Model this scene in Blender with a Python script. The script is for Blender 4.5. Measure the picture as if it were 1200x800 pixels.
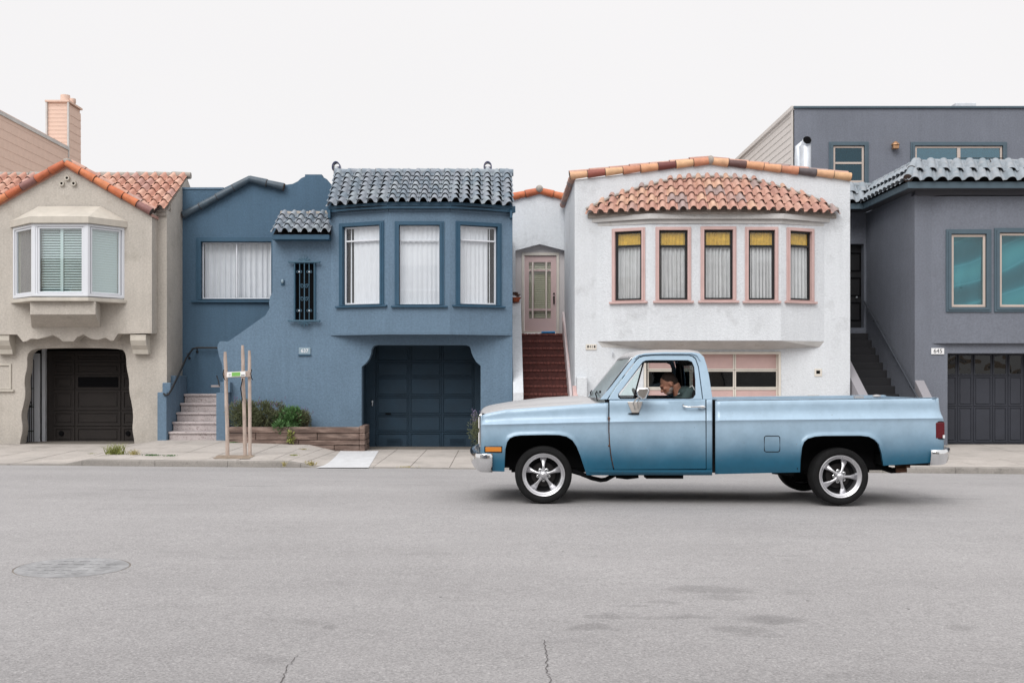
import bpy, bmesh, math, random
from mathutils import Vector, Matrix, noise
from mathutils.geometry import tessellate_polygon
R = math.radians
for o in list(bpy.data.objects): bpy.data.objects.remove(o)
scene = bpy.context.scene
COL = scene.collection
random.seed(7)

# ------------------------------------------------------------------ camera
CX, CY, F, H = 588.0, 442.0, 1300.0, 1.42      # principal point (px of the 1200x800 photo), focal length px, eye height
cam = bpy.data.cameras.new('camera'); camo = bpy.data.objects.new('camera', cam); COL.objects.link(camo)
camo.location = (0, 0, H); camo.rotation_euler = (R(90), 0, 0)
cam.sensor_width = 36.0; cam.lens = 39.0; cam.shift_x = 12 / 1200; cam.shift_y = 42 / 1200
cam.clip_start = 0.1; cam.clip_end = 2000
scene.camera = camo
scene.render.resolution_x = 1024; scene.render.resolution_y = 682

# ------------------------------------------------------------------ sky and light (overcast)
SUN_EL, SUN_AZ = R(42), R(203)
world = bpy.data.worlds.new('World'); scene.world = world; world.use_nodes = True
nt = world.node_tree; nt.nodes.clear()
wo = nt.nodes.new('ShaderNodeOutputWorld'); bg = nt.nodes.new('ShaderNodeBackground')
sky = nt.nodes.new('ShaderNodeTexSky'); sky.sky_type = 'NISHITA'; sky.sun_disc = False
sky.sun_elevation = SUN_EL; sky.sun_rotation = SUN_AZ
# an even layer of cloud: the sky texture seen faintly through a pale overcast
cl = nt.nodes.new('ShaderNodeTexNoise'); cl.inputs['Scale'].default_value = 1.6; cl.inputs['Detail'].default_value = 3
tc = nt.nodes.new('ShaderNodeTexCoord'); nt.links.new(tc.outputs['Generated'], cl.inputs['Vector'])
cr = nt.nodes.new('ShaderNodeValToRGB')
cr.color_ramp.elements[0].position = 0.3; cr.color_ramp.elements[0].color = (6.15, 6.05, 6.07, 1)
cr.color_ramp.elements[1].position = 0.7; cr.color_ramp.elements[1].color = (6.35, 6.24, 6.26, 1)
nt.links.new(cl.outputs['Fac'], cr.inputs['Fac'])
mx = nt.nodes.new('ShaderNodeMix'); mx.data_type = 'RGBA'; mx.inputs[0].default_value = 0.98
nt.links.new(sky.outputs['Color'], mx.inputs[6]); nt.links.new(cr.outputs['Color'], mx.inputs[7])
# an overcast sky is brighter overhead than near the horizon
sxyz = nt.nodes.new('ShaderNodeSeparateXYZ'); nt.links.new(tc.outputs['Generated'], sxyz.inputs[0])
zr = nt.nodes.new('ShaderNodeMapRange'); zr.interpolation_type = 'SMOOTHSTEP'; zr.inputs[1].default_value = 0.30; zr.inputs[2].default_value = 1.0
zr.inputs[3].default_value = 1.0; zr.inputs[4].default_value = 1.7; nt.links.new(sxyz.outputs[2], zr.inputs[0])
vs = nt.nodes.new('ShaderNodeVectorMath'); vs.operation = 'SCALE'; nt.links.new(mx.outputs[2], vs.inputs[0]); nt.links.new(zr.outputs[0], vs.inputs['Scale'])
nt.links.new(vs.outputs[0], bg.inputs['Color']); bg.inputs['Strength'].default_value = 0.1
nt.links.new(bg.outputs[0], wo.inputs['Surface'])
sl = bpy.data.lights.new('sun', 'SUN'); sl.energy = 1.5; sl.angle = R(40); sl.color = (1, 0.985, 0.96)
so = bpy.data.objects.new('sun', sl); COL.objects.link(so)
d = Vector((math.sin(SUN_AZ) * math.cos(SUN_EL), math.cos(SUN_AZ) * math.cos(SUN_EL), math.sin(SUN_EL)))
so.rotation_euler = d.to_track_quat('Z', 'Y').to_euler(); so.location = (0, 0, 30)
scene.view_settings.view_transform = 'Standard'; scene.view_settings.look = 'None'
scene.view_settings.exposure = 0.57; scene.view_settings.gamma = 1.0
scene.view_settings.use_curve_mapping = False
scene.cycles.max_bounces = 14; scene.cycles.diffuse_bounces = 7; scene.cycles.transparent_max_bounces = 16

# ------------------------------------------------------------------ helpers
def PX(px, D): return (px - CX) * D / F
def PZ(py, D): return H - (py - CY) * D / F
WM = {}
def wm(o):
    if o is None: return Matrix.Identity(4)
    return WM.get(o.name, Matrix.Identity(4))
def put(o, parent=None, M=None):
    """link o so that its world matrix is M (identity by default)"""
    COL.objects.link(o)
    M = M if M is not None else Matrix.Identity(4)
    o.matrix_basis = M.copy()
    if parent is not None:
        o.parent = parent
        o.matrix_parent_inverse = wm(parent).inverted()
    WM[o.name] = M.copy()
    return o
def tag(o, label=None, cat=None, group=None, kind=None):
    if label: o['label'] = label
    if cat: o['category'] = cat
    if group: o['group'] = group
    if kind: o['kind'] = kind
    return o
def thing(name, loc, label, cat, group=None):
    o = bpy.data.objects.new(name, None); o.empty_display_size = 0.2
    put(o, None, Matrix.Translation(loc)); return tag(o, label, cat, group)

class MB:
    def __init__(s): s.v = []; s.f = []; s.m = []; s.cur = 0
    def quadpts(s, pts):
        n = len(s.v); s.v += [tuple(p) for p in pts]; s.f.append(tuple(range(n, n + len(pts)))); s.m.append(s.cur)
    def box(s, x0, x1, y0, y1, z0, z1):
        s.hexa([(x0,y0,z0),(x1,y0,z0),(x1,y1,z0),(x0,y1,z0)], [(x0,y0,z1),(x1,y0,z1),(x1,y1,z1),(x0,y1,z1)])
    def hexa(s, a, b):
        n = len(s.v); k = len(a); s.v += [tuple(p) for p in a] + [tuple(p) for p in b]
        s.f.append(tuple(range(n + k - 1, n - 1, -1))); s.f.append(tuple(range(n + k, n + 2 * k)))
        for i in range(k):
            j = (i + 1) % k; s.f.append((n + i, n + j, n + k + j, n + k + i))
        s.m += [s.cur] * (k + 2)
    def grid(s, rows, closed=False, flip=False):
        n = len(s.v); w = len(rows[0])
        for r in rows: s.v += [tuple(p) for p in r]
        for i in range(len(rows) - 1):
            for j in range(w if closed else w - 1):
                k = (j + 1) % w
                q = (n + i*w + j, n + i*w + k, n + (i+1)*w + k, n + (i+1)*w + j)
                s.f.append(q[::-1] if flip else q); s.m.append(s.cur)
    def tube(s, pts, rad, seg=8, cap=True):
        pts = [Vector(p) for p in pts]; n = len(pts)
        rads = rad if isinstance(rad, (list, tuple)) else [rad] * n
        rows = []; up = None
        for i, p in enumerate(pts):
            t = (pts[min(i+1, n-1)] - pts[max(i-1, 0)]).normalized()
            if up is None:
                up = Vector((0, 0, 1)) if abs(t.z) < 0.9 else Vector((1, 0, 0))
            a = t.cross(up); a = a.normalized() if a.length > 1e-6 else t.orthogonal().normalized()
            b = a.cross(t).normalized(); up = b
            rows.append([p + (a * math.cos(q) + b * math.sin(q)) * rads[i] for q in [2*math.pi*k/seg for k in range(seg)]])
        st = len(s.v); s.grid(rows, closed=True)
        if cap:
            s.f.append(tuple(range(st, st + seg))); s.f.append(tuple(range(st + (n-1)*seg, st + n*seg))[::-1]); s.m += [s.cur]*2
    def lathe(s, prof, c, axis='Y', seg=32, closed=False):
        """prof: (radius, along) ; axis Y"""
        rows = []
        for r, a in prof:
            row = []
            for k in range(seg):
                q = 2*math.pi*k/seg
                if axis == 'Y': row.append((c[0] + r*math.cos(q), c[1] + a, c[2] + r*math.sin(q)))
                elif axis == 'Z': row.append((c[0] + r*math.cos(q), c[1] + r*math.sin(q), c[2] + a))
                else: row.append((c[0] + a, c[1] + r*math.cos(q), c[2] + r*math.sin(q)))
            rows.append(row)
        if closed: rows.append(rows[0])
        s.grid(rows, closed=True)
    def ellip(s, c, r, M=None, u=16, v=10):
        rows = []
        for i in range(v + 1):
            th = math.pi * i / v; row = []
            for k in range(u):
                ph = 2*math.pi*k/u
                p = Vector((r[0]*math.sin(th)*math.cos(ph), r[1]*math.sin(th)*math.sin(ph), r[2]*math.cos(th)))
                if M is not None: p = M @ p
                row.append(Vector(c) + p)
            rows.append(row)
        s.grid(rows, closed=True)
    def mesh(s, name, mats, smooth=None):
        me = bpy.data.meshes.new(name); me.from_pydata(s.v, [], s.f)
        for m in (mats if isinstance(mats, (list, tuple)) else [mats]): me.materials.append(m)
        if any(s.m): me.polygons.foreach_set('material_index', s.m)
        bm = bmesh.new(); bm.from_mesh(me)
        bmesh.ops.remove_doubles(bm, verts=bm.verts, dist=1e-5)
        bmesh.ops.recalc_face_normals(bm, faces=bm.faces); bm.to_mesh(me); bm.free()
        if smooth:
            me.polygons.foreach_set('use_smooth', [True] * len(me.polygons)); me.set_sharp_from_angle(angle=R(smooth))
        me.update(); return me
    def build(s, name, mats, parent=None, smooth=None, bevel=0, label=None, kind=None):
        o = bpy.data.objects.new(name, s.mesh(name, mats, smooth)); put(o, parent)
        if bevel:
            b = o.modifiers.new('bevel', 'BEVEL'); b.width = bevel; b.segments = 2; b.limit_method = 'ANGLE'; b.angle_limit = R(40)
        tag(o, label, None, None, kind); return o

class Plane:
    """vertical plane through A and B (x, y); u runs from A to B, off is towards the street"""
    def __init__(s, A, B=None):
        if B is None: A, B = (0.0, A), (1.0, A)
        s.A = Vector(A); s.d = (Vector(B) - s.A).normalized(); s.n = Vector((s.d.y, -s.d.x))
    def uz(s, px, py):
        rx = (px - CX) / F
        # A + u d = t (rx,1)
        t = (s.A.x * s.d.y - s.A.y * s.d.x) / (rx * s.d.y - s.d.x)
        p = Vector((rx * t, t)); return ((p - s.A).dot(s.d), H - (py - CY) / F * t)
    def pt(s, u, z, off=0.0):
        p = s.A + s.d * u + s.n * off; return Vector((p.x, p.y, z))
    def pts(s, pl): return [s.uz(*p) for p in pl]

def slab(mb, plane, outer, holes=(), o0=0.0, o1=-0.2):
    """polygon with holes in the plane, extruded from offset o0 to o1"""
    loops = [list(outer)] + [list(h) for h in holes]
    tris = tessellate_polygon([[Vector((u, z, 0)) for u, z in l] for l in loops])
    flat = [p for l in loops for p in l]
    n = len(mb.v); k = len(flat)
    mb.v += [tuple(plane.pt(u, z, o0)) for u, z in flat] + [tuple(plane.pt(u, z, o1)) for u, z in flat]
    for t in tris:
        mb.f.append((n + t[0], n + t[1], n + t[2])); mb.f.append((n + k + t[2], n + k + t[1], n + k + t[0])); mb.m += [mb.cur]*2
    i0 = 0
    for l in loops:
        L = len(l)
        for i in range(L):
            j = (i + 1) % L; mb.f.append((n+i0+i, n+i0+j, n+k+i0+j, n+k+i0+i)); mb.m.append(mb.cur)
        i0 += L
def rect(u0, z0, u1, z1): return [(u0, z0), (u1, z0), (u1, z1), (u0, z1)]
def ring(mb, plane, r, w, o0, o1, sides='lrtb'):
    """frame inside rectangle r=(u0,z0,u1,z1) of bar width w"""
    u0, z0, u1, z1 = r
    slab(mb, plane, rect(*r), [rect(u0 + (w if 'l' in sides else .001), z0 + (w if 'b' in sides else .001), u1 - (w if 'r' in sides else .001), z1 - (w if 't' in sides else .001))], o0, o1)
def pbox(mb, plane, u0, z0, u1, z1, o0, o1):
    a = [plane.pt(u0,z0,o0), plane.pt(u1,z0,o0), plane.pt(u1,z0,o1), plane.pt(u0,z0,o1)]
    b = [plane.pt(u0,z1,o0), plane.pt(u1,z1,o0), plane.pt(u1,z1,o1), plane.pt(u0,z1,o1)]
    mb.hexa(a, b)
def prect(plane, x0, y0, x1, y1):
    """pixel rectangle -> (u0,z0,u1,z1) on the plane"""
    ym = (y0 + y1) / 2; u0 = plane.uz(x0, ym)[0]; u1 = plane.uz(x1, ym)[0]
    xm = (x0 + x1) / 2; return (u0, plane.uz(xm, y1)[1], u1, plane.uz(xm, y0)[1])

# ------------------------------------------------------------------ materials
MATS = {}
def node(nt, t, **kw):
    n = nt.nodes.new(t)
    for k, v in kw.items(): setattr(n, k, v)
    return n
def mat(name, col, rough=0.8, metal=0.0, bump=0.0, bscale=80.0, bdist=0.01, var=0.0, vscale=1.2, fine=0.0, fscale=60.0,
        rnd=None, coat=0.0, coatr=0.03, spec=0.5, stain=None, stretch=(1, 1, 1), second=None, secfac=(0.5, 0.6), secscale=3.0, rv=0.0, streak=0.0):
    m = bpy.data.materials.new(name); m.use_nodes = True; nt = m.node_tree; b = nt.nodes['Principled BSDF']
    L = nt.links.new
    b.inputs['Roughness'].default_value = rough; b.inputs['Metallic'].default_value = metal
    b.inputs['Specular IOR Level'].default_value = spec
    b.inputs['Coat Weight'].default_value = coat; b.inputs['Coat Roughness'].default_value = coatr
    tc = node(nt, 'ShaderNodeTexCoord')
    mp = node(nt, 'ShaderNodeMapping'); mp.inputs['Scale'].default_value = stretch
    ge = node(nt, 'ShaderNodeNewGeometry'); L(ge.outputs['Position'], mp.inputs['Vector'])
    V = mp.outputs['Vector']
    if rnd:      # list of colours picked per object
        oi = node(nt, 'ShaderNodeObjectInfo'); r = node(nt, 'ShaderNodeValToRGB'); r.color_ramp.interpolation = 'CONSTANT'
        e = r.color_ramp.elements
        while len(e) < len(rnd): e.new(0.5)
        for i, c in enumerate(rnd): e[i].position = i / len(rnd); e[i].color = (*c, 1)
        L(oi.outputs['Random'], r.inputs['Fac']); C = r.outputs['Color']
    else:
        rgb = node(nt, 'ShaderNodeRGB'); rgb.outputs[0].default_value = (*col, 1); C = rgb.outputs[0]
    def noise_(sc, det=3, rg=0.55):
        n = node(nt, 'ShaderNodeTexNoise'); n.inputs['Scale'].default_value = sc; n.inputs['Detail'].default_value = det
        n.inputs['Roughness'].default_value = rg; L(V, n.inputs['Vector']); return n.outputs['Fac']
    def ramp(fac, a, b_):
        mr = node(nt, 'ShaderNodeMapRange'); mr.inputs[1].default_value = a; mr.inputs[2].default_value = b_; L(fac, mr.inputs[0]); return mr
    if second:
        mr = ramp(noise_(secscale, 5, 0.65), *secfac)
        mx = node(nt, 'ShaderNodeMix', data_type='RGBA'); L(mr.outputs[0], mx.inputs[0]); L(C, mx.inputs[6]); mx.inputs[7].default_value = (*second, 1); C = mx.outputs[2]
    def mul(C, fac, amt):
        mr = node(nt, 'ShaderNodeMapRange'); mr.inputs[1].default_value = 0.3; mr.inputs[2].default_value = 0.7
        mr.inputs[3].default_value = 1 - amt; mr.inputs[4].default_value = 1 + amt; L(fac, mr.inputs[0])
        mx = node(nt, 'ShaderNodeVectorMath', operation='SCALE'); L(C, mx.inputs[0]); L(mr.outputs[0], mx.inputs['Scale']); return mx.outputs[0]
    if var: C = mul(C, noise_(vscale), var)
    if fine: C = mul(C, noise_(fscale, 2), fine)
    if streak:      # rain streaks running down the wall
        m2 = node(nt, 'ShaderNodeMapping'); m2.inputs['Scale'].default_value = (5, 5, .35); L(ge.outputs['Position'], m2.inputs['Vector'])
        n2 = node(nt, 'ShaderNodeTexNoise'); n2.inputs['Scale'].default_value = 1.6; n2.inputs['Detail'].default_value = 5; n2.inputs['Roughness'].default_value = .65; L(m2.outputs[0], n2.inputs['Vector'])
        C = mul(C, n2.outputs['Fac'], streak)
    L(C, b.inputs['Base Color'])
    if rv:
        mr = node(nt, 'ShaderNodeMapRange'); mr.inputs[3].default_value = max(0, rough - rv); mr.inputs[4].default_value = min(1, rough + rv)
        L(noise_(6, 4), mr.inputs[0]); L(mr.outputs[0], b.inputs['Roughness'])
    if bump:
        bp = node(nt, 'ShaderNodeBump'); bp.inputs['Strength'].default_value = bump; bp.inputs['Distance'].default_value = bdist
        L(noise_(bscale, 4, 0.6), bp.inputs['Height']); L(bp.outputs[0], b.inputs['Normal'])
    MATS[name] = m; return m
def glass(name, tint=(1, 1, 1), refl=0.02, rough=0.02, warp=0.0, wscale=2.0, gcol=(1, 1, 1)):
    m = bpy.data.materials.new(name); m.use_nodes = True; nt = m.node_tree; nt.nodes.clear(); L = nt.links.new
    o = node(nt, 'ShaderNodeOutputMaterial'); t = node(nt, 'ShaderNodeBsdfTransparent'); t.inputs[0].default_value = (*tint, 1)
    g = node(nt, 'ShaderNodeBsdfGlossy'); g.inputs['Roughness'].default_value = rough
    g.inputs[0].default_value = (*gcol, 1)
    lw = node(nt, 'ShaderNodeLayerWeight'); pw = node(nt, 'ShaderNodeMath', operation='POWER'); pw.inputs[1].default_value = 5; L(lw.outputs['Facing'], pw.inputs[0])
    ad = node(nt, 'ShaderNodeMath', operation='MULTIPLY_ADD'); ad.inputs[1].default_value = .9; ad.inputs[2].default_value = refl + .04; ad.use_clamp = True; L(pw.outputs[0], ad.inputs[0])
    mx = node(nt, 'ShaderNodeMixShader'); L(ad.outputs[0], mx.inputs[0]); L(t.outputs[0], mx.inputs[1]); L(g.outputs[0], mx.inputs[2]); L(mx.outputs[0], o.inputs[0])
    if warp:
        ge = node(nt, 'ShaderNodeNewGeometry'); n = node(nt, 'ShaderNodeTexNoise'); n.inputs['Scale'].default_value = wscale; n.inputs['Detail'].default_value = 1
        L(ge.outputs['Position'], n.inputs['Vector']); bp = node(nt, 'ShaderNodeBump'); bp.inputs['Strength'].default_value = 1; bp.inputs['Distance'].default_value = warp
        L(n.outputs['Fac'], bp.inputs['Height']); L(bp.outputs[0], g.inputs['Normal'])
    return m
M = dict(
 beige=mat('beige_stucco', (.45,.415,.372), .9, streak=.05, bump=.55, bscale=55, bdist=.02, var=.07, vscale=1.3, fine=.10, fscale=26, second=(.33,.30,.26), secfac=(.55,.82), secscale=2.2),
 beige_trim=mat('pale_beige_stucco', (.49,.455,.40), .85, streak=.06, bump=.3, bscale=60, var=.08, vscale=3),
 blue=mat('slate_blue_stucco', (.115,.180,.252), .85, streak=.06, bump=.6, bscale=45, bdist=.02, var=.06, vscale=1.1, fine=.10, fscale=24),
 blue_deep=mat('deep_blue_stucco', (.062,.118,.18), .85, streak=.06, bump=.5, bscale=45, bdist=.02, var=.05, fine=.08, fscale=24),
 blue_trim=mat('dark_blue_trim_paint', (.018,.068,.12), .55, bump=.15, bscale=60, var=.08, vscale=5),
 blue_door=mat('navy_garage_paint', (.006,.027,.050), .7, bump=.1, bscale=40, var=.12, vscale=3),
 white=mat('white_stucco', (.615,.64,.67), .9, streak=.035, bump=.6, bscale=35, bdist=.025, var=.03, vscale=1.2, fine=.05, fscale=22, second=(.47,.485,.505), secfac=(.56,.76), secscale=1.6),
 whitetrim=mat('weathered_white_plaster', (.50,.49,.48), .9, bump=.5, bscale=30, bdist=.02, var=.10, vscale=3, second=(.30,.28,.25), secfac=(.60,.78), secscale=6),
 mortar=mat('grey_mortar', (.33,.30,.27), .95, bump=.6, bscale=60, bdist=.02, var=.15, vscale=12),
 pink=mat('pink_paint', (.52,.36,.34), .6, bump=.15, bscale=40, var=.06, vscale=4),
 pinkdoor=mat('dusty_pink_door_paint', (.54,.40,.39), .5, bump=.1, bscale=40, var=.05),
 cream=mat('cream_paint', (.62,.58,.52), .6, bump=.15, bscale=40, var=.06, vscale=5),
 grey=mat('grey_stucco', (.152,.165,.198), .88, streak=.05, bump=.55, bscale=50, bdist=.02, var=.05, vscale=1.2, fine=.09, fscale=26),
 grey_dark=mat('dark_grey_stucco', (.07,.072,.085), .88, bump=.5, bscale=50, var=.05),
 grey_trim=mat('blue_grey_trim_paint', (.062,.098,.125), .55, bump=.1, var=.06, vscale=5),
 grey_door=mat('charcoal_garage_paint', (.024,.027,.038), .65, bump=.1, bscale=40, var=.10, vscale=3),
 sandframe=mat('sand_window_frame', (.50,.42,.37), .5, var=.05),
 black=mat('flat_black', (.006,.006,.007), .9, spec=.08),
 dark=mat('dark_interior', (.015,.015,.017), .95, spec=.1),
 iron=mat('black_iron', (.015,.016,.018), .4, metal=.3),
 teal_iron=mat('painted_blue_iron', (.04,.10,.15), .5),
 vinyl=mat('white_vinyl_frame', (.64,.66,.70), .4, var=.03),
 brown_door=mat('dark_brown_garage_paint', (.017,.0125,.011), .75, bump=.15, bscale=40, var=.15, vscale=4),
 curtain=mat('white_curtain_cloth', (.68,.69,.72), .9, bump=.1, bscale=200, var=.03, vscale=5),
 curtain_grey=mat('grey_white_drape', (.58,.58,.58), .9, bump=.1, bscale=200, var=.06, vscale=7),
 yellow=mat('yellow_valance_cloth', (.62,.38,.03), .85, bump=.2, bscale=100, var=.2, vscale=14),
 blind=mat('pale_blind', (.60,.66,.66), .6, var=.03),
 reflection_teal=mat('teal_reflection_streaks', (.03,.17,.20), .8, var=.45, vscale=1.1, second=(.22,.42,.42), secfac=(.60,.64), secscale=1.2),  # pale streaks painted in as window reflections
 shade_dark=mat('dark_teal_drape', (.01,.03,.04), .8, var=.4, vscale=3),
 tile_blue=mat('blue_grey_roof_tile', (.3,.36,.4), .85, spec=.3, bump=.25, bscale=40, rnd=[(.25,.275,.31),(.21,.245,.285),(.28,.31,.34),(.24,.265,.30),(.19,.23,.27),(.26,.295,.325)], var=.12, vscale=9),
 tile_grey=mat('grey_concrete_roof_tile', (.3,.36,.4), .85, spec=.3, bump=.3, bscale=70, rnd=[(.25,.28,.31),(.23,.265,.295),(.27,.30,.33)], var=.10, vscale=9, second=(.34,.34,.35), secfac=(.5,.75), secscale=7),
 tile_red=mat('salmon_clay_roof_tile', (.5,.25,.18), .8, bump=.4, bscale=70, rnd=[(.46,.27,.215),(.42,.235,.19),(.49,.30,.24),(.40,.26,.225),(.53,.34,.25),(.44,.25,.20),(.33,.25,.235),(.47,.28,.22),(.45,.26,.21),(.50,.29,.22)], var=.14, vscale=9, fine=.1),
 tile_beige=mat('dusty_pink_clay_roof_tile', (.5,.25,.18), .8, bump=.4, bscale=70, rnd=[(.50,.27,.20),(.46,.24,.18),(.55,.33,.25),(.43,.25,.21)], var=.14, vscale=9, fine=.1),
 tile_rake=mat('mixed_clay_rake_tile', (.5,.25,.18), .6, bump=.3, bscale=50, rnd=[(.56,.29,.16),(.15,.04,.035),(.58,.34,.20),(.09,.075,.08),(.26,.075,.055),(.60,.37,.21),(.50,.22,.13),(.11,.055,.05)], var=.15, vscale=8, fine=.08),
 tile_orange=mat('orange_clay_rake_tile', (.5,.25,.18), .6, bump=.3, bscale=50, rnd=[(.52,.16,.065),(.48,.13,.05),(.55,.19,.08),(.22,.10,.09),(.50,.15,.06),(.42,.11,.045)], var=.15, vscale=8, fine=.08),
 tile_slate=mat('dark_blue_barrel_tile', (.045,.07,.095), .45, bump=.3, bscale=50, var=.2, vscale=6),
 shingle=mat('salmon_shingle', (.64,.475,.395), .85, bump=.2, bscale=60, var=.04, vscale=6, fine=.04, fscale=30, stretch=(1,1,1)),
 siding=mat('taupe_siding', (.54,.50,.47), .7, bump=.1, var=.04, vscale=3),
 galv=mat('galvanised_metal', (.60,.63,.67), .55, metal=.6, bump=.1, bscale=10, var=.1, vscale=6, rv=.15),
 terrazzo=mat('pinkish_terrazzo', (.44,.39,.385), .7, bump=.3, bscale=90, var=.12, vscale=6, second=(.15,.095,.09), secfac=(.56,.66), secscale=34),
 brickstep=mat('dark_red_brick', (.085,.022,.018), .75, bump=.4, bscale=80, var=.25, vscale=14, fine=.15),
 brickedge=mat('worn_brick_nosing', (.17,.055,.045), .8, bump=.3, bscale=80, var=.3, vscale=18),
 concrete=mat('pale_concrete_pavement', (.415,.38,.35), .9, bump=.45, bscale=70, bdist=.006, var=.09, vscale=.9, fine=.08, fscale=30, second=(.31,.285,.26), secfac=(.48,.74), secscale=1.9),
 kerb=mat('grey_concrete_kerb', (.235,.218,.20), .9, bump=.5, bscale=60, bdist=.006, var=.14, vscale=2.5, fine=.12, second=(.13,.12,.11), secfac=(.56,.74), secscale=6),
 newconc=mat('new_white_concrete', (.56,.565,.58), .9, bump=.4, bscale=50, var=.06, vscale=4, fine=.06, fscale=20, second=(.44,.44,.44), secfac=(.55,.75), secscale=5),
 joint=mat('dirt_in_joints', (.17,.15,.13), .95, var=.2, vscale=5),
 soil=mat('dry_soil', (.27,.21,.16), .95, bump=1, bscale=40, bdist=.02, var=.3, vscale=14),
 timber=mat('weathered_brown_timber', (.12,.08,.065), .85, bump=.7, bscale=22, bdist=.015, var=.35, vscale=3.5, second=(.26,.19,.16), secfac=(.48,.66), secscale=3.2, stretch=(.5,1,3)),
 stake=mat('grey_brown_pole_wood', (.42,.34,.295), .85, bump=.5, bscale=30, var=.22, vscale=10, stretch=(2,2,.6)),
 paper=mat('white_label', (.78,.78,.78), .6), green=mat('green_label', (.17,.42,.09), .6),
 ink=mat('black_ink', (.01,.01,.012), .6), plate=mat('house_number_plate', (.75,.75,.76), .4), plate_blue=mat('blue_number_plate', (.22,.30,.36), .5),
 terracotta=mat('terracotta_pot', (.42,.10,.04), .75, var=.1, vscale=10),
 bluemat=mat('bright_blue_rubber', (.01,.22,.50), .6),
 leaf1=mat('grey_green_lavender_leaf', (.10,.115,.055), .7, rnd=None, var=.35, vscale=22),
 leaf2=mat('green_leaf', (.065,.15,.045), .6, var=.35, vscale=22),
 leaf3=mat('yellow_green_leaf', (.20,.22,.05), .7, var=.3, vscale=25),
 drygrass=mat('dry_grass_blade', (.35,.30,.12), .8, var=.3, vscale=30),
 flower=mat('lavender_flower', (.11,.09,.16), .7, var=.3, vscale=25),
 stem=mat('woody_stem', (.10,.08,.05), .8),
 manhole=mat('worn_manhole_iron', (.262,.262,.268), .85, metal=.0, bump=.35, bscale=25, var=.2, vscale=5, fine=.15, fscale=30),
 tar=mat('dark_crack_fill', (.10,.09,.09), .9, var=.2, vscale=8),
 joint_dark=mat('dark_tile_joint', (.05,.035,.03), .95),
 brass=mat('brass_lamp', (.42,.24,.13), .45, metal=.6),
)
def teal_reflection_mat():
    m = bpy.data.materials.new('painted_teal_reflection'); m.use_nodes = True; nt = m.node_tree; b = nt.nodes['Principled BSDF']; L = nt.links.new
    ge = node(nt, 'ShaderNodeNewGeometry'); mp = node(nt, 'ShaderNodeMapping'); mp.inputs['Scale'].default_value = (1, 1, 1.5); mp.inputs['Rotation'].default_value = (0, .35, 0); L(ge.outputs['Position'], mp.inputs['Vector'])
    w = node(nt, 'ShaderNodeTexWave'); w.bands_direction = 'Z'; w.inputs['Scale'].default_value = .22; w.inputs['Distortion'].default_value = 7; w.inputs['Detail'].default_value = 1.5; w.inputs['Detail Scale'].default_value = .9  # wave bands paint swirled window reflections into the colour
    L(mp.outputs[0], w.inputs['Vector']); r = node(nt, 'ShaderNodeValToRGB'); e = r.color_ramp.elements
    for _ in range(4): e.new(.5)
    for k, (p, c) in enumerate([(0,(.012,.05,.065)),(.30,(.022,.09,.115)),(.46,(.05,.19,.22)),(.52,(.13,.27,.29)),(.58,(.06,.20,.23)),(1,(.10,.26,.275))]): e[k].position = p; e[k].color = (*c, 1)
    L(w.outputs['Fac'], r.inputs['Fac']); L(r.outputs[0], b.inputs['Base Color']); b.inputs['Roughness'].default_value = .7; return m
M['reflection_teal'] = teal_reflection_mat()
G = dict(plain=glass('window_glass', (.95,.97,.97), .0), curtainglass=glass('curtained_window_glass', (.97,.98,.985), .0),
         dark=glass('dark_window_glass', (.5,.55,.55), .0, warp=.002), teal=glass('teal_window_glass', (.75,.92,.94), .05, warp=.02, wscale=1.6, gcol=(.6,.8,.85)),
         bay=glass('pale_green_window_glass', (.93,.975,.975), .08), warp=glass('wavy_garage_glass', (.2,.22,.22), .0, warp=.03, wscale=3.0),
         car=glass('car_window_glass', (.86,.94,.94), .03), screen=glass('windscreen_glass', (.7,.8,.8), .55, rough=.28, gcol=(.85,.93,.92)))
# ================================================================== STREET
YK, YN, YH = 18.6, 3.2, 23.0         # far kerb face, near kerb face, far house line
def lerp_tab(tab, x):
    if x <= tab[0][0]: return tab[0][1]
    for (a, b), (c, d_) in zip(tab, tab[1:]):
        if x <= c: return b + (d_ - b) * (x - a) / (c - a)
    return tab[-1][1]
def crown(Y):
    t = (Y - 10.9) / 7.7; return -0.125 * min(1.0, t * t) * 1.0
def road_z(X, Y): return crown(Y) - 0.0088 * X + 0.002
TOPK = [(-900,543.5),(72,543.5),(86,541),(99,538.4),(240,540),(338,540.7),(352,543),(375,548.8),(540,550),(640,552),(668,545),(745,545.5),(770,552.5),(930,553.5),(952,546.6),(1070,547.6),(1600,549)]
def kerb_z(X): return max(H - (lerp_tab(TOPK, CX + X * F / YK) - CY) * YK / F, road_z(X, YK) + 0.012)
TOPH = [(-900,520),(150,520.4),(166,519),(184,515.6),(262,515.6),(366,518.8),(397,526.6),(560,526.8),(640,524),(1000,523),(1110,521),(1600,521)]
def house_z(X): return H - (lerp_tab(TOPH, CX + X * F / YH) - CY) * YH / F
def walk_z(X, Y):
    t = (Y - YK) / (YH - YK); t = max(0, min(1, t))
    if t <= 0.12: return kerb_z(X)
    t = (t - 0.12) / 0.88
    return kerb_z(X) * (1 - t) + house_z(X) * t

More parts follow.
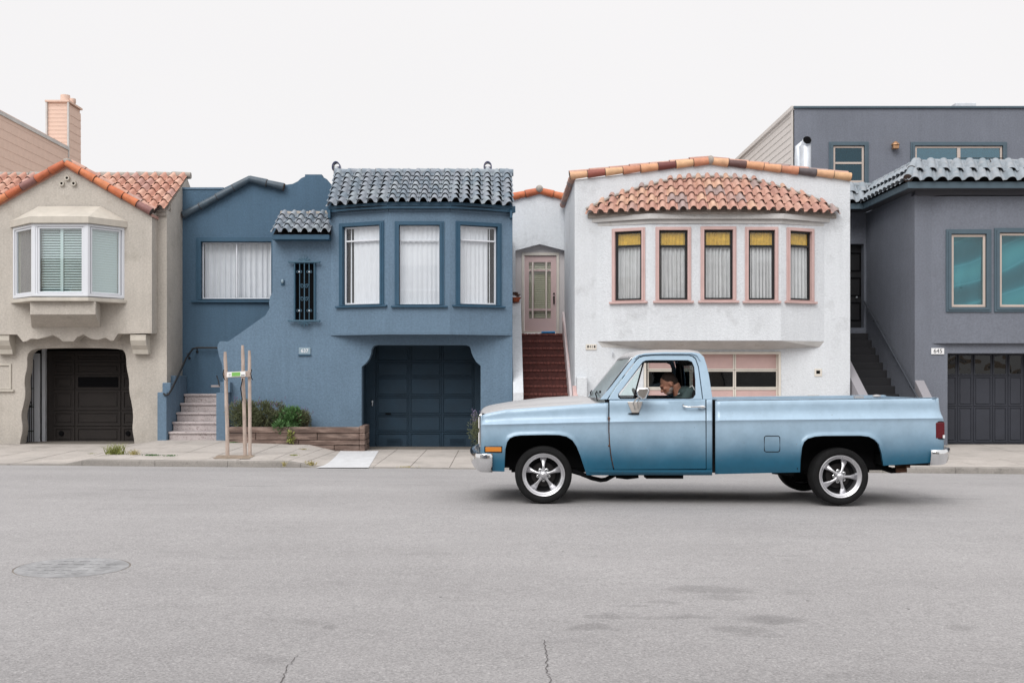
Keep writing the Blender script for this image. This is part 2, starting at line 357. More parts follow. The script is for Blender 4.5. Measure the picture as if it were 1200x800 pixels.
# asphalt with tracks, patches, oil spots
def asphalt():
    m = bpy.data.materials.new('worn_pale_asphalt'); m.use_nodes = True; nt = m.node_tree; L = nt.links.new; b = nt.nodes['Principled BSDF']
    b.inputs['Roughness'].default_value = .85; b.inputs['Specular IOR Level'].default_value = .35
    ge = node(nt, 'ShaderNodeNewGeometry'); P = ge.outputs['Position']
    def nz(sc, det, st=(1,1,1), rg=.6):
        mp = node(nt, 'ShaderNodeMapping'); mp.inputs['Scale'].default_value = st; L(P, mp.inputs['Vector'])
        n = node(nt, 'ShaderNodeTexNoise'); n.inputs['Scale'].default_value = sc; n.inputs['Detail'].default_value = det; n.inputs['Roughness'].default_value = rg
        L(mp.outputs[0], n.inputs['Vector']); return n.outputs['Fac']
    def mr(f, a, b_, c, d_):
        n = node(nt, 'ShaderNodeMapRange'); 
        for i, v in enumerate((a, b_, c, d_)): n.inputs[1 + i].default_value = v
        L(f, n.inputs[0]); return n.outputs[0]
    def mth(op, a, b_):
        n = node(nt, 'ShaderNodeMath', operation=op)
        for i, v in enumerate((a, b_)):
            if isinstance(v, (int, float)): n.inputs[i].default_value = v
            else: L(v, n.inputs[i])
        return n.outputs[0]
    f = mr(nz(.35, 3), .3, .7, .92, 1.07)
    f = mth('MULTIPLY', f, mr(nz(1.0, 3, (.12, 1.1, 1)), .3, .7, .95, 1.05))      # lengthwise wear
    f = mth('MULTIPLY', f, mr(nz(7, 3), .3, .7, .965, 1.035))
    f = mth('MULTIPLY', f, mr(nz(65, 3, rg=.7), .32, .68, .76, 1.22)); f = mth('MULTIPLY', f, mr(nz(24, 2, rg=.7), .3, .7, .93, 1.07))
    vo = node(nt, 'ShaderNodeTexVoronoi'); vo.inputs['Scale'].default_value = 120; L(P, vo.inputs['Vector'])
    se = node(nt, 'ShaderNodeSeparateColor'); L(vo.outputs['Color'], se.inputs[0])
    f = mth('MULTIPLY', f, mr(se.outputs[0], .88, 1, 1.0, .72)); f = mth('MULTIPLY', f, mr(se.outputs[1], .9, 1, 1.0, 1.35))
    v2 = node(nt, 'ShaderNodeTexVoronoi'); v2.inputs['Scale'].default_value = 1.7; L(P, v2.inputs['Vector']); f = mth('MULTIPLY', f, mr(v2.outputs['Distance'], .016, .022, .25, 1.0))
    v3 = node(nt, 'ShaderNodeTexVoronoi'); v3.inputs['Scale'].default_value = 2.6; L(P, v3.inputs['Vector']); f = mth('MULTIPLY', f, mr(v3.outputs['Distance'], .014, .020, 1.7, 1.0))
    f = mth('MULTIPLY', f, mr(nz(2.2, 4, (.5, 1.6, 1)), .60, .72, 1.0, .90))
    # oil and tar spots: (X, Y, rx, ry, strength)
    sx = node(nt, 'ShaderNodeSeparateXYZ'); L(P, sx.inputs[0])
    wx = mth('ADD', sx.outputs[0], mr(nz(5, 4), 0, 1, -.12, .12)); wy = mth('ADD', sx.outputs[1], mr(nz(4.3, 4), 0, 1, -.13, .13))
    for px, py, rx, ry, s in [(905,716,.24,.13,.22),(830,685,.34,.16,.20),(850,693,.2,.1,.15),(690,726,.18,.11,.20),(706,714,.12,.07,.18),(868,727,.22,.08,.18),(812,714,.16,.06,.14),(890,732,.18,.08,.12),
                              (362,723,.12,.08,.12),(315,762,.14,.10,.10),(388,728,.05,.05,.2),(1124,723,.1,.07,.15),(742,703,.16,.05,.15),(600,565,.6,.05,.12),(1120,578,.7,.10,.10),(155,576,.5,.05,.16),(305,570,.5,.06,.20),(325,573,.3,.04,.14),(435,574,.3,.05,.10),(777,699,.14,.05,.16),(765,715,.3,.05,.12)]:
        D = H * F / (py - CY); X = PX(px, D)
        dx = mth('DIVIDE', mth('SUBTRACT', wx, X), rx * .9); dy = mth('DIVIDE', mth('SUBTRACT', wy, D), ry * .9)
        q = mth('ADD', mth('MULTIPLY', dx, dx), mth('MULTIPLY', dy, dy))
        f = mth('MULTIPLY', f, mr(q, .45, 1.25, 1 - s * 1.05, 1.0))
    rgb = node(nt, 'ShaderNodeRGB'); rgb.outputs[0].default_value = (*ASPH, 1)
    sc = node(nt, 'ShaderNodeVectorMath', operation='SCALE'); L(rgb.outputs[0], sc.inputs[0]); L(f, sc.inputs['Scale']); L(sc.outputs[0], b.inputs['Base Color'])
    bp = node(nt, 'ShaderNodeBump'); bp.inputs['Strength'].default_value = .5; bp.inputs['Distance'].default_value = .006
    L(nz(90, 4), bp.inputs['Height']); L(bp.outputs[0], b.inputs['Normal']); return m
ASPH = (.300, .290, .290)
M['asphalt'] = asphalt()

mb = MB()
ys = [YN + (YK - YN) * i / 40 for i in range(41)]
mb.grid([[(x, y, road_z(x, y)) for x in (-120, -40, -15, 0, 15, 40, 120)] for y in ys], flip=True)
road = mb.build('road', M['asphalt'], smooth=40, kind='structure'); road['label'] = 'pale worn asphalt road across the whole foreground'
mb = MB(); mb.box(-900, 900, -900, 900, -2.3, -1.9)
tag(mb.build('ground', M['soil']), 'dry earth under the street', kind='structure')
# cracks in the asphalt: thin tar lines lying in the surface
def crack(pxs, w=.0035):
    m_ = MB(); pts = []
    for px, py in pxs:
        D = H * F / (py - CY)
        for it in range(4): D = (H - road_z(PX(px, D), D)) * F / (py - CY)
        pts.append(Vector((PX(px, D), D, 0)))
    out = []
    for a, b in zip(pts, pts[1:]):
        for i in range(9):
            p = a.lerp(b, i / 9); nrm = Vector((b.y - a.y, a.x - b.x, 0)).normalized()
            out.append(p + nrm * random.uniform(-.009, .009))
    rows = [[(p.x - w*random.uniform(.3, 1), p.y, road_z(p.x, p.y) + .004), (p.x + w*random.uniform(.3, 1), p.y, road_z(p.x, p.y) + .004)] for p in out]
    m_.grid(rows); return m_.build('road_crack', M['tar'], road)
crack([(637,750),(640,770),(641,785),(645,800),(648,830)]); crack([(349,768),(338,780),(330,795),(320,820)], .003)
# manhole cover with a raised rim
mc = thing('manhole_cover', (PX(85,8.2), 8.2, road_z(PX(85,8.2), 8.2)), 'round worn iron manhole cover set in the asphalt at left', 'manhole cover')
cx_, cy_ = PX(85, 8.2), 8.2; cz = road_z(cx_, cy_)
mb = MB(); mb.lathe([(0.0,.004),(.37,.004),(.385,.0055),(.395,.0055),(.40,.001),(.40,-.02)], (cx_, cy_, cz), 'Z', 48)
mb.build('cover', M['manhole'], mc, smooth=30)
mb = MB(); mb.lathe([(.412,-.02),(.412,.003),(.46,.003),(.475,.0)], (cx_, cy_, cz), 'Z', 48); mb.build('rim', M['asphalt'], mc, smooth=30)
mb = MB(); mb.lathe([(.399,.0015),(.413,.0015)], (cx_, cy_, cz), 'Z', 48); mb.build('dirt_joint', M['joint'], mc)
for i in range(5):
    for j in range(5):
        if abs(i-2) + abs(j-2) < 4:
            k = MB(); k.box(cx_ + (i-2)*.12 - .035, cx_ + (i-2)*.12 + .035, cy_ + (j-2)*.12 - .01, cy_ + (j-2)*.12 + .01, cz + .004, cz + .0065); k.build('tread_bar', M['manhole'], mc)

for ob in mc.children:           # lay the cover into the slope of the road
    for v in ob.data.vertices: v.co.z += road_z(v.co.x, v.co.y) - cz
# ---- far sidewalk: base, slabs, kerb stones
mb = MB(); xs = [PX(-350 + 12.5*i, YH) for i in range(160)]
mb.grid([[(x, y, walk_z(x, y) - .012) for x in xs] for y in [YK + .02, YK + .3, YK + .52, YK + 1.2, 20.5, 22, YH + .25, YH + 3]], flip=True)
walk = mb.build('sidewalk', M['joint'], smooth=40, kind='structure'); walk['label'] = 'pale concrete sidewalk in front of the houses'
edges_px = [-330,-280,-230,-180,-128,-76,-26,26,74,122,150,166,185,225,264,302,334,366,384,398,430,465,500,538,580,622,660,705,750,800,850,900,950,1000,1050,1100,1150,1200,1250,1300,1360]
EX = [PX(p, YH) for p in edges_px]; rowsY = [YK + .17, YK + .53, 20.25, 21.6, YH + .10]
for i in range(len(EX) - 1):
    for j in range(4):
        g = .006; x0, x1, y0, y1 = EX[i] + g, EX[i+1] - g, rowsY[j] + g, rowsY[j+1] - g
        n = 3; m_ = MB(); dz = random.uniform(-.002, .002)
        top = [[(x0 + (x1-x0)*a/n, y0 + (y1-y0)*b/n, walk_z(x0 + (x1-x0)*a/n, y0 + (y1-y0)*b/n) + dz) for a in range(n+1)] for b in range(n+1)]
        m_.grid(top, flip=True)
        per = top[0] + [r[-1] for r in top[1:]] + top[-1][::-1][1:] + [r[0] for r in top[::-1][1:-1]]
        m_.grid([per, [(p[0], p[1], p[2] - .03) for p in per]], closed=True)
        m_.build('paving_slab', M['concrete'], walk, smooth=50)
kx = PX(-330, YK); i = 0
while kx < PX(1380, YK):
    L_ = 1.22; x1 = kx + L_; nn = 12; m_ = MB()
    for a in range(nn):
        xa, xb = kx + .003 + (L_ - .006) * a / nn, kx + .003 + (L_ - .006) * (a + 1) / nn
        pa, pb = [], []
        for x, l in ((xa, pa), (xb, pb)):
            zt = kerb_z(x) + .001; zb = road_z(x, YK) - .1; c = min(.018, (zt - road_z(x, YK)) * .5)
            l += [(x, YK - .01, zb), (x, YK - .01, zt - c), (x, YK - .004, zt - c*.35), (x, YK + .012, zt), (x, YK + .165, zt), (x, YK + .165, zb)]
        m_.grid([pa, pb])
        for l, en in ((pa, a == 0), (pb, a == nn - 1)):
            if en: m_.quadpts(l)
    m_.build('kerb_stone', M['kerb'], walk, smooth=50); kx = x1
# white patch of new concrete, 4 mm above
m_ = MB(); P4 = [((396,444),(527.6,22.95)), ((370,432),(547,19.0))]
def gp(px, py, lift):
    D = 20.0
    for it in range(12):
        X = PX(px, D); D = D*.4 + .6*(H - walk_z(X, D) - lift) * F / (py - CY)
    return (PX(px, D), D, walk_z(PX(px, D), D) + lift)
rows = []
for k in range(9):
    t = k / 8; y = 547.6 + (527.9 - 547.6) * t; xl = 370 + (399 - 370) * t**.55 ; xr = 432 + (444 - 432) * t
    rows.append([gp(xl + (xr - xl) * a / 6, y, .006) for a in range(7)])
m_.grid(rows); m_.build('concrete_patch', M['newconc'], walk, smooth=50, label='new white concrete patch in the driveway')
# tree pit
m_ = MB(); rr = []
for k in range(5):
    y = 537.2 - 4.2 * k / 4; rr.append([gp(250 + 44 * a / 12 + random.uniform(-2, 2) + k, y, .005 + random.uniform(0, .004)) for a in range(13)])
m_.grid(rr); m_.build('tree_pit_soil', M['soil'], walk, smooth=60, kind='stuff')

# ---- near kerb and sidewalk under the photographer
mb = MB(); mb.box(-60, 60, -1.6, YN - .16, -.6, 0.02); tag(mb.build('near_sidewalk', M['concrete']), 'concrete sidewalk on the near side of the street', kind='structure')
mb = MB(); mb.box(-60, 60, YN - .155, YN, -.6, 0.026); tag(mb.build('near_kerb', M['kerb'], bevel=.02), 'kerb on the near side of the street', kind='structure')
# far pavement and road ends: outer strips so that the street goes on
mb = MB()
mb.box(-120, PX(-330, YK) - .01, YK, 30, -.5, 0.04); mb.box(PX(1380, YK) + .01, 120, YK, 30, -.5, -.02)
tag(mb.build('outer_sidewalk', M['concrete']), 'sidewalk going on beyond the houses', kind='structure')

# ---- houses and tree across the street (behind the camera; seen only in glass and chrome)
def opposite(x0, x1, h, m_, name, label):
    t = thing(name, ((x0+x1)/2, -1.8, 0), label, 'house', 'houses across the street'); b = MB(); Yw = -1.8
    pl = Plane((x1, Yw), (x0, Yw)); wd = x1 - x0
    holes = [rect(.6, .1, 3.1, 2.3), rect(wd*.5, 3.6, wd*.5 + 2.4, 5.2), rect(.9, 3.6, 2.6, 5.2), rect(wd*.62, .5, wd*.62 + 1, 2.6)]
    slab(b, pl, rect(0, -.2, wd, h), holes, 0, -.25); b.build('front_wall', m_, t)
    b = MB(); b.box(x0, x1, Yw - 9, Yw - .26, -.2, h - .3); b.build('house_body', M['dark'], t)
    for q, hh in enumerate(holes):
        b = MB(); r = (hh[0][0], hh[0][1], hh[2][0], hh[2][1]); ring(b, pl, r, .07, -.05, -.15); b.build('window' if q in (1, 2) else 'door', M['vinyl'], t)
opposite(-22, -14.2, 6.4, M['beige_trim'], 'plaster_house', 'pale plaster house across the street, left')
opposite(-14.1, -6.3, 6.9, M['white'], 'plaster_house', 'white house across the street')
opposite(-6.2, 1.6, 6.2, M['grey'], 'plaster_house', 'grey house across the street')
opposite(1.7, 9.5, 6.6, M['beige'], 'plaster_house', 'beige house across the street')
opposite(9.6, 18, 6.3, M['whitetrim'], 'plaster_house', 'off white house across the street, right')
# ================================================================== BUILDING HELPERS
def tile_mesh(name, m_, h=.36, thick=.03, seg=9, bare=False):
    """S tile: unit width (x), unit length (y), barrel height h; thin shell with a visible lip"""
    prof = []
    if bare:
        for k in range(seg + 1):
            a = math.pi * k / seg; prof.append((-.5*math.cos(a), .5*math.sin(a) - .05))
    else:
        prof = [(-.52, .06), (-.42, 0.0), (-.34, .05)] + [(-.31*math.cos(math.pi*k/6), .05 + h*math.sin(math.pi*k/6)) for k in range(1, 6)] + [(.34, .05), (.42, 0.0), (.52, .06)]
    mb = MB(); rows = []
    for y, lift, sc in ((-.08, .0, 1.0), (1.05, -.0, .88)):
        rows.append([(x*sc, y, z*sc + lift) for x, z in prof])
    under = [[(x*(1 - thick*1.2), y, z - thick) for x, y, z in r] for r in rows]
    mb.grid(rows); mb.grid([under[1], under[0]]); mb.grid([under[0], rows[0]]); mb.grid([rows[1], under[1]])
    return mb.mesh(name, m_, 40)
def basis(o, x, y, z): return Matrix(((x.x, y.x, z.x, o.x), (x.y, y.y, z.y, o.y), (x.z, y.z, z.z, o.z), (0, 0, 0, 1)))
def tile_field(parent, me, e, r, ncol, nrow, lip=.045, skip=None, jit=.02, name='roof_tile', rowlen=None):
    """e(t), r(t): eave and ridge points, t in 0..1"""
    for j in range(nrow):
        for i in range(ncol):
            t = (i + .5) / ncol; dt = .5 / ncol
            E, Rg = e(t), r(t); s0, s1 = j / nrow, (j + 1) / nrow
            a, b = E.lerp(Rg, s0), E.lerp(Rg, s1)
            xl = e(t - dt).lerp(r(t - dt), s0); xr = e(t + dt).lerp(r(t + dt), s0)
            x = xr - xl; y = b - a; z = x.cross(y).normalized()
            if skip and skip(t, (j + .5) / nrow, a.lerp(b, .5)): continue
            w = x.length; y = y - z * lip * 1.0
            o = bpy.data.objects.new(name, me)
            jx = Vector((random.uniform(-jit, jit) * w, 0, random.uniform(-jit, jit) * w * .6))
            put(o, parent, basis(a + z * lip + jx, x, y, z * w))
def rake_row(parent, me, a, b, n, rad, face=Vector((0, -1, 0)), name='rake_tile', lift=.0):
    """barrel tiles laid end to end from a (low) to b (high)"""
    a, b = Vector(a), Vector(b); rad = rad * 1.06; d_ = (b - a) / n; u = d_.normalized(); z = face - u * face.dot(u); z.normalize(); x = u.cross(z)
    up = Vector((0, 0, 1)); up = (up - u * up.dot(u)).normalized()
    side = u.cross(up)
    for i in range(n):
        o = bpy.data.objects.new(name, me); j = random.uniform(-.006, .006)
        s = 2 * rad * random.uniform(.97, 1.03)
        put(o, parent, basis(a + d_ * i + up * (lift + j), side * s, d_ * 1.04, up * s))
TM = dict(blue=tile_mesh('s_tile_blue', M['tile_blue'], h=.40), grey=tile_mesh('s_tile_grey', M['tile_grey'], h=.26), red=tile_mesh('s_tile_red', M['tile_red'], h=.38),
          beige=tile_mesh('s_tile_beige', M['tile_beige'], h=.38))
def barrel_mesh(name, m_):
    mb = MB(); seg = 14; rows = []
    for y, sc in ((0, .98), (.025, 1.0), (.06, 1.03), (.98, .82), (1.0, .80)):
        rows.append([(.5*sc*math.cos(math.pi*2*k/seg), y, .5*sc*math.sin(math.pi*2*k/seg)) for k in range(seg)])
    mb.grid(rows[1:], closed=True); mb.quadpts(rows[-1]); mb.cur = 1; mb.grid(rows[:2], closed=True); mb.quadpts(rows[0]); return mb.mesh(name, [m_, M['joint_dark']], 40)
BM = dict(rake=barrel_mesh('barrel_tile_mixed', M['tile_rake']), orange=barrel_mesh('barrel_tile_orange', M['tile_orange']), slate=barrel_mesh('barrel_tile_slate', M['tile_slate']), red=barrel_mesh('barrel_tile_red', M['tile_red']))

def curtain(parent, pl, r, off, m_, waves=10, amp=.02, name='curtain', bottom_gap=0.0):
    u0, z0, u1, z1 = r; mb = MB(); n = waves * 6; top, bot = [], []
    ph = random.uniform(0, 6)
    fr = [random.uniform(.75, 1.3) for _ in range(waves + 2)]
    acc = 0
    for k in range(n + 1):
        t = k / n; acc += fr[int(t * waves)] / 6
        o = off + amp * math.sin(2*math.pi*acc + ph)
        du = .3 * amp * math.sin(4*math.pi*acc)
        top.append(pl.pt(min(u1, max(u0, u0 + (u1-u0)*t + du)), z1, off + amp * .6 * math.sin(2*math.pi*acc + ph)))
        bot.append(pl.pt(min(u1, max(u0, u0 + (u1-u0)*t + du*1.6)), z0 + bottom_gap, o))
    mid = [a.lerp(b, .5) + (b - a).cross(Vector((0,0,1))) * 0 for a, b in zip(top, bot)]
    mb.grid([top, mid, bot]); return mb.build(name, m_, parent, smooth=60)

def window(parent, pl, px, *, casing=None, casing_w=.09, casing_mat=None, casing_o=.03, sash_mat=None, sash_w=.045, sash_off=-.09,
           bars=(), sill=None, glass_mat=None, label=None, cur=None, depth=-.19, jamb_mat=None):
    """px=(x0,y0,x1,y1) is the clear opening. returns the hole polygon. bars: list of ('h'|'v', pixel position, width m)"""
    r = prect(pl, *px); u0, z0, u1, z1 = r
    casing_mat = casing_mat or sash_mat
    mb = MB()
    if casing:
        # sides given as metres beyond the opening
        cl, ct, crr, cb = casing
        slab(mb, pl, rect(u0 - cl, z0 - cb, u1 + crr, z1 + ct), [rect(u0 + .004, z0 + .004, u1 - .004, z1 - .004)], casing_o, -.05)
        slab(mb, pl, rect(u0 - cl*.55, z0 - cb*.55, u1 + crr*.55, z1 + ct*.55), [rect(u0 + .006, z0 + .006, u1 - .006, z1 - .006)], casing_o + .016, casing_o - .01)
        w = mb.build('window', casing_mat, parent, bevel=.005)
    else:
        ring(mb, pl, (u0 + .001, z0 + .001, u1 - .001, z1 - .001), .012, -.002, -.12); w = mb.build('window', casing_mat, parent)
    if label: w['label'] = label
    mb = MB(); e = .013
    ring(mb, pl, (u0 + e, z0 + e, u1 - e, z1 - e), sash_w, sash_off, sash_off - .05)
    mb.build('sash_frame', sash_mat, w, bevel=.004)
    for kind, pos, bw in bars:
        b = MB()
        if kind == 'h':
            z = pl.uz((px[0]+px[2])/2, pos)[1]; pbox(b, pl, u0 + e + sash_w, z - bw/2, u1 - e - sash_w, z + bw/2, sash_off + .008, sash_off - .045)
        else:
            u = pl.uz(pos, (px[1]+px[3])/2)[0]; pbox(b, pl, u - bw/2, z0 + e + sash_w, u + bw/2, z1 - e - sash_w, sash_off + .010, sash_off - .043)
        b.build('glazing_bar', sash_mat, w, bevel=.003)
    b = MB(); g = sash_w*.6; pbox(b, pl, u0 + e + g, z0 + e + g, u1 - e - g, z1 - e - g, sash_off - .022, sash_off - .027); b.build('pane', glass_mat or G['plain'], w)
    if cur: cur(w, (u0 + e + g, z0 + e + g, u1 - e - g, z1 - e - g))
    if sill:
        sw, sh, sp, sm = sill; b = MB(); pbox(b, pl, u0 - sw, z0 - sh - (casing[3] if casing else 0), u1 + sw, z0 - (casing[3] if casing else 0) - .001, sp, -.04); b.build('sill', sm, w, bevel=.006)
    return rect(u0, z0, u1, z1), w

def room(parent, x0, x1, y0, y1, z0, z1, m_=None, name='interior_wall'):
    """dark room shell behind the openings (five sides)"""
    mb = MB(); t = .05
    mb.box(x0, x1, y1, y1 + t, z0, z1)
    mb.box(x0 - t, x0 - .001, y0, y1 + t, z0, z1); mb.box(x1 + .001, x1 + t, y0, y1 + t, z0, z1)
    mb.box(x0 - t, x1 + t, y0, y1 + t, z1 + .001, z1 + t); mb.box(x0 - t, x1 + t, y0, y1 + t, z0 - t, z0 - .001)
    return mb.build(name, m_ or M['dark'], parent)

def text_part(txt, parent, pl, px, py, size, m_, off, name='lettering'):
    cu = bpy.data.curves.new('lettering', 'FONT'); cu.body = txt; cu.size = size; cu.extrude = .002; cu.align_x = 'CENTER'; cu.align_y = 'CENTER'
    t = bpy.data.objects.new('tmp_text', cu); COL.objects.link(t); dg = bpy.context.evaluated_depsgraph_get()
    me = bpy.data.meshes.new_from_object(t.evaluated_get(dg)); bpy.data.objects.remove(t)
    me.materials.clear(); me.materials.append(m_); o = bpy.data.objects.new(name, me)
    u, z = pl.uz(px, py); p = pl.pt(u, z, off)
    X = Vector((pl.d.x, pl.d.y, 0)); return put(o, parent, basis(p, X, Vector((0, 0, 1)), Vector((pl.n.x, pl.n.y, 0))))

def panel_door(parent, pl, px, cols, rows, m_, off, name='garage_door', bead=.035, panels=None, depth=.03, frame=None, label=None):
    """sectional door: px outer rect; cols, rows: pixel boundaries"""
    r = prect(pl, *px); mb = MB(); u0, z0, u1, z1 = r
    pbox(mb, pl, u0, z0, u1, z1, off - .02, off - .06); dr = mb.build(name, m_, parent, label=label)
    us = [pl.uz(c, 500)[0] for c in cols] if True else 0; xm = (px[0]+px[2])/2; zs = [pl.uz(xm, y)[1] for y in rows]
    for i in range(len(us) - 1):
        for j in range(len(zs) - 1):
            k = (panels or {}).get(j); g = .014; a, b = us[i] + g, us[i+1] - g; c, d_ = zs[j+1] + g*.6, zs[j] - g*.6
            mb = MB(); slab(mb, pl, rect(a, c, b, d_), [rect(a + bead, c + bead, b - bead, d_ - bead)], off, off - .019)
            if k == 'glass':
                mb.build('window_frame', m_, dr, bevel=.004)
                q = MB(); pbox(q, pl, a + bead + .001, c + bead + .001, b - bead - .001, d_ - bead - .001, off - .008, off - .0195); q.build('pane', G['warp'], dr)
            else:
                pbox(mb, pl, a + bead*1.7, c + bead*1.7, b - bead*1.7, d_ - bead*1.7, off - .004, off - .019)
                mb.build('door_panel', k or m_, dr, bevel=.005)
    return dr
# ================================================================== BEIGE HOUSE (left)
A = thing('beige_house', (PX(78,23), 23, 0), 'beige stucco house at far left with orange tiled gable and scalloped dark garage opening', 'house')
A0, A1 = Plane(23.0), Plane(23.35)
mb = MB()
slab(mb, A0, A0.pts([(-22,391.8),(20,391.8),(27,400.4),(31.6,399.3),(36,396.7),(44.5,397),(54.6,394.7),(61.8,392.4),(69,396),(73.3,399.8),(86.2,399.8),(90.5,394.7),(97.7,391.8),(106.3,396.7),(115,398),(123.6,395.5),(129.3,399),(133,399),(138,391),(178,390.4),(178,247.5),(78,191),(-22,247.5)]), [], 0, -.347)
mb.build('gable_wall', M['beige'], A)
hole = A1.pts([(23,540),(23,519.7),(27.3,502.4),(24.4,486.6),(27.9,473.7),(30.2,460.7),(28.2,445),(32.2,430.6),(31.6,416.2),(36,410.5),(46,407.6),(140.8,407.6),(147.4,413.3),(148,430.6),(151.4,445),(150.8,457.9),(155.1,476.6),(156,491),(154.6,502.4),(157.5,516.8),(157.5,540)])
def smooth_poly(p, it=2):
    for _ in range(it):
        q = [p[0]]
        for a, b in zip(p, p[1:]): q += [(a[0]*.75 + b[0]*.25, a[1]*.75 + b[1]*.25), (a[0]*.25 + b[0]*.75, a[1]*.25 + b[1]*.75)]
        p = q + [p[-1]]
    return p
hole = smooth_poly(hole)
out = A1.pts([(-240,545),(-240,380),(-40,380),(-40,250),(-23,250),(-23,384),(176,384),(176,249),(195.5,249),(195.5,545)])
mb = MB(); slab(mb, A1, A1.pts([(-240,545),(-240,246),(-23,246),(-23,384),(176,384),(176,246),(195.5,246),(195.5,545)]), [hole], 0, -.30)
mb.build('front_wall', M['beige'], A, bevel=.012)
AX = PX(195.5, 23.35); S_ = Plane((AX, 23.35), (AX, 33))
mb = MB(); slab(mb, S_, [(.301,-.4),(9.6,-.4),(9.6,4.9),(3.1,4.9),(1.52,5.88),(.301,5.10)], [], -.002, -.2); mb.build('side_wall', M['beige'], A)
mb = MB(); xl = PX(-240, 23.35)
mb.box(xl, AX-.21, 24.95, 33, 4.2, 4.8); mb.box(xl, xl + .2, 23.66, 33, -.4, 4.19); mb.box(xl + .21, AX - .21, 32.8, 33, -.4, 4.19); mb.build('outer_wall', M['beige'], A)
room(A, xl + .25, AX - .25, 23.66, 25.6, 2.5, 4.15); 
mb = MB(); mb.box(PX(20,24.4), PX(165,24.4), 24.95, 25.05, -.3, 2.4); mb.box(PX(16,23.7), PX(16,23.7)+.05, 23.66, 24.94, -.3, 2.4); mb.box(PX(160,23.7), PX(160,23.7)+.05, 23.66, 24.94, -.3, 2.4); mb.build('garage_wall', M['dark'], A)
# round attic vents
for px, py in ((73,215.4),(79.3,209),(87,215.4)):
    u, z = A0.uz(px, py); mb = MB(); mb.lathe([(.028,-.001),(.028,-.05),(.05,-.055),(.055,-.04),(.055,0)], (u, 23.0, z), 'Y', 20); v = mb.build('attic_vent', M['beige_trim'], A, smooth=40)
    mb = MB(); mb.lathe([(0,-.012),(.0275,-.012)], (u, 23.0, z), 'Y', 16); mb.build('vent_opening', M['black'], v)
# brackets below the overhang
for x0, x1 in ((155.5,174),(-4,15)):
    u0, u1 = PX(x0,23.2), PX(x1,23.2); mb = MB(); prof = [(23.03,392.2),(23.03,399),(23.09,405),(23.17,409.5),(23.2,415),(23.349,415),(23.349,392.2)]
    a = [(u0, y, PZ(py, 23.2)) for y, py in prof]; b = [(u1, y, PZ(py, 23.2)) for y, py in prof]; mb.hexa(a, b); mb.build('bracket', M['beige_trim'], A, bevel=.01)
# meter cover on the wall
mb = MB(); r = prect(A1, -20, 426, 13.5, 456); ring(mb, A1, r, .04, .03, 0.001); mb.build('meter_cover_frame', M['beige_trim'], A, bevel=.005)
mb = MB(); pbox(mb, A1, r[0], r[1]-.05, r[2]+.06, r[1]-.005, .05, .001); mb.build('meter_cover_sill', M['beige_trim'], A, bevel=.005)
# dark garage door, white gate and post
Ad = Plane(24.35)
panel_door(A, Ad, (54.5,411,161,520), [62,88,142,170], [413,424,439,456.5,481,499.5,519.5], M['brown_door'], 0, bead=.05, label='dark brown sectional garage door set deep in the opening')
mb = MB(); r = prect(Ad, 88, 440, 142, 455); pbox(mb, Ad, r[0]+.07, r[1]+.03, r[2]-.07, r[3]-.03, .012, -.003); mb.build('door_window', M['black'], A)
for px in (72, 150):
    u, z = Ad.uz(px, 507.5); mb = MB(); mb.lathe([(0,-.03),(.05,-.028),(.055,0)], (u, 24.35, z), 'Y', 14); mb.build('vent_cap', M['black'], A, smooth=40)
mb = MB(); r = prect(Ad, 50.3, 408, 54, 523); pbox(mb, Ad, *r, .06, -.06); mb.build('door_post', M['vinyl'], A)
gp_ = Plane(24.15); r = prect(gp_, 27, 414, 46.3, 522); mb = MB(); pbox(mb, gp_, r[0], r[1], r[2], r[3], 0, -.04); gate = mb.build('side_door', M['vinyl'], A)
for k in range(5):
    u = r[0] + (r[2]-r[0]) * (.2 + .13*k); mb = MB(); mb.tube([(u, 24.09, r[1]+.02), (u, 24.09, r[3]-.15)], .008, 6); mb.build('gate_bar', M['iron'], gate)
for t in (.16, .42, .62, .93):
    z = r[1] + (r[3]-r[1])*t; mb = MB(); mb.tube([(r[0]+.05, 24.085, z), (r[0]+.26, 24.085, z)], .009, 6); mb.build('gate_rail', M['iron'], gate)
mb = MB(); z0 = gp_.uz(36,478)[1]; mb.tube([(r[0]+.02,24.05,z0-.05),(r[0]+.1,24.04,z0),(r[0]+.24,24.05,z0+.06),(r[0]+.2,24.06,z0+.14)], .014, 6); mb.build('gate_latch', M['iron'], gate, smooth=50)
# --- projecting bay window
p0, p1, p2, p3 = (PX(15,23),23.0), (PX(38,22.35),22.35), (PX(103,22.35),22.35), (PX(146,23),23.0)
bay = [Plane(p0, p1), Plane(p1, p2), Plane(p2, p3)]; Ls = [(Vector(b)-Vector(a)).length for a, b in ((p0,p1),(p1,p2),(p2,p3))]
zt, zb = PZ(262, 22.35), PZ(347, 22.35)
bw = bpy.data.objects.new('bay_window', None); put(bw, A, Matrix.Translation((PX(70,22.35), 22.6, zb)))
def blinds(pl, u0, z0, u1, z1, off, m_, pitch=.05, tilt=.018, name='blind'):
    mb = MB(); z = z0 + .02
    while z < z1:
        a = [pl.pt(u0, z - tilt, off + .012), pl.pt(u1, z - tilt, off + .012), pl.pt(u1, z + tilt, off - .012), pl.pt(u0, z + tilt, off - .012)]
        mb.hexa(a, [p + Vector((0,0,.003)) for p in a]); z += pitch
    return mb
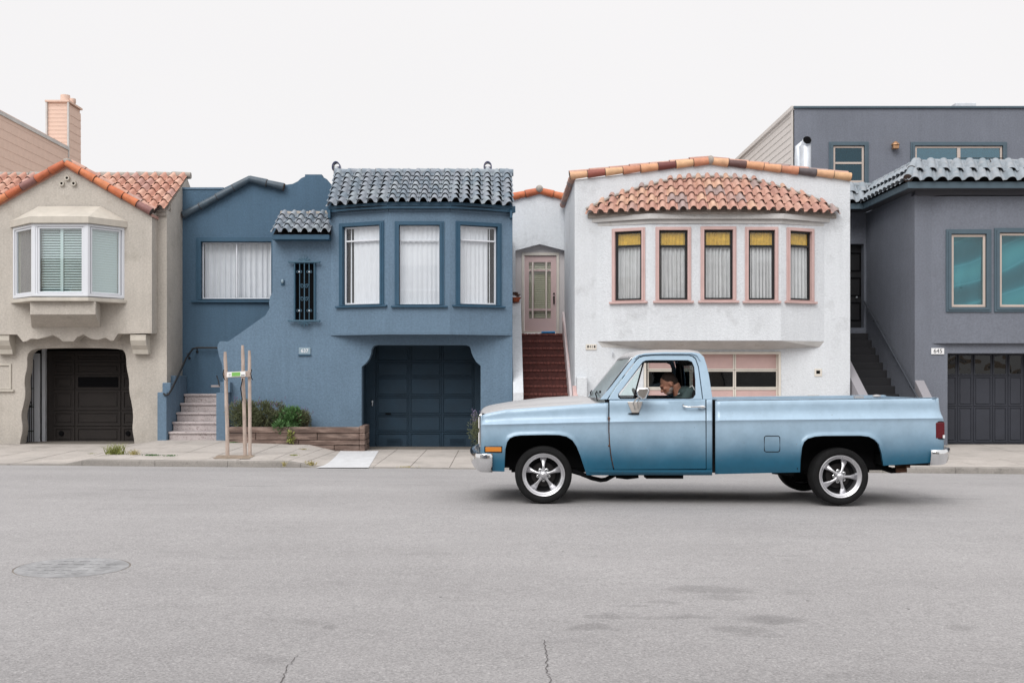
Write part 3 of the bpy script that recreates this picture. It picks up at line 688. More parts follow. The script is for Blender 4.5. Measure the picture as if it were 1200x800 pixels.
for i, (pl, L_) in enumerate(zip(bay, Ls)):
    mb = MB(); ring(mb, pl, (.0 if i != 1 else .002, zb, L_ - (.0 if i != 1 else .002), zt), .055, 0, -.08); mb.build('outer_frame', M['vinyl'], bw, bevel=.006)
    e = .075 if i != 1 else .10
    mb = MB(); ring(mb, pl, (e, zb + .06, L_ - e, zt - .06), .035, -.02, -.07); mb.build('sash_frame', M['vinyl'], bw, bevel=.005)
    if i == 1:
        for u in (.075, L_ - .075):
            mb = MB(); pbox(mb, pl, u - .022, zb + .056, u + .022, zt - .056, -.012, -.06); mb.build('mullion', M['vinyl'], bw)
    mb = MB(); pbox(mb, pl, e + .02, zb + .08, L_ - e - .02, zt - .08, -.045, -.05); mb.build('pane', G['bay'], bw)
    if i == 0:
        curtain(bw, pl, (e, zb + .05, L_ - e + .02, zt - .05), -.11, mat('grey_purple_curtain', (.20,.17,.19), .9), 5, .015)
    else:
        u0, u1 = e + .035, L_ - e - .035
        if i == 1:
            um = (u0 + u1)/2
            blinds(pl, u0, zb + .09, um - .03, zt - .09, -.12, M['blind'], .052, .0135).build('blind', M['blind'], bw, kind='stuff')
            blinds(pl, um + .03, zb + .09, u1, zt - .09, -.12, M['blind'], .052, .0135).build('blind', M['blind'], bw, kind='stuff')
            mb = MB(); pbox(mb, pl, um - .028, zb + .09, um + .028, zt - .09, -.085, -.11); mb.build('mullion', M['blind'], bw)
            mb = MB(); pbox(mb, pl, u0, zb + .05, u1, zt - .05, -.22, -.23); mb.build('blind_backing', mat('dim_green_room', (.10,.15,.14), .9), bw)
        else:
            blinds(pl, u0, zb + .09, u1, zt - .09, -.10, M['blind'], .05, .0235).build('blind', M['blind'], bw, kind='stuff')
mb = MB(); mb.hexa([(p0[0]+.03, 22.999, zb-.02), (p1[0]+.04, p1[1]+.16, zb-.02), (p2[0]-.04, p2[1]+.16, zb-.02), (p3[0]-.03, 22.999, zb-.02)], [(p0[0]+.03, 22.999, zb+.02), (p1[0]+.04, p1[1]+.16, zb+.02), (p2[0]-.04, p2[1]+.16, zb+.02), (p3[0]-.03, 22.999, zb+.02)])
mb.build('inner_sill', M['vinyl'], bw)
def hexring(mb, e, za, zb_):
    q = [(p0[0]-e, 22.999), (p1[0]-e*.5, p1[1]-e), (p2[0]+e*.5, p2[1]-e), (p3[0]+e, 22.999)]
    mb.hexa([(x, y, za) for x, y in q], [(x, y, zb_) for x, y in q])
mb = MB(); hexring(mb, .05, zb - .10, zb - .025); mb.build('bay_ledge', M['beige_trim'], bw, bevel=.008)
mb = MB(); hexring(mb, .06, zt + .004, zt + .13); n = len(mb.v)
q = [(p0[0]-.06,22.999), (p1[0]-.03,p1[1]-.06), (p2[0]+.03,p2[1]-.06), (p3[0]+.06,22.999)]; zz = zt + .131
mb.build('bay_cornice', M['beige_trim'], bw, bevel=.008)
mb = MB(); t0, t1 = (PX(46,23), 22.96, PZ(242,23)), (PX(119,23), 22.96, PZ(242,23))
base = [(x, y, zz) for x, y in q]; mb.quadpts([base[0], base[1], t0]); mb.quadpts([base[1], base[2], t1, t0]); mb.quadpts([base[2], base[3], t1]); mb.quadpts([base[0], t0, t1, base[3]]); mb.quadpts(base[::-1])
mb.build('bay_roof', M['beige_trim'], bw)
mb = MB(); a = [(PX(35.3,22.42), 22.42), (PX(112,22.42), 22.42)]; zt2, zm, zl = zb - .102, PZ(368.5, 22.42), PZ(383.5, 23)
x0_, x1_ = PX(37,23), PX(118,23)
f = [(a[0][0],22.42,zt2),(a[1][0],22.42,zt2),(x1_,22.999,zt2),(x0_,22.999,zt2)]; g_ = [(a[0][0],22.42,zm),(a[1][0],22.42,zm),(x1_,22.999,zl),(x0_,22.999,zl)]
mb.hexa(g_, f); mb.build('corbel', M['beige'], bw, bevel=.01)
# --- roofs
apex = Vector((PX(78,23), 22.98, PZ(193,23)))
def gable_z(X): return apex.z - .563 * abs(X - apex.x)
ez, rz = PZ(246.5, 23.2), PZ(207, 24.9); XL, XR = -15.0, -7.03
rf = bpy.data.objects.new('roof', None); put(rf, A, Matrix.Translation((-9.0, 24, 5)))
mb = MB(); mb.hexa([(XL,23.3,ez-.10),(XR-.03,23.3,ez-.10),(XR-.03,24.9,rz-.10),(XL,24.9,rz-.10)], [(XL,23.3,ez-.04),(XR-.03,23.3,ez-.04),(XR-.03,24.9,rz-.04),(XL,24.9,rz-.04)]); mb.build('roof_deck', M['mortar'], rf)
tile_field(rf, TM['beige'], lambda t: Vector((XL + (XR-XL)*t, 23.18, ez)), lambda t: Vector((XL + (XR-XL)*t, 24.9, rz)), 38, 6, lip=.048, skip=lambda t, s, p: p.z < gable_z(p.x) - .10 and abs(p.x - apex.x) < 1.9)
rm = barrel_mesh('ridge_tile_mortar', M['mortar'])
rake_row(rf, rm, (XL, 24.92, rz + .02), (XR + .03, 24.92, rz + .02), 20, .085, name='ridge_tile', face=Vector((0,-1,0)))
for sgn in (-1, 1):
    mb = MB(); e_ = Vector((apex.x + sgn*1.80, 22.99, apex.z - .563*1.80)); b_ = Vector((0, 1.9, 0))
    lo = [apex - Vector((0,0,.08)), e_ - Vector((0,0,.08)), e_ + b_*.35 - Vector((0,0,.08)), apex + b_ - Vector((0,0,.08))]
    mb.hexa(lo, [p + Vector((0,0,.06)) for p in lo]); mb.build('gable_roof', M['tile_beige'], rf)
    lo_, hi_ = (apex.x + sgn*1.79, 22.93, apex.z - .563*1.79 + .02), (apex.x + sgn*.03, 22.93, apex.z + .02)
    rake_row(rf, BM['orange'], lo_, hi_, 6, .075)
    lo_, hi_ = (apex.x + sgn*1.80, 23.14, apex.z - .563*1.80 + .075), (apex.x + sgn*.05, 23.14, apex.z + .075)
    rake_row(rf, TM['beige'] if False else BM['red'], lo_, hi_, 6, .07, name='field_tile')
mb = MB(); mb.ellip(apex + Vector((0,.05,.06)), (.09,.12,.075)); mb.build('ridge_mortar', M['mortar'], rf, smooth=60)

# ================================================================== SHINGLED HOUSE behind
K = thing('shingled_house', (-13.48, 32, 0), 'salmon shingled side wall and chimney rising behind the beige house', 'house')
KX = -13.48; KP = Plane((KX, 26.0), (KX, 35.5))
mb = MB(); mb.box(KX - 6, KX - .03, 26, 35.4, -.3, 8.50); mb.build('wall_core', M['shingle'], K)
z = 2.6
while z < 8.45:
    mb = MB(); a = [KP.pt(0,z,.014), KP.pt(9.5,z,.014), KP.pt(9.5,z,-.02), KP.pt(0,z,-.02)]; b = [KP.pt(0,z+.248,.008), KP.pt(9.5,z+.248,.008), KP.pt(9.5,z+.248,-.02), KP.pt(0,z+.248,-.02)]
    mb.hexa(a, b); mb.build('shingle_course', M['shingle'], K); z += .25
mb = MB(); pbox(mb, KP, 0, 8.46, 8.5, 8.56, .045, -.1); mb.build('eave_trim', M['whitetrim'], K)
ch = MB(); ch.box(KX - .655, KX - .02, 34.52, 35.5, 8.0, 9.95); chim = ch.build('chimney', M['shingle'], K)
FP = Plane(34.5); z = 8.35
while z < 9.9:
    mb = MB(); a = [FP.pt(KX-.655,z,.009), FP.pt(KX,z,.009), FP.pt(KX,z,-.019), FP.pt(KX-.655,z,-.019)]; b = [FP.pt(KX-.655,z+.12,.002), FP.pt(KX,z+.12,.002), FP.pt(KX,z+.12,-.019), FP.pt(KX-.655,z+.12,-.019)]
    mb.hexa(a, b); mb.build('shingle_course', M['shingle'], chim); z += .125
z = 8.6
while z < 9.85:
    mb = MB(); a = [KP.pt(8.53,z,.014), KP.pt(9.5,z,.014), KP.pt(9.5,z,-.02), KP.pt(8.53,z,-.02)]; b = [KP.pt(8.53,z+.248,.006), KP.pt(9.5,z+.248,.006), KP.pt(9.5,z+.248,-.02), KP.pt(8.53,z+.248,-.02)]
    mb.hexa(a, b); mb.build('shingle_course', M['shingle'], chim); z += .25
for xx in (KX - .66, KX + .01):
    mb = MB(); mb.box(xx - .025, xx + .025, 34.44, 34.5, 8.25, 9.96); mb.build('corner_trim', M['whitetrim'], chim)
mb = MB(); mb.box(KX - .70, KX + .05, 34.42, 35.55, 9.965, 10.02); mb.build('chimney_cap', M['shingle'], chim)
for xc, r_, h_ in ((KX - .25, .15, .26), (KX - .02, .10, .15)):
    mb = MB(); mb.lathe([(r_*.8, 0), (r_, .02), (r_*.95, h_), (r_*.7, h_), (r_*.6, h_-.1)], (xc, 34.9, 10.021), 'Z', 20); mb.build('chimney_pot', M['shingle'], chim, smooth=50)

# ================================================================== BLUE HOUSE
B = thing('blue_house', (PX(480,23.3), 23.3, 0), 'slate blue stucco house with grey tile roof and navy garage door', 'house')
B1, B2 = Plane(24.5), Plane(23.3)
# recessed left wall
def bcur(w, r): curtain(w, B1, r, -.22, M['curtain'], 13, .022)
h1, _ = window(B, B1, (235.5,283,318.5,350.5), casing=(.10,.09,.09,.03), casing_mat=M['blue_trim'], sash_mat=M['vinyl'], sash_w=.025, sash_off=-.07, bars=[('v',276.5,.03)], sill=(.20,.045,.08,M['blue_trim']), glass_mat=G['curtainglass'], cur=bcur, label='wide sliding window with white curtains')
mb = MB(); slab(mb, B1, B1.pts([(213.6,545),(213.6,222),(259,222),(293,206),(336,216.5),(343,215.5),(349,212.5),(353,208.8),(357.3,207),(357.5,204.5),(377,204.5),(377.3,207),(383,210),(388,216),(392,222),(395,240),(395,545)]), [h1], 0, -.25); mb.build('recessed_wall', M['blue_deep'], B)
mb = MB(); r = prect(B1, 213.6, 219.8, 262, 221.9); pbox(mb, B1, r[0], r[1], r[2], r[3], .02, -.26); mb.build('parapet_cap', M['blue'], B)
for a, b, n in (((214.5,252.5),(293,209.5),4), ((333,219.5),(293,209.5),2)):
    ua, za = Plane(24.42).uz(*a); ub, zb2 = Plane(24.42).uz(*b); rake_row(B, BM['slate'], (ua, 24.42, za), (ub, 24.42, zb2), n, .082)
# projecting front wall
b2 = B2.pts([(319.2,279)] ) 
curve = [(319.2,279),(319.2,342),(316.4,347.7),(315.2,355),(316,361),(311,369.5),(268.2,399.6),(264.5,400.2),(261.5,399.6),(257.5,400),(255,404),(254.8,408),(256.5,417),(260.5,428),(261.3,441),(262,461),(262,545)]
out = B2.pts(curve + [(600.6,545),(600.6,246),(386,246),(386,279)])
hole_g = B2.pts([(423.8,540),(423.8,429.5),(428.5,425.8),(432.5,420.5),(434.8,414.5),(435.5,409),(437.5,405.5),(441.5,404.2),(546,404.2),(550,405.5),(551.5,408.5),(552.5,413),(554.5,418),(558,424),(563.2,428.5),(563.2,540)])
hw = B2.pts([(346,308.5),(346,375),(369,375),(369,308.5)])
mb = MB(); slab(mb, B2, out, [hole_g, hw], 0, -.28); mb.build('front_wall', M['blue'], B, bevel=.01)
mb = MB(); BX0, BX1 = PX(213.6,24.5), PX(600.6,23.3)
mb.box(PX(396,24.5), BX1 - .001, 23.59, 33, 4.45, 4.75); mb.box(BX1 - .21, BX1 - .003, 23.59, 33, -.4, 4.44); mb.box(PX(396,24.5), BX1 - .22, 32.8, 33, -.4, 4.44); mb.build('outer_wall', M['blue'], B)
mb = MB(); mb.box(BX0+.02, PX(396,24.5)-.01, 24.76, 33, -.4, 4.5); mb.build('rear_block', M['dark'], B)   # solid mass behind the recessed wall, below its parapet
# --- barred window with wrought iron
wt = bpy.data.objects.new('barred_window', None); put(wt, B, Matrix.Translation((PX(357,23.3), 23.3, 2)))
r = prect(B2, 346, 308.5, 369, 375)
mb = MB(); ring(mb, B2, (r[0]-.03, r[1]-.03, r[2]+.03, r[3]+.03), .035, .012, -.08); mb.build('frame', M['blue_trim'], wt, bevel=.004)
mb = MB(); pbox(mb, B2, r[0], r[1], r[2], r[3], -.1, -.12); mb.build('pane', M['black'], wt)
for t in (.0, .26, .5, .74, 1.0):
    u = r[0] + (r[2]-r[0])*t; mb = MB(); mb.tube([(u, 23.22, r[1]-.03), (u, 23.22, r[3]+.03)], .012 if t in (0,.5,1) else .009, 8); mb.build('bar', M['teal_iron'], wt, smooth=50)
for z in (r[3]+.02, r[1]-.02):
    mb = MB(); mb.box(r[0]-.11, r[2]+.11, 23.19, 23.25, z-.018, z+.018); mb.build('rail', M['teal_iron'], wt, bevel=.005)
    for u in (r[0]-.11, r[2]+.11):
        mb = MB(); mb.lathe([(0,-.035),(.022,-.01),(.026,0),(.02,.012),(0,.03)], (u, 23.22, z), 'X', 10); mb.build('finial', M['teal_iron'], wt, smooth=50)
def scroll(u, z, s, fl, turn=1.4, w=.007):
    pts = []
    for k in range(15):
        a = k/14*turn*2*math.pi; rr = s*(1 - .75*k/14); pts.append((u + fl*(rr*math.cos(a) - s), 23.205, z + rr*math.sin(a)))
    mb = MB(); mb.tube(pts, w, 5); mb.build('scroll', M['teal_iron'], wt, smooth=50)
um = (r[0]+r[2])/2
for f_ in (-1, 1):
    for dz, fz in ((.05, 1), (-.22, 1)):
        scroll(um + f_*.10, (r[1]+r[3])/2 + dz + .06, .05, f_)
    for zz in (r[3]-.19, r[1]+.19):
        for g2 in (-1, 1):
            scroll(um + f_*.105 + g2*.0, zz, .032, g2, 1.1, .006)
        mb = MB(); mb.ellip((um + f_*.105, 23.2, zz), (.018,.012,.018), u=8, v=6); mb.build('rosette', M['galv'], wt)
for z, sg in ((r[3]+.04, 1), (r[1]-.04, -1)):
    for k in range(5):
        a = R(20 + 35*k); mb = MB(); mb.tube([(um, 23.21, z), (um + .13*math.cos(a), 23.21, z + sg*.09*math.sin(a)), (um + .09*math.cos(a), 23.21, z + sg*.12*math.sin(a))], [.014,.012,.006], 5); mb.build('crest_leaf', M['teal_iron'], wt, smooth=50)
# doorbell lamp and number plate
u, z = B2.uz(331.5, 331); mb = MB(); pbox(mb, B2, u-.04, z-.06, u+.04, z+.05, .02, .001); l = mb.build('wall_lamp', M['blue_trim'], B, bevel=.01)
mb = MB(); mb.ellip((u, 23.3-.05, z+.02), (.03,.035,.045), u=12, v=8); mb.build('lamp_globe', M['plate_blue'], l, smooth=60)
mb = MB(); rr = prect(B2, 350.3, 407, 364, 415); pbox(mb, B2, *rr, .02, .001); pt = mb.build('number_plate', M['plate_blue'], B, bevel=.004)
mb = MB(); pbox(mb, B2, rr[0]-.01, rr[1]-.03, rr[2]+.01, rr[1]-.002, .03, .001); mb.build('plate_ledge', M['blue_trim'], pt)
text_part('637', pt, B2, 357.2, 411, .105, M['paper'], .021)
# garage
Bd = Plane(24.22)
panel_door(B, Bd, (429,400,559,530), [440.5,479.6,517.6,556], [402,423.4,441.5,464,486,506.6,530], M['blue_door'], 0, bead=.022, label='navy sectional garage door')
mb = MB(); r_ = prect(Bd, 426.5, 400, 440, 532); pbox(mb, Bd, *r_, .03, -.05); r_ = prect(Bd, 556.3, 400, 566, 532); pbox(mb, Bd, *r_, .03, -.05); mb.build('door_jamb', M['blue_door'], B, bevel=.006)
for px, py in ((436.7,472),(517.6,475)):
    u, z = Bd.uz(px if px < 440 else 455, py if px < 440 else 484.5); mb = MB()
    if px < 440: mb.ellip((u, 24.17, z+.03), (.022,.02,.03), u=10, v=8); mb.tube([(u,24.17,z+.02),(u,24.15,z-.06)], .012, 6); mb.build('lock_handle', M['galv'], B, smooth=50)
    else: pbox(mb, Bd, u-.06, z-.015, u+.06, z+.015, .03, .001); mb.build('pull_handle', M['black'], B, bevel=.004)
for x0 in (453, 527):
    mb = MB(); q = prect(Bd, x0, 513.5, x0+18, 520.5); ring(mb, Bd, q, .015, .012, .0)
    for k in range(4): pbox(mb, Bd, q[0]+.02, q[1]+.02+k*.022, q[2]-.02, q[1]+.03+k*.022, .012, 0)
    mb.build('door_vent', M['blue_door'], B)
mb = MB(); x0, x1 = PX(423.8,23.3)-.005, PX(563.2,23.3)+.005
mb.box(x0-.06, x0-.005, 23.585, 24.5, -.4, 2.15); mb.box(x1+.005, x1+.06, 23.585, 24.5, -.4, 2.15); mb.box(x0-.06, x1+.06, 23.585, 24.5, 2.155, 2.2); mb.build('garage_reveal', M['blue_door'], B)
# --- bay with three windows
bp = [(PX(387.3,23.29),23.29), (PX(456,22.75),22.75), (PX(527,22.75),22.75), (PX(600.3,23.29),23.29)]
bz0, bz1 = PZ(390,22.75), PZ(242,22.75)
bh = {0: [(402,264.5,446,357)], 1: [(467.5,263.5,515.5,357)], 2: [(538.5,264.5,583,357)]}
bayo = bpy.data.objects.new('bay', None); put(bayo, B, Matrix.Translation((-1.6, 23, bz0)))
for i in range(3):
    pl = Plane(bp[i], bp[i+1]); L_ = (Vector(bp[i+1]) - Vector(bp[i])).length; px = bh[i][0]
    def bc(w, r, pl=pl, i=i):
        if i == 2: r = (r[0], r[1], r[2] - .10, r[3])
        curtain(w, pl, r, -.115, M['curtain'], 7, .012)
    h, w = window(B, pl, px, casing=(.085,.07,.085,.02), casing_mat=M['blue_trim'], sash_mat=M['vinyl'] if i != 1 else M['vinyl'], sash_w=.03 if i != 1 else .012, sash_off=-.05, bars=[('h',281.7,.03 if i != 1 else .014)], sill=(.16,.035,.07,M['blue_trim']), glass_mat=G['curtainglass'], cur=bc,
                  label=('left','middle','right')[i] + ' white curtained window of the bay')
    mb = MB(); e0 = 0.0; slab(mb, pl, rect(0, bz0 + .002, L_, bz1), [h], 0, -.12); mb.build('bay_wall', M['blue'], bayo)
    mb = MB(); pbox(mb, pl, -.03, PZ(245.3,22.75), L_ + .03, PZ(237.5,22.75), .10, -.02); mb.build('fascia', M['blue_trim'], bayo, bevel=.004)
    mb = MB(); pbox(mb, pl, 0, PZ(248,22.75), L_, PZ(245.4,22.75), .03, -.02); mb.build('frieze', M['blue'], bayo)
q = bp; mb = MB(); mb.hexa([(x, y, bz0 - .03) for x, y in q], [(x, y, bz0 + .0) for x, y in q]); mb.build('bay_soffit', M['blue'], bayo)
mb = MB(); q2 = [(q[0][0]+.2, 23.28), (q[1][0]+.1, 23.0), (q[2][0]-.1, 23.0), (q[3][0]-.2, 23.28)]; mb.hexa([(x, y, bz0 + .2) for x, y in q2], [(x, y, bz1 - .1) for x, y in q2])
mb.build('interior_wall', M['dark'], bayo)
# curved moulding under the bay (cove to the wall)
mb = MB(); mb.hexa([(q[0][0]+.55,23.299,bz0-.10),(q[3][0]-.55,23.299,bz0-.10),(q[3][0]-.3,23.299,bz0-.031),(q[0][0]+.3,23.299,bz0-.031)], [(q[0][0]+.8,23.15,bz0-.05),(q[3][0]-.8,23.15,bz0-.05),(q[3][0]-.75,23.0,bz0-.031),(q[0][0]+.75,23.0,bz0-.031)]) if False else None
# --- roofs
ro = bpy.data.objects.new('roof', None); put(ro, B, Matrix.Translation((-1.6, 23, 5)))
XL, XR = PX(383,23.1), PX(601.5,23.1)
def eY(X):
    x1, x2 = bp[1][0], bp[2][0]
    if X < x1: return 22.58 + (23.14 - 22.58) * ((x1 - X) / (x1 - XL)) ** 1.15
    if X > x2: return 22.58 + (23.14 - 22.58) * ((X - x2) / (XR - x2)) ** 1.15
    return 22.58
ez = PZ(238.5, 22.58); rz = PZ(203, 24.0)
e = lambda t: Vector((XL + (XR-XL)*t, eY(XL + (XR-XL)*t), ez)); rr_ = lambda t: Vector((XL + .03 + (XR - XL - .05)*t, 24.0, rz))
tile_field(ro, TM['blue'], e, rr_, 18, 7, lip=.05)
mb = MB(); n = 24; mb.grid([[e(k/n) + Vector((0,.06,-.035)) for k in range(n+1)], [rr_(k/n) + Vector((0,0,-.03)) for k in range(n+1)]]); mb.grid([[e(k/n) + Vector((0,.06,-.10)) for k in range(n+1)], [rr_(k/n) + Vector((0,0,-.10)) for k in range(n+1)]])
mb.build('roof_deck', M['dark'], ro)
mb = MB(); mb.box(XL+.06, XR-.04, 23.95, 24.9, 4.72, PZ(208,24)); mb.build('roof_wall', M['blue'], ro)
for xx in (XL+.02, XR-.07):
    mb = MB(); mb.hexa([(xx,23.1,4.74),(xx+.05,23.1,4.74),(xx+.05,24.0,4.74),(xx,24.0,4.74)], [(xx,23.1,ez-.08),(xx+.05,23.1,ez-.08),(xx+.05,24.0,rz-.06),(xx,24.0,rz-.06)]); mb.build('barge_board', M['blue_trim'], ro)
rake_row(ro, barrel_mesh('ridge_tile_bluegrey', M['tile_blue']), (XL+.02, 24.02, rz + .015), (XR, 24.02, rz + .015), 13, .085, name='ridge_tile')
# vent hoods behind the ridge
for px in (393.5, 571.5):
    c = (PX(px, 24.5), 24.5, PZ(195.5, 24.5)); mb = MB(); rows = []
    for y in (0, .22): rows.append([(c[0] + .092*math.cos(a), c[1] + y, c[2] + .125*math.sin(a)) for a in [math.pi*k/12 for k in range(-2, 15)]])
    rows2 = [[(c[0] + (x-c[0])*.82, y, c[2] + (z-c[2])*.84) for x, y, z in rw] for rw in rows]
    mb.grid(rows); mb.grid([rows2[1], rows2[0]]); mb.grid([rows2[0], rows[0]]); mb.grid([rows[1], rows2[1]]); v = mb.build('roof_vent', mat('navy_vent_metal', (.02,.025,.10), .4), ro, smooth=40)
    mb = MB(); mb.lathe([(.07,-.3),(.07,.02),(.0,.03)], (c[0], c[1]+.11, c[2]), 'Z', 14); mb.build('vent_pipe', M['vinyl'], v, smooth=40)
# small roof over the barred window
ro2 = bpy.data.objects.new('porch_roof', None); put(ro2, B, Matrix.Translation((-4.2, 23, 4.5)))
XL2, XR2 = PX(317,22.98), PX(386.5,22.98); e2z, r2z = PZ(274,22.98), PZ(251.5,24.0)
tile_field(ro2, TM['blue'], lambda t: Vector((XL2 + (XR2-XL2)*t, 22.98, e2z)), lambda t: Vector((XL2 + (XR2-XL2)*t, 24.0, r2z)), 6, 4, lip=.05)
mb = MB(); mb.hexa([(XL2+.03,23.04,e2z-.10),(XR2-.02,23.04,e2z-.10),(XR2-.02,24.0,r2z-.10),(XL2+.03,24.0,r2z-.10)], [(XL2+.03,23.04,e2z-.035),(XR2-.02,23.04,e2z-.035),(XR2-.02,24.0,r2z-.035),(XL2+.03,24.0,r2z-.035)]); mb.build('roof_deck', M['dark'], ro2)
mb = MB(); mb.box(PX(319.5,23.05), PX(386,23.05), 23.0, 23.298, PZ(280.5,23.0), PZ(274.8,23.0)); mb.build('fascia', M['blue_trim'], ro2, bevel=.005)
rake_row(ro2, rm, (XL2, 24.02, r2z+.01), (XR2, 24.02, r2z+.01), 4, .07, name='ridge_tile')
mb = MB(); mb.hexa([(PX(319.5,23.3),23.581,3.6),(PX(386,23.3),23.581,3.6),(PX(386,23.3),24.49,3.6),(PX(319.5,23.3),24.49,3.6)], [(PX(319.5,23.3),23.581,e2z+.12),(PX(386,23.3),23.581,e2z+.12),(PX(386,23.3),24.49,r2z-.15),(PX(319.5,23.3),24.49,r2z-.15)]); mb.build('porch_side_wall', M['blue'], B)
# --- front stairs with blue cheeks
st = bpy.data.objects.new('front_stairs', None); put(st, B, Matrix.Translation((PX(225,23.1), 23.1, .1)))
sx0 = PX(197,23.1); g0 = .10; rise = .192; tread = .28
for i in range(6):
    y0 = 23.1 + tread*i; xa = sx0 if i < 5 else PX(247, y0); xb = PX(256,23.1) if i < 5 else PX(262, y0)
    mb = MB(); mb.box(xa + .02, xb, y0 + .025, y0 + tread + (.02 if i < 4 else 1.0), g0 + rise*i - (.3 if i == 0 else 0), g0 + rise*(i+1) - .055)
    s = mb.build('step', M['terrazzo'], st)
    mb = MB(); mb.box(xa, xb, y0 - .005, y0 + tread + (.0 if i < 4 else 1.0), g0 + rise*(i+1) - .053, g0 + rise*(i+1)); mb.build('tread_slab', M['terrazzo'], s, bevel=.014)
for x0, x1, top, ya, yb in ((184.3,196.2,459.5,23.0,23.28), (190.2,203,448.3,23.285,23.62), (193.5,206,440,23.625,23.95)):
    mb = MB(); z = PZ(top, ya); mb.box(PX(x0,ya), sx0 - .003, ya, yb, -.3, z); mb.build('stair_cheek', M['blue'], st, bevel=.012)
mb = MB(); mb.box(PX(193.5,23.6), sx0 - .003, 23.955, 24.49, -.3, PZ(440,23.95)); mb.build('stair_cheek', M['blue'], st, bevel=.012)
mb = MB(); mb.box(PX(253.3,23.0), PX(266,23.0), 23.0, 23.295, -.3, PZ(460.2,23.0)); mb.build('stair_pier', M['blue'], st, bevel=.012)
mb = MB(); mb.box(PX(257.6,23.12), PX(269.5,23.12), 23.12, 23.29, PZ(460.2,23.0)+.001, PZ(447.5,23.12)); mb.build('stair_pier', M['blue'], st, bevel=.012)
def hp(px, py, D): return (PX(px,D), D, PZ(py,D))
mb = MB(); mb.tube([hp(192,461,23.0), hp(193.5,463,22.95), hp(197,462.3,22.96), hp(200,458,23.05), hp(207,444,23.35), hp(218,420,23.95), hp(226,408.5,24.35), hp(231,407.3,24.38), hp(262,407.5,24.38)], .022, 8)
hr = mb.build('handrail', M['iron'], st, smooth=50)
for a, b in (((231,410.5,24.4),(231,408,24.38)), ((222,418,24.2),(219,414,24.1))):
    mb = MB(); mb.tube([hp(a[0], a[1]+1, 24.48), hp(*b)], .012, 6); mb.ellip(hp(a[0], a[1]+1.5, 24.47), (.03,.012,.03), u=10, v=6); mb.build('rail_bracket', M['iron'], hr)
mb = MB(); mb.tube([hp(254,440,23.2), hp(256,446,23.1), hp(257,452,23.02)], .012, 6); mb.build('rail_end', M['iron'], st)

# ================================================================== WHITE HOUSE
W = thing('white_house', (PX(832,23), 23, 0), 'white stucco house with clay tile edges and five pink trimmed windows', 'house')
C0, C1 = Plane(23.0), Plane(26.8)
CXL = PX(673.5,23)
gh = prect(C0, 754.5, 412, 915, 540)
mb = MB(); slab(mb, C0, C0.pts([(673.5,545),(673.5,210.8),(720,205.6),(780,198.3),(833,192.3),(880,197.5),(940,204.8),(996.5,211.5),(996.5,545)]), [rect(*gh)], 0, -.25); mb.build('front_wall', M['white'], W, bevel=.012)
SP = Plane((CXL, 26.79), (CXL, 23.251)); zt = C0.uz(673.5,210.8)[1]
mb = MB(); slab(mb, SP, rect(0, -.4, 3.539, zt), [], -.001, -.25); mb.build('side_wall', M['white'], W)
XR_ = PX(996.5,23)
mb = MB(); mb.box(CXL+.26, XR_, 26.0, 26.2, -.4, 5.3); mb.box(XR_-.25, XR_-.001, 23.251, 33, -.4, zt); mb.box(CXL+.26, XR_-.26, 23.251, 33, 5.0, 5.15); mb.box(CXL+.26, XR_-.26, 26.21, 33, -.4, 4.99); mb.build('outer_wall', M['white'], W)
mb = MB(); mb.box(CXL+.26, XR_-.26, 25.9, 25.99, -.4, 4.9); mb.box(CXL+.26, XR_-.26, 23.26, 25.88, 2.25, 2.3); mb.build('interior_wall', M['dark'], W)
# recessed entrance wall
al = C1.pts([(604,396),(604,293.5),(632.5,286),(662.3,293.5),(662.3,396)])
mb = MB(); slab(mb, C1, C1.pts([(596,520),(596,236),(632,223),(666,236),(666,520)]), [al], 0, -.18); mb.build('entrance_wall', M['white'], W)
mb = MB(); mb.box(PX(590,27), PX(672,27), 26.99, 27.0, 5.0, 5.0) if False else None
E1 = Plane(26.985)
dr = prect(E1, 614.5, 299.7, 652, 388.5)
mb = MB(); slab(mb, E1, E1.pts([(601,396),(601,280),(667,280),(667,396)]), [rect(*prect(E1, 611.3, 296, 655.3, 396))], 0, -.2); mb.build('alcove_wall', mat('grey_alcove_plaster', (.56,.53,.53), .9, bump=.3, bscale=50), W)
mb = MB(); r_ = prect(E1, 611.4, 296.1, 655.2, 396); slab(mb, E1, rect(*r_), [rect(dr[0]-.005, r_[1]+.01, dr[2]+.005, dr[3]+.005)], .03, -.1); mb.build('door_frame', M['cream'], W, bevel=.008)
# front door with leaded lights
def dpx(x0, y0, x1, y1): return rect(*prect(E1, x0, y0, x1, y1))
lights = []
for x0, x1 in ((619.9,623.2),(625.5,639.2),(641.2,645.6)):
    for y0, y1 in ((307,315.5),(317.8,361.5),(364,372.8)): lights.append((x0, y0, x1, y1))
mb = MB(); slab(mb, E1, rect(*dr), [dpx(*l) for l in lights], -.02, -.06); door = mb.build('front_door', M['pinkdoor'], W, bevel=.003)
for l in lights:
    mb = MB(); r_ = prect(E1, *l); pbox(mb, E1, *r_, -.035, -.045); mb.build('pane', G['plain'], door)
q = prect(E1, 619, 306, 646, 374)
blinds(E1, q[0], q[1], q[2], q[3], -.10, None, .045, .018).build('blind', mat('olive_cream_blind', (.52,.49,.36), .7), door, kind='stuff')
mb = MB(); pbox(mb, E1, q[0]-.05, q[1]-.05, q[2]+.05, q[3]+.05, -.16, -.17); mb.build('door_backing', mat('olive_shade', (.36,.34,.24), .8), door)
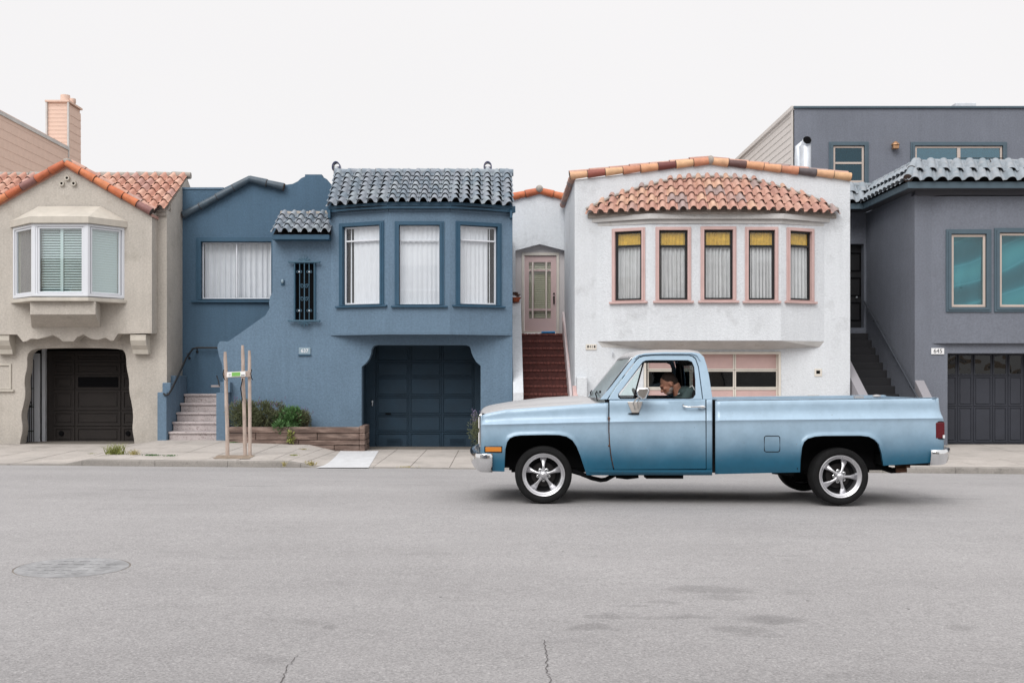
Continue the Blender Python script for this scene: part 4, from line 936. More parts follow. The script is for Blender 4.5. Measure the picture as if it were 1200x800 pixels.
mb = MB(); pts = [E1.pt(*E1.uz(x, y), -.015) for x, y in ((620,318),(623,315),(627,316.5),(632,314.3),(637,316.5),(641,315),(645.5,318))]; mb.tube(pts, .008, 6); mb.build('leading', M['cream'], door, smooth=50)
for x in (624.2, 640.2):
    mb = MB(); r_ = prect(E1, x-.7, 307, x+.7, 373); pbox(mb, E1, *r_, -.012, -.02); mb.build('leading', M['cream'], door)
mb = MB(); r_ = prect(E1, 648.3, 347, 650, 356); pbox(mb, E1, *r_, .0, -.019); mb.ellip(E1.pt(*E1.uz(649.2,344), 0), (.022,.02,.022), u=10, v=8); mb.tube([E1.pt(*E1.uz(649,347),.0), E1.pt(*E1.uz(649,349),.04), E1.pt(*E1.uz(649,354),.04), E1.pt(*E1.uz(649,356.5),.0)], .01, 6); mb.build('door_handle', M['black'], door, smooth=50)
mb = MB(); r_ = prect(E1, 614, 388, 652.5, 390.2); pbox(mb, E1, *r_, .06, -.05); mb.build('threshold', M['cream'], W)
# stairs of red brick
st = bpy.data.objects.new('brick_stairs', None); put(st, W, Matrix.Translation((.95, 23, .1)))
NS = 14; ztop = PZ(391, 26.75); dz = (ztop - .02) / NS; dy = (26.80 - 23.05) / NS
for i in range(NS):
    y0 = 23.05 + dy*i; z1 = .02 + dz*(i+1); mb = MB(); mb.box(.452, 1.458, y0 + .02, (y0 + dy + .02 if i < NS-1 else 27.0), z1 - dz - .1, z1 - .045)
    s = mb.build('step', M['brickstep'], st)
    nb = 12
    for k in range(nb):
        xa = .452 + 1.006*k/nb; mb = MB(); mb.box(xa + .004, xa + 1.006/nb - .004, y0, y0 + dy + .015 if i < NS-1 else 26.98, z1 - .044, z1 + random.uniform(-.002,.002)); o = mb.build('brick', M['brickedge'] , s, bevel=.004)
mb = MB(); zl = lambda Y: 1.12 + (Y - 23.0) * .64
mb.hexa([(.236,22.98,-.3),(.449,22.98,-.3),(.449,26.5,-.3),(.236,26.5,-.3)], [(.236,22.98,zl(22.98)),(.449,22.98,zl(22.98)),(.449,26.5,zl(26.5)),(.236,26.5,zl(26.5))]); mb.box(.236,.449,26.501,26.79,-.3,zl(26.5)); mb.build('stair_wall', M['white'], st, bevel=.01)
zr = lambda Y: .50 + (Y - 23.0) * .66
mb = MB(); mb.hexa([(1.461,22.9,-.3),(1.512,22.9,-.3),(1.512,26.79,-.3),(1.461,26.79,-.3)], [(1.461,22.9,zr(22.9)),(1.512,22.9,zr(22.9)),(1.512,26.79,zr(26.79)),(1.461,26.79,zr(26.79))]); mb.build('stair_curb', mat('pinkish_white_paint', (.60,.53,.53), .8, var=.06, vscale=6), st)
mb = MB(); mb.box(PX(676,22.8), PX(688,22.8), 22.76, 22.995, -.3, PZ(441.5,22.8)); mb.build('stair_pier', M['white'], st, bevel=.02)
mb = MB(); mb.hexa([(1.463,22.6,.3),(1.56,22.6,.3),(1.56,22.995,.3),(1.463,22.995,.3)], [(1.463,22.6,.95),(1.56,22.6,.95),(1.56,22.995,1.25),(1.463,22.995,1.25)]); mb.build('stair_pier', M['pink'], st, bevel=.01)
mb = MB(); mb.tube([(1.45,26.6,PZ(372,26.6)), (1.46,25.2,PZ(395,25.2)), (1.47,24.0,PZ(430,24.0))], .008, 6); mb.build('handrail', M['pink'], st, smooth=50)
# tiles on the entrance wall
for a, b in (((599,231),(632,223.5)), ((665.5,232),(632,223.5))):
    ua, za = Plane(26.76).uz(*a); ub, zb2 = Plane(26.76).uz(*b); rake_row(W, BM['orange'], (ua, 26.76, za), (ub, 26.76, zb2), 2, .085); rake_row(W, BM['red'], (ua, 26.95, za+.05), (ub, 26.95, zb2+.05), 2, .07)
mb = MB(); mb.ellip((PX(632,26.8), 26.72, PZ(222,26.8)), (.09,.1,.09)); mb.build('ridge_mortar', M['mortar'], W, smooth=60)
# tiles along the main parapet
for a, b in (((667.5,206.5),(833,188.6)), ((997.5,207.3),(833,188.6))):
    pl = Plane(22.97); ua, za = pl.uz(*a); ub, zb2 = pl.uz(*b); rake_row(W, BM['rake'], (ua, 22.97, za), (ub, 22.97, zb2), 8, .078)
    rake_row(W, BM['red'], (ua, 23.17, za + .085), (ub, 23.17, zb2 + .085), 7, .06, name='coping_tile')
rake_row(W, BM['red'], (CXL-.04, 26.7, zt+.06), (CXL-.04, 23.0, zt+.06), 9, .075, face=Vector((-1,0,0)), name='coping_tile')
mb = MB(); mb.ellip((PX(833,22.95), 22.98, PZ(187.6,22.95)), (.07,.12,.10)); mb.build('ridge_mortar', M['mortar'], W, smooth=60)
# --- shallow bay with five windows
wb = [(PX(700,23),23.0), (PX(762,22.55),22.55), (PX(915,22.55),22.55), (PX(966,23),23.0)]
wpl = [Plane(wb[i], wb[i+1]) for i in range(3)]; wz0, wz1 = PZ(399,22.55), PZ(255,22.55)
bayw = bpy.data.objects.new('bay', None); put(bayw, W, Matrix.Translation((4.3, 22.8, wz0)))
wins = {0: [(720.8,270.8,752.6,352.3)], 1: [(771.8,269.5,806,351.6),(824.6,269,859,351.4),(876.6,269.5,908.2,351.8)], 2: [(924.6,270.8,950.6,352.2)]}
ordinal = ['leftmost','second','middle','fourth','rightmost']; wi = 0
for i in range(3):
    pl = wpl[i]; L_ = (Vector(wb[i+1]) - Vector(wb[i])).length; holes = []
    for px in wins[i]:
        def wc(w, r, pl=pl, px=px):
            zt_ = pl.uz(px[0], 288.5)[1]
            curtain(w, pl, (r[0], r[1], r[2], zt_), -.10, M['curtain_grey'], 6, .034, 'drape')
            curtain(w, pl, (r[0], zt_ + .01, r[2], r[3]), -.085, M['yellow'], 7, .012, 'valance')
        cw = .065
        h, w = window(W, pl, px, casing=(cw,.06,cw,.015), casing_mat=M['pink'], sash_mat=M['iron'], sash_w=.035, sash_off=-.03, bars=[('h',288.3,.045)], sill=(.115,.045,.07,M['pink']), glass_mat=G['curtainglass'], cur=wc, label=ordinal[wi] + ' pink trimmed window, grey drape under a yellow valance'); wi += 1
        holes.append(h)
    mb = MB(); slab(mb, pl, rect(0, wz0, L_, wz1), holes, 0, -.12); mb.build('bay_wall', M['white'], bayw)
mb = MB(); q2 = [(wb[0][0]+.35, 22.995), (wb[1][0]+.1, 22.84), (wb[2][0]-.1, 22.84), (wb[3][0]-.35, 22.995)]; mb.hexa([(x, y, wz0 + .2) for x, y in q2], [(x, y, wz1 - .1) for x, y in q2]); mb.build('interior_wall', M['dark'], bayw)
cz = PZ(409.5, 23.0); cove = [(wb[0][0]+.10,22.999,cz+.05), (wb[1][0]+.1,22.97,cz), (wb[2][0]-.1,22.97,cz), (wb[3][0]-.10,22.999,cz+.05)]
mb = MB(); top = [(x, y, wz0-.001) for x, y in wb]; mb.grid([top, cove]); mb.quadpts(top[::-1]); mb.quadpts(cove); mb.quadpts([top[0], cove[0], cove[3], top[3]]); mb.build('bay_cove', M['whitetrim'], bayw)
# cornice mouldings
for e_, ya, yb, xx in ((.03, 261.8, 257.0, 0), (.10, 256.8, 250.5, .12)):
    q = [(wb[0][0]-xx, 22.999), (wb[1][0]-e_*.3, 22.55-e_), (wb[2][0]+e_*.3, 22.55-e_), (wb[3][0]+xx, 22.999)]
    mb = MB(); mb.hexa([(x, y, PZ(ya,22.5)) for x, y in q], [(x, y, PZ(yb,22.5)) for x, y in q]); mb.build('cornice', M['whitetrim'], bayw, bevel=.01)
TABY = [(686,22.93),(698,22.84),(710,22.74),(727,22.62),(750,22.50),(777,22.38),(810,22.30),(835,22.285),(860,22.30),(890,22.38),(915,22.49),(938,22.61),(956,22.72),(970,22.84),(983,22.93)]
X0, X1 = PX(687,22.93), PX(983,22.93); nc = 26; ezw = PZ(247,22.3); slope = 1.05
rw = bpy.data.objects.new('bay_roof', None); put(rw, W, Matrix.Translation((4.3, 22.6, ezw)))
def yw(X):
    return lerp_tab([(PX(p, 22.93), y) for p, y in TABY], X)
for i in range(nc):
    X = X0 + (X1 - X0) * (i + .5) / nc; w = (X1 - X0) / nc; a = Vector((X, yw(X), ezw)); fan = -(X - 4.36) * .16
    y = Vector((fan*.4, 1, slope)).normalized(); xdir = (Vector((X + w/2, yw(X + w/2), ezw)) - Vector((X - w/2, yw(X - w/2), ezw)))
    z = xdir.cross(y).normalized(); L_ = (23.03 - a.y) / y.y; n = max(1, math.ceil(L_ / .235)); tl = .235
    for j in range(n):
        o = bpy.data.objects.new('roof_tile', TM['red']); p = a + y*tl*j
        put(o, rw, basis(p + z*.05 + Vector((random.uniform(-.004,.004),0,random.uniform(-.003,.003))), xdir, y*tl - z*.05, z*xdir.length))
mb = MB(); rows = [[], [], []]
for k in range(41):
    X = X0 + .04 + (X1 - X0 - .08) * k / 40; d_ = 22.99 - yw(X); rows[0].append((X, yw(X) + .05, ezw - .04)); rows[1].append((X, 22.995, ezw + d_*slope - .04)); rows[2].append((X, 22.995, ezw - .06))
mb.grid(rows); mb.grid([rows[2], rows[0]]); mb.build('roof_deck', M['mortar'], rw)
mb = MB(); pts = [];
for k in range(50):
    X = X0 + (X1 - X0) * k / 49; d_ = 23.0 - yw(X); pts.append((X, 22.97, ezw + d_*slope + .055 + .012*noise.noise(Vector((X*5,0,0)))))
mb.tube(pts, [.03 + .014*abs(noise.noise(Vector((k*.7,1,0)))) for k in range(50)], 6); mb.build('mortar_bed', M['mortar'], rw, smooth=60)
# --- garage
Cd = Plane(23.10)
mb = MB(); slab(mb, C0, rect(gh[0]-.001+.002, gh[1], gh[2]-.001, gh[3]-.001), [rect(gh[0]+.05, gh[1]-.1+.11, gh[2]-.05, gh[3]-.05)], .025, -.12); mb.build('garage_frame', M['cream'], W, bevel=.006)
gd = bpy.data.objects.new('garage_door', None); put(gd, W, Matrix.Translation((4, 23.1, 0)))
cols = [758.5, 810, 860.8, 911.5]; rows_ = [413, 433.5, 455, 477, 500, 526]
for i in range(3):
    for j in range(5):
        a0, b0, a1, b1 = prect(Cd, cols[i], rows_[j], cols[i+1], rows_[j+1]); g = .003; bd = .032
        mb = MB(); slab(mb, Cd, rect(a0+g, b0+g, a1-g, b1-g), [rect(a0+bd, b0+bd, a1-bd, b1-bd)], 0, -.04); fr = mb.build('panel_frame', M['cream'], gd, bevel=.004)
        mb = MB(); pbox(mb, Cd, a0+bd+.001, b0+bd+.001, a1-bd-.001, b1-bd-.001, -.018, -.035); mb.build('pane' if j == 1 else 'door_panel', M['black'] if False else (G['dark'] if j == 1 else M['pink']), fr)
mb = MB(); r_ = prect(Plane(23.26), 750, 405, 920, 545); pbox(mb, Plane(23.26), *r_, 0, -.03); mb.build('garage_backing', M['dark'], W)
# number plate, hole box, small fixture
mb = MB(); rr = prect(C0, 686.5, 403.2, 699, 409.8); pbox(mb, C0, *rr, .02, .001); pt = mb.build('number_plate', M['cream'], W, bevel=.004)
for x in (689, 696.8):
    mb = MB(); q = prect(C0, x-.9, 404.6, x+.9, 407.4); pbox(mb, C0, *q, .024, .0205); mb.build('plate_square', M['ink'], pt)
text_part('41', pt, C0, 693, 406.2, .085, M['iron'], .0205)
mb = MB(); rr = prect(C0, 954.4, 432, 963.2, 440.8); slab(mb, C0, rect(*rr), [rect(rr[0]+.035, rr[1]+.05, rr[2]-.04, rr[3]-.035)], .015, .001); bx = mb.build('junction_box', M['cream'], W, bevel=.003)
mb = MB(); pbox(mb, C0, rr[0]+.03, rr[1]+.04, rr[2]-.03, rr[3]-.03, .004, .001); mb.build('box_hole', M['black'], bx)
mb = MB(); u, z = C0.uz(717.5, 415); mb.tube([(u, 22.97, z+.06), (u+.01, 22.94, z+.02), (u, 22.96, z-.05)], .014, 6); mb.build('wall_hook', M['galv'], W, smooth=50)
mb = MB(); u, z = C0.uz(953, 464); pbox(mb, C0, u-.12, z-.03, u+.12, z+.03, .03, .001); mb.build('wall_pipe_clamp', M['whitetrim'], W, bevel=.01)

# flue on the white house roof
Fl = thing('flue_pipe', (PX(944,25.5), 25.5, 5.15), 'galvanised metal flue pipe with open elbow top behind the white parapet', 'chimney pipe')
mb = MB(); xc = PX(944.2,25.5); mb.tube([(xc,25.5,5.15), (xc,25.5,PZ(172,25.5)), (xc,25.46,PZ(167.5,25.5)), (xc,25.36,PZ(165.8,25.5))], [.12,.12,.105,.10], 20, cap=False); mb.build('pipe', M['galv'], Fl, smooth=40)
mb = MB(); mb.lathe([(0,-.0),(.092,-.0)], (xc,25.39,PZ(165.8,25.5)), 'Y', 20); mb.build('pipe_opening', M['black'], Fl)
mb = MB(); xl_ = PX(938,25.7); mb.tube([(xl_+.02,25.75,5.15), (xl_-.02,25.75,PZ(185,25.7)), (xl_-.04,25.75,PZ(172,25.7)), (xl_+.10,25.72,PZ(165.5,25.7))], [.10,.10,.07,.05], 16); mb.build('elbow_pipe', M['galv'], Fl, smooth=40)
# ================================================================== GREY HOUSE (right)
D_ = thing('grey_house', (PX(1130,23), 23, 0), 'dark grey stucco house at right with blue grey tile eave and teal windows', 'house')
fz0_ = PZ(220.5,22.58) + .018; D0 = Plane(23.0); DX = PX(1072,23); XE = PX(1420,23)
gh = rect(*prect(D0, 1110.6, 414, 1292, 545))
mb = MB(); slab(mb, D0, D0.pts([(1072,545),(1072,228.5),(1420,228.5),(1420,545)]), [gh, rect(*prect(D0, 1112.5, 272, 1157.5, 362.5)), rect(*prect(D0, 1169, 270, 1243, 362.5))], 0, -.22); mb.build('front_wall', M['grey'], D_, bevel=.01)
SD = Plane((DX, 26.16), (DX, 23.221)); mb = MB(); slab(mb, SD, rect(0, -.4, 2.939, fz0_), [], -.001, -.2); mb.build('side_wall', M['grey'], D_)
mb = MB(); zt_ = PZ(228.5,23); mb.box(DX+.21, XE, 23.23, 33, zt_-.15, zt_-.01); mb.box(DX+.21, XE, 26.1, 33, -.4, zt_-.16); mb.build('outer_wall', M['grey'], D_)
mb = MB(); mb.box(DX+.21, XE-.01, 24.9, 24.95, -.4, zt_-.17); mb.box(DX+.21, XE-.01, 23.23, 24.89, 2.1, 2.15); mb.build('interior_wall', M['dark'], D_)
D1 = Plane(26.05)
mb = MB(); slab(mb, D1, rect(7.26, -.3, DX - .002, 5.6), [rect(*prect(D1, 962, 285.7, 1012.4, 384))], 0, -.2); mb.build('entrance_wall', M['grey'], D_)
mb = MB(); r_ = prect(Plane(26.24), 950, 280, 1016, 388); pbox(mb, Plane(26.24), *r_, -.02, -.06); ed = mb.build('entrance_door', mat('black_door_paint', (.012,.012,.014), .4), D_)
for k in range(3):
    mb = MB(); q = prect(Plane(26.24), 985, 296+29*k, 1009, 318+29*k); ring(mb, Plane(26.24), q, .03, .0, -.019); mb.build('door_moulding', M['black'], ed)
mb = MB(); u, z = Plane(26.2).uz(1003.5, 348.5); mb.ellip((u, 26.17, z), (.025,.03,.025), u=10, v=8); mb.build('door_knob', M['galv'], ed, smooth=60)
# upper wall, slightly proud, with windows
U0 = Plane(22.90)
hs = []
for px in ((1114,274,1155.6,360.5), (1170.4,272.4,1242,360.5)):
    def tc(w, r, pl=U0):
        mb = MB(); nseg = 20; rows = []
        for j in range(13):
            row = []
            for i in range(nseg + 1):
                t, s = i / nseg, j / 12; off = -.14 + .03*math.sin(5*s + 3*t) + .015*math.sin(9*t - 4*s); row.append(pl.pt(r[0] + (r[2]-r[0])*t, r[1] + (r[3]-r[1])*s, off))
            rows.append(row)
        mb.grid(rows); mb.build('reflection_sheet', M['reflection_teal'], w, smooth=60)  # sheet added behind the glass to carry the painted reflections
    h, w = window(D_, U0, px, casing=(.10,.09,.10,.09), casing_mat=M['grey_trim'], casing_o=.03, sash_mat=M['sandframe'], sash_w=.05, sash_off=.0, glass_mat=G['teal'], cur=tc, label=('narrow teal window in blue grey surround' if px[0] < 1150 else 'wide teal window in blue grey surround'))
    hs.append(h)
mb = MB(); slab(mb, U0, U0.pts([(1109.5,402),(1109.5,230),(1420,230),(1420,402)]), hs, 0, -.099); a, zb_ = U0.uz(1109.5,402); zt_2 = U0.uz(1109.5,230)[1]; mb.hexa([(a-.28,22.9995,zb_),(a,22.9,zb_),(a,22.9995,zb_)], [(a-.28,22.9995,zt_2),(a,22.9,zt_2),(a,22.9995,zt_2)]); mb.build('upper_wall', M['grey'], D_)
# garage
Dd = Plane(23.45)
panel_door(D_, Dd, (1105,412,1296,522), [1104,1122,1140.5,1163,1181,1199,1222,1240,1262,1290], [414.5,440,476,518.5], M['grey_door'], 0, bead=.028, panels={0: 'glass'}, label='charcoal sectional garage door with a row of wavy panes')
mb = MB(); r_ = prect(D0, 1110.6, 414, 1292, 545); mb.box(r_[0]-.05, r_[0]-.002, 23.221, 23.8, -.4, 2.1); mb.box(r_[0]-.05, r_[2]+.05, 23.221, 23.8, r_[3]+.002, r_[3]+.05); mb.box(r_[2]+.002, r_[2]+.05, 23.221, 23.8, -.4, 2.1); mb.build('garage_reveal', M['grey'], D_)
# number plate
mb = MB(); rr = prect(D0, 1091, 407.8, 1106, 415); pbox(mb, D0, *rr, .025, .001); pt = mb.build('number_plate', M['plate'], D_, bevel=.004)
text_part('645', pt, D0, 1098.6, 411.4, .125, M['ink'], .0255)
# stairs
st = bpy.data.objects.new('side_stairs', None); put(st, D_, Matrix.Translation((7.9, 23, 0)))
for i in range(14):
    y0 = 22.62 + .254*i; z1 = .01 + .174*(i+1); mb = MB(); mb.box(7.452, DX-.003, y0, y0+.26 if i < 13 else 26.2, z1-.35, z1); s = mb.build('step', mat('dark_grey_step_paint', (.012,.012,.015), .7) if i == 0 else bpy.data.materials['dark_grey_step_paint'], st, bevel=.008)
    mb = MB(); mb.box(7.453, DX-.004, y0-.003, y0+.02, z1+.0005, z1+.004); mb.build('nosing', bpy.data.materials['grey_nosing'] if 'grey_nosing' in bpy.data.materials else mat('grey_nosing', (.05,.05,.058), .6), s)
zc = lambda Y: 1.05 + .63*(Y - 22.53)
pale = mat('pale_grey_cap_paint', (.27,.26,.28), .8, bump=.3, bscale=50)
mb = MB(); mb.hexa([(7.262,22.3,-.4),(7.45,22.3,-.4),(7.45,26.04,-.4),(7.262,26.04,-.4)], [(7.262,22.3,zc(22.3)),(7.45,22.3,zc(22.3)),(7.45,26.04,zc(26.04)),(7.262,26.04,zc(26.04))]); mb.build('stair_cheek', pale, st, bevel=.01)
mb = MB(); za = lambda Y: 1.367 + .78*(Y - 23); mb.hexa([(DX,22.3,-.4),(DX+.19,22.3,-.4),(DX+.19,22.995,-.4),(DX,22.995,-.4)], [(DX,22.3,za(22.3)),(DX+.19,22.3,za(22.3)),(DX+.19,22.995,za(22.995)),(DX,22.995,za(22.995))]); mb.build('stair_cheek', pale, st, bevel=.01)
mb = MB(); mb.tube([(8.48,25.96,PZ(353.5,25.96)), (8.48,22.66,PZ(464.5,22.66)), (8.48,22.5,PZ(472,22.5))], .024, 8); hr = mb.build('handrail', mat('dark_steel_rail', (.10,.11,.13), .35, metal=.6), st, smooth=50)
for Y in (25.3, 24.0, 23.05):
    z = PZ(353.5,25.96) + (PZ(464.5,22.66) - PZ(353.5,25.96)) * (25.96 - Y) / 3.3; mb = MB(); mb.tube([(DX-.002,Y,z-.08), (8.48,Y,z-.06), (8.48,Y,z)], .01, 6); mb.build('rail_bracket', M['iron'], hr)
# eave roof
ro = bpy.data.objects.new('roof', None); put(ro, D_, Matrix.Translation((9, 22.8, 5.3)))
ez, rz = PZ(212,22.55), PZ(190.5,23.05); XA, XB = PX(1063.5,22.55), PX(1073,23.05); XN = XA + .28*22
tile_field(ro, TM['grey'], lambda t: Vector((XA + (XN-XA)*t, 22.55, ez)), lambda t: Vector((XB + (XN-XB)*t, 23.05, rz)), 22, 2, lip=.035, rowlen=None)
YB = 25.35
tile_field(ro, TM['grey'], lambda t: Vector((XA, YB + (22.55-YB)*t, ez)), lambda t: Vector((XB, YB + .2 + (23.05-YB-.2)*t, rz)), 11, 2, lip=.035)
tile_field(ro, TM['grey'], lambda t: Vector((6.9 + (XA-6.9+.1)*t, YB, ez)), lambda t: Vector((6.9 + (XB-6.9)*t, YB+.5, rz)), 6, 2, lip=.035)
gm = barrel_mesh('ridge_tile_grey', M['tile_grey'])
rake_row(ro, gm, (XB, 23.1, rz+.0), (XN, 23.1, rz+.0), 15, .07, name='ridge_tile'); rake_row(ro, gm, (XB+.02, YB+.3, rz), (XB+.02, 23.1, rz), 7, .07, face=Vector((-1,0,0)), name='ridge_tile')
rake_row(ro, gm, (6.9, YB+.52, rz), (XB, YB+.52, rz), 4, .07, name='ridge_tile'); rake_row(ro, gm, (XA+.01, 22.56, ez+.05), (XB, 23.07, rz+.03), 2, .085, face=Vector((-.7,-.7,0)), name='hip_tile')
mb = MB()
mb.hexa([(XA+.03,22.6,ez-.08),(XN,22.6,ez-.08),(XN,23.1,ez-.08),(XB,23.1,ez-.08)], [(XA+.03,22.6,ez-.02),(XN,22.6,ez-.02),(XN,23.1,rz-.03),(XB,23.1,rz-.03)])
mb.hexa([(XA+.03,22.6,ez-.081),(XB,23.1,ez-.081),(XB,26.0,ez-.081),(XA+.03,26.0,ez-.081)], [(XA+.03,22.6,ez-.022),(XB,23.1,rz-.032),(XB,26.0,rz-.032),(XA+.03,26.0,ez-.022)])
mb.hexa([(6.9,YB+.05,ez-.079),(XB,YB+.05,ez-.079),(XB,26.03,ez-.079),(6.9,26.03,ez-.079)], [(6.9,YB+.05,ez-.024),(XB,YB+.05,ez-.024),(XB,YB+.5,rz-.034),(6.9,YB+.5,rz-.034)]) 
mb.build('roof_deck', M['dark'], ro)
fz0, fz1 = PZ(220.5,22.58), PZ(213,22.58)
mb = MB(); mb.box(XA+.02, XN, 22.58, 22.62, fz0, fz1); mb.box(XA+.02, XA+.06, 22.621, YB+.02, fz0, fz1); mb.box(6.9, XA+.061, YB+.021, YB+.06, fz0, fz1); mb.build('fascia', M['grey_trim'], ro, bevel=.004)
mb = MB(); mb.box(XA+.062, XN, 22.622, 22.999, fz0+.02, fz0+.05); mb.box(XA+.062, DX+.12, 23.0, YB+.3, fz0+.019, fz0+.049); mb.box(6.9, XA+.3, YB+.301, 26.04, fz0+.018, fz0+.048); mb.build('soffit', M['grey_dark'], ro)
mb = MB(); mb.box(DX+.001, XE, 22.9, 22.998, PZ(229.5,23), fz0+.017); mb.build('frieze_board', M['grey_dark'], D_)
# upper storey set back
UP = Plane(28.0); UX = PX(931,28)
hs = []
for px, bars in (((975.8,170.6,1013,214.5), [('h',191.2,.05)]), ((1071.5,170.8,1175,232), [('v',1123.5,.08)])):
    def tc2(w, r, pl=UP, px=px):
        mb = MB(); mb2 = MB(); um = (r[0]+r[2])/2
        curtain(w, pl, (r[0], r[1], r[2], r[3]), -.35, M['shade_dark'], 6, .05)
    h, w = window(D_, UP, px, casing=(.10,.09,.10,.06), casing_mat=M['grey_trim'], sash_mat=M['sandframe'], sash_w=.05, sash_off=0.0, bars=bars, glass_mat=glass('upper_glass', (.35,.6,.65), .16 if px[0] > 1000 else .04, warp=.02, wscale=1.3, gcol=(.6,.85,1)), cur=tc2, label=('upper square window' if px[0] < 1000 else 'upper wide sliding window'))
    hs.append(h)
mb = MB(); slab(mb, UP, UP.pts([(931,300),(931,127),(1420,127),(1420,300)]), hs, 0, -.2); mb.build('upper_storey_wall', M['grey'], D_)
mb = MB(); r_ = prect(UP, 929.8, 124.8, 1420, 127.2); pbox(mb, UP, *r_, .05, -.25); mb.build('parapet_cap', M['grey_trim'], D_, bevel=.006)
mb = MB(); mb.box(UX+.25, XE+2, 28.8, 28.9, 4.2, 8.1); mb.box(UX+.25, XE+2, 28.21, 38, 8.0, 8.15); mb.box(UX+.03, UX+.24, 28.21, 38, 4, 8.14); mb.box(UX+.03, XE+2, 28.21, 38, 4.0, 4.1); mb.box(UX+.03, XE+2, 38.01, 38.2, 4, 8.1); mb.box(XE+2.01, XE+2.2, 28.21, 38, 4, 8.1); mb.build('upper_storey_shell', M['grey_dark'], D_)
SP2 = Plane((UX, 38.0), (UX, 28.02)); z = 4.4
while z < 8.15:
    mb = MB(); zt3 = min(z + .174, 8.2); a = [SP2.pt(0,z,.02), SP2.pt(9.9,z,.02), SP2.pt(9.9,z,-.02), SP2.pt(0,z,-.02)]; b = [SP2.pt(0,zt3,.006), SP2.pt(9.9,zt3,.006), SP2.pt(9.9,zt3,-.02), SP2.pt(0,zt3,-.02)]
    mb.hexa(a, b); mb.build('siding_board', M['siding'], D_); z += .175
mb = MB(); pbox(mb, SP2, 9.83, 4.4, 9.98, 8.2, .045, .031); mb.build('corner_board', M['siding'], D_); mb = MB(); pbox(mb, SP2, 0, 8.17, 9.98, 8.27, .07, -.02); mb.build('eave_trim', M['siding'], D_)
u, z = UP.uz(1047.5, 172.5); lp = bpy.data.objects.new('wall_lantern', None); put(lp, D_, Matrix.Translation((u, 27.9, z)))
mb = MB(); mb.box(u-.07,u+.07,27.82,27.96,z-.07,z+.03); mb.build('lantern_body', M['brass'], lp, bevel=.01); mb = MB(); mb.lathe([(.11,0),(.10,.02),(.05,.07),(.0,.10)], (u,27.89,z+.031), 'Z', 8); mb.build('lantern_cap', M['brass'], lp); mb = MB(); mb.box(u-.03,u+.03,27.961,27.999,z-.05,z+.02); mb.build('lantern_mount', M['iron'], lp)
mb = MB(); r_ = prect(Plane(29), 1120, 122.8, 1144, 126.5); pbox(mb, Plane(29), r_[0], r_[1]-.3, r_[2], r_[3]+.05, 0, -.5); mb.build('roof_hatch', M['galv'], D_, bevel=.01)
mb = MB(); 
for k in range(2): mb.tube([(PX(1121,27.6),27.6,PZ(185.5-0*k,27.6)-.35*k), (PX(1176,27.6),27.6,PZ(185.5,27.6)-.35*k)], .012, 6)
mb.build('balcony_rail', M['iron'], D_)

# ================================================================== PLANTER, STAKES, POT, MAT, PLANTS
T = thing('timber_planter', (PX(345,22.6), 22.6, 0), 'low raised bed of weathered brown timbers against the blue wall', 'planter')
zs_ = [.415, .288, .150, .040, -.13]
for i in range(4):
    cuts = [[268,338,421.5],[268,300,372,421.5],[268,350,421.5],[268,392,421.5]][i]
    for a, b in zip(cuts, cuts[1:]):
        mb = MB(); o_ = random.uniform(-.012,.012); mb.box(PX(a,22.55)+.004, PX(b,22.55)-.004, 22.52+o_, 22.66+o_, zs_[i+1]+.004, zs_[i]-.004+random.uniform(-.004,.004)); mb.build('timber', M['timber'], T, bevel=.012)
for i in range(4):
    mb = MB(); mb.box(PX(421.5,22.55), PX(421.5,22.55)+.11, 22.50, 23.28, zs_[i+1]+.004, zs_[i]+(.02 if i==0 else -.004)); mb.build('end_timber', M['timber'], T, bevel=.012)
mb = MB(); mb.grid([[(PX(268,22.6)+.03 + 2.6*k/14, y, .33+.03*noise.noise(Vector((k,y*4,0)))) for k in range(15)] for y in (22.68,22.9,23.1,23.28)]); mb.build('planter_soil', M['soil'], T, smooth=60, kind='stuff')

def leaf_cloud(mb, c, r, n, size, seed, up=.3, droop=0.0, slim=.28):
    rnd = random.Random(seed)
    for _ in range(n):
        while True:
            p = Vector((rnd.uniform(-1,1), rnd.uniform(-1,1), rnd.uniform(-1,1)))
            if p.length < 1 and p.length > .35*rnd.random(): break
        p2 = Vector((c[0] + p.x*r[0], c[1] + p.y*r[1], c[2] + p.z*r[2]))
        nz_ = noise.noise(p2*6)
        if nz_ < -.22: continue
        d_ = (p + Vector((rnd.uniform(-.7,.7), rnd.uniform(-.7,.7), up + rnd.uniform(-.4,.6)))).normalized(); l = size*rnd.uniform(.6,1.3)
        s = d_.cross(Vector((rnd.uniform(-1,1), rnd.uniform(-1,1), rnd.uniform(-1,1)))).normalized() * l * slim
        m_ = p2 + d_*l*.5; mb.quadpts([p2, m_ + s*.5, p2 + d_*l, m_ - s*.5])
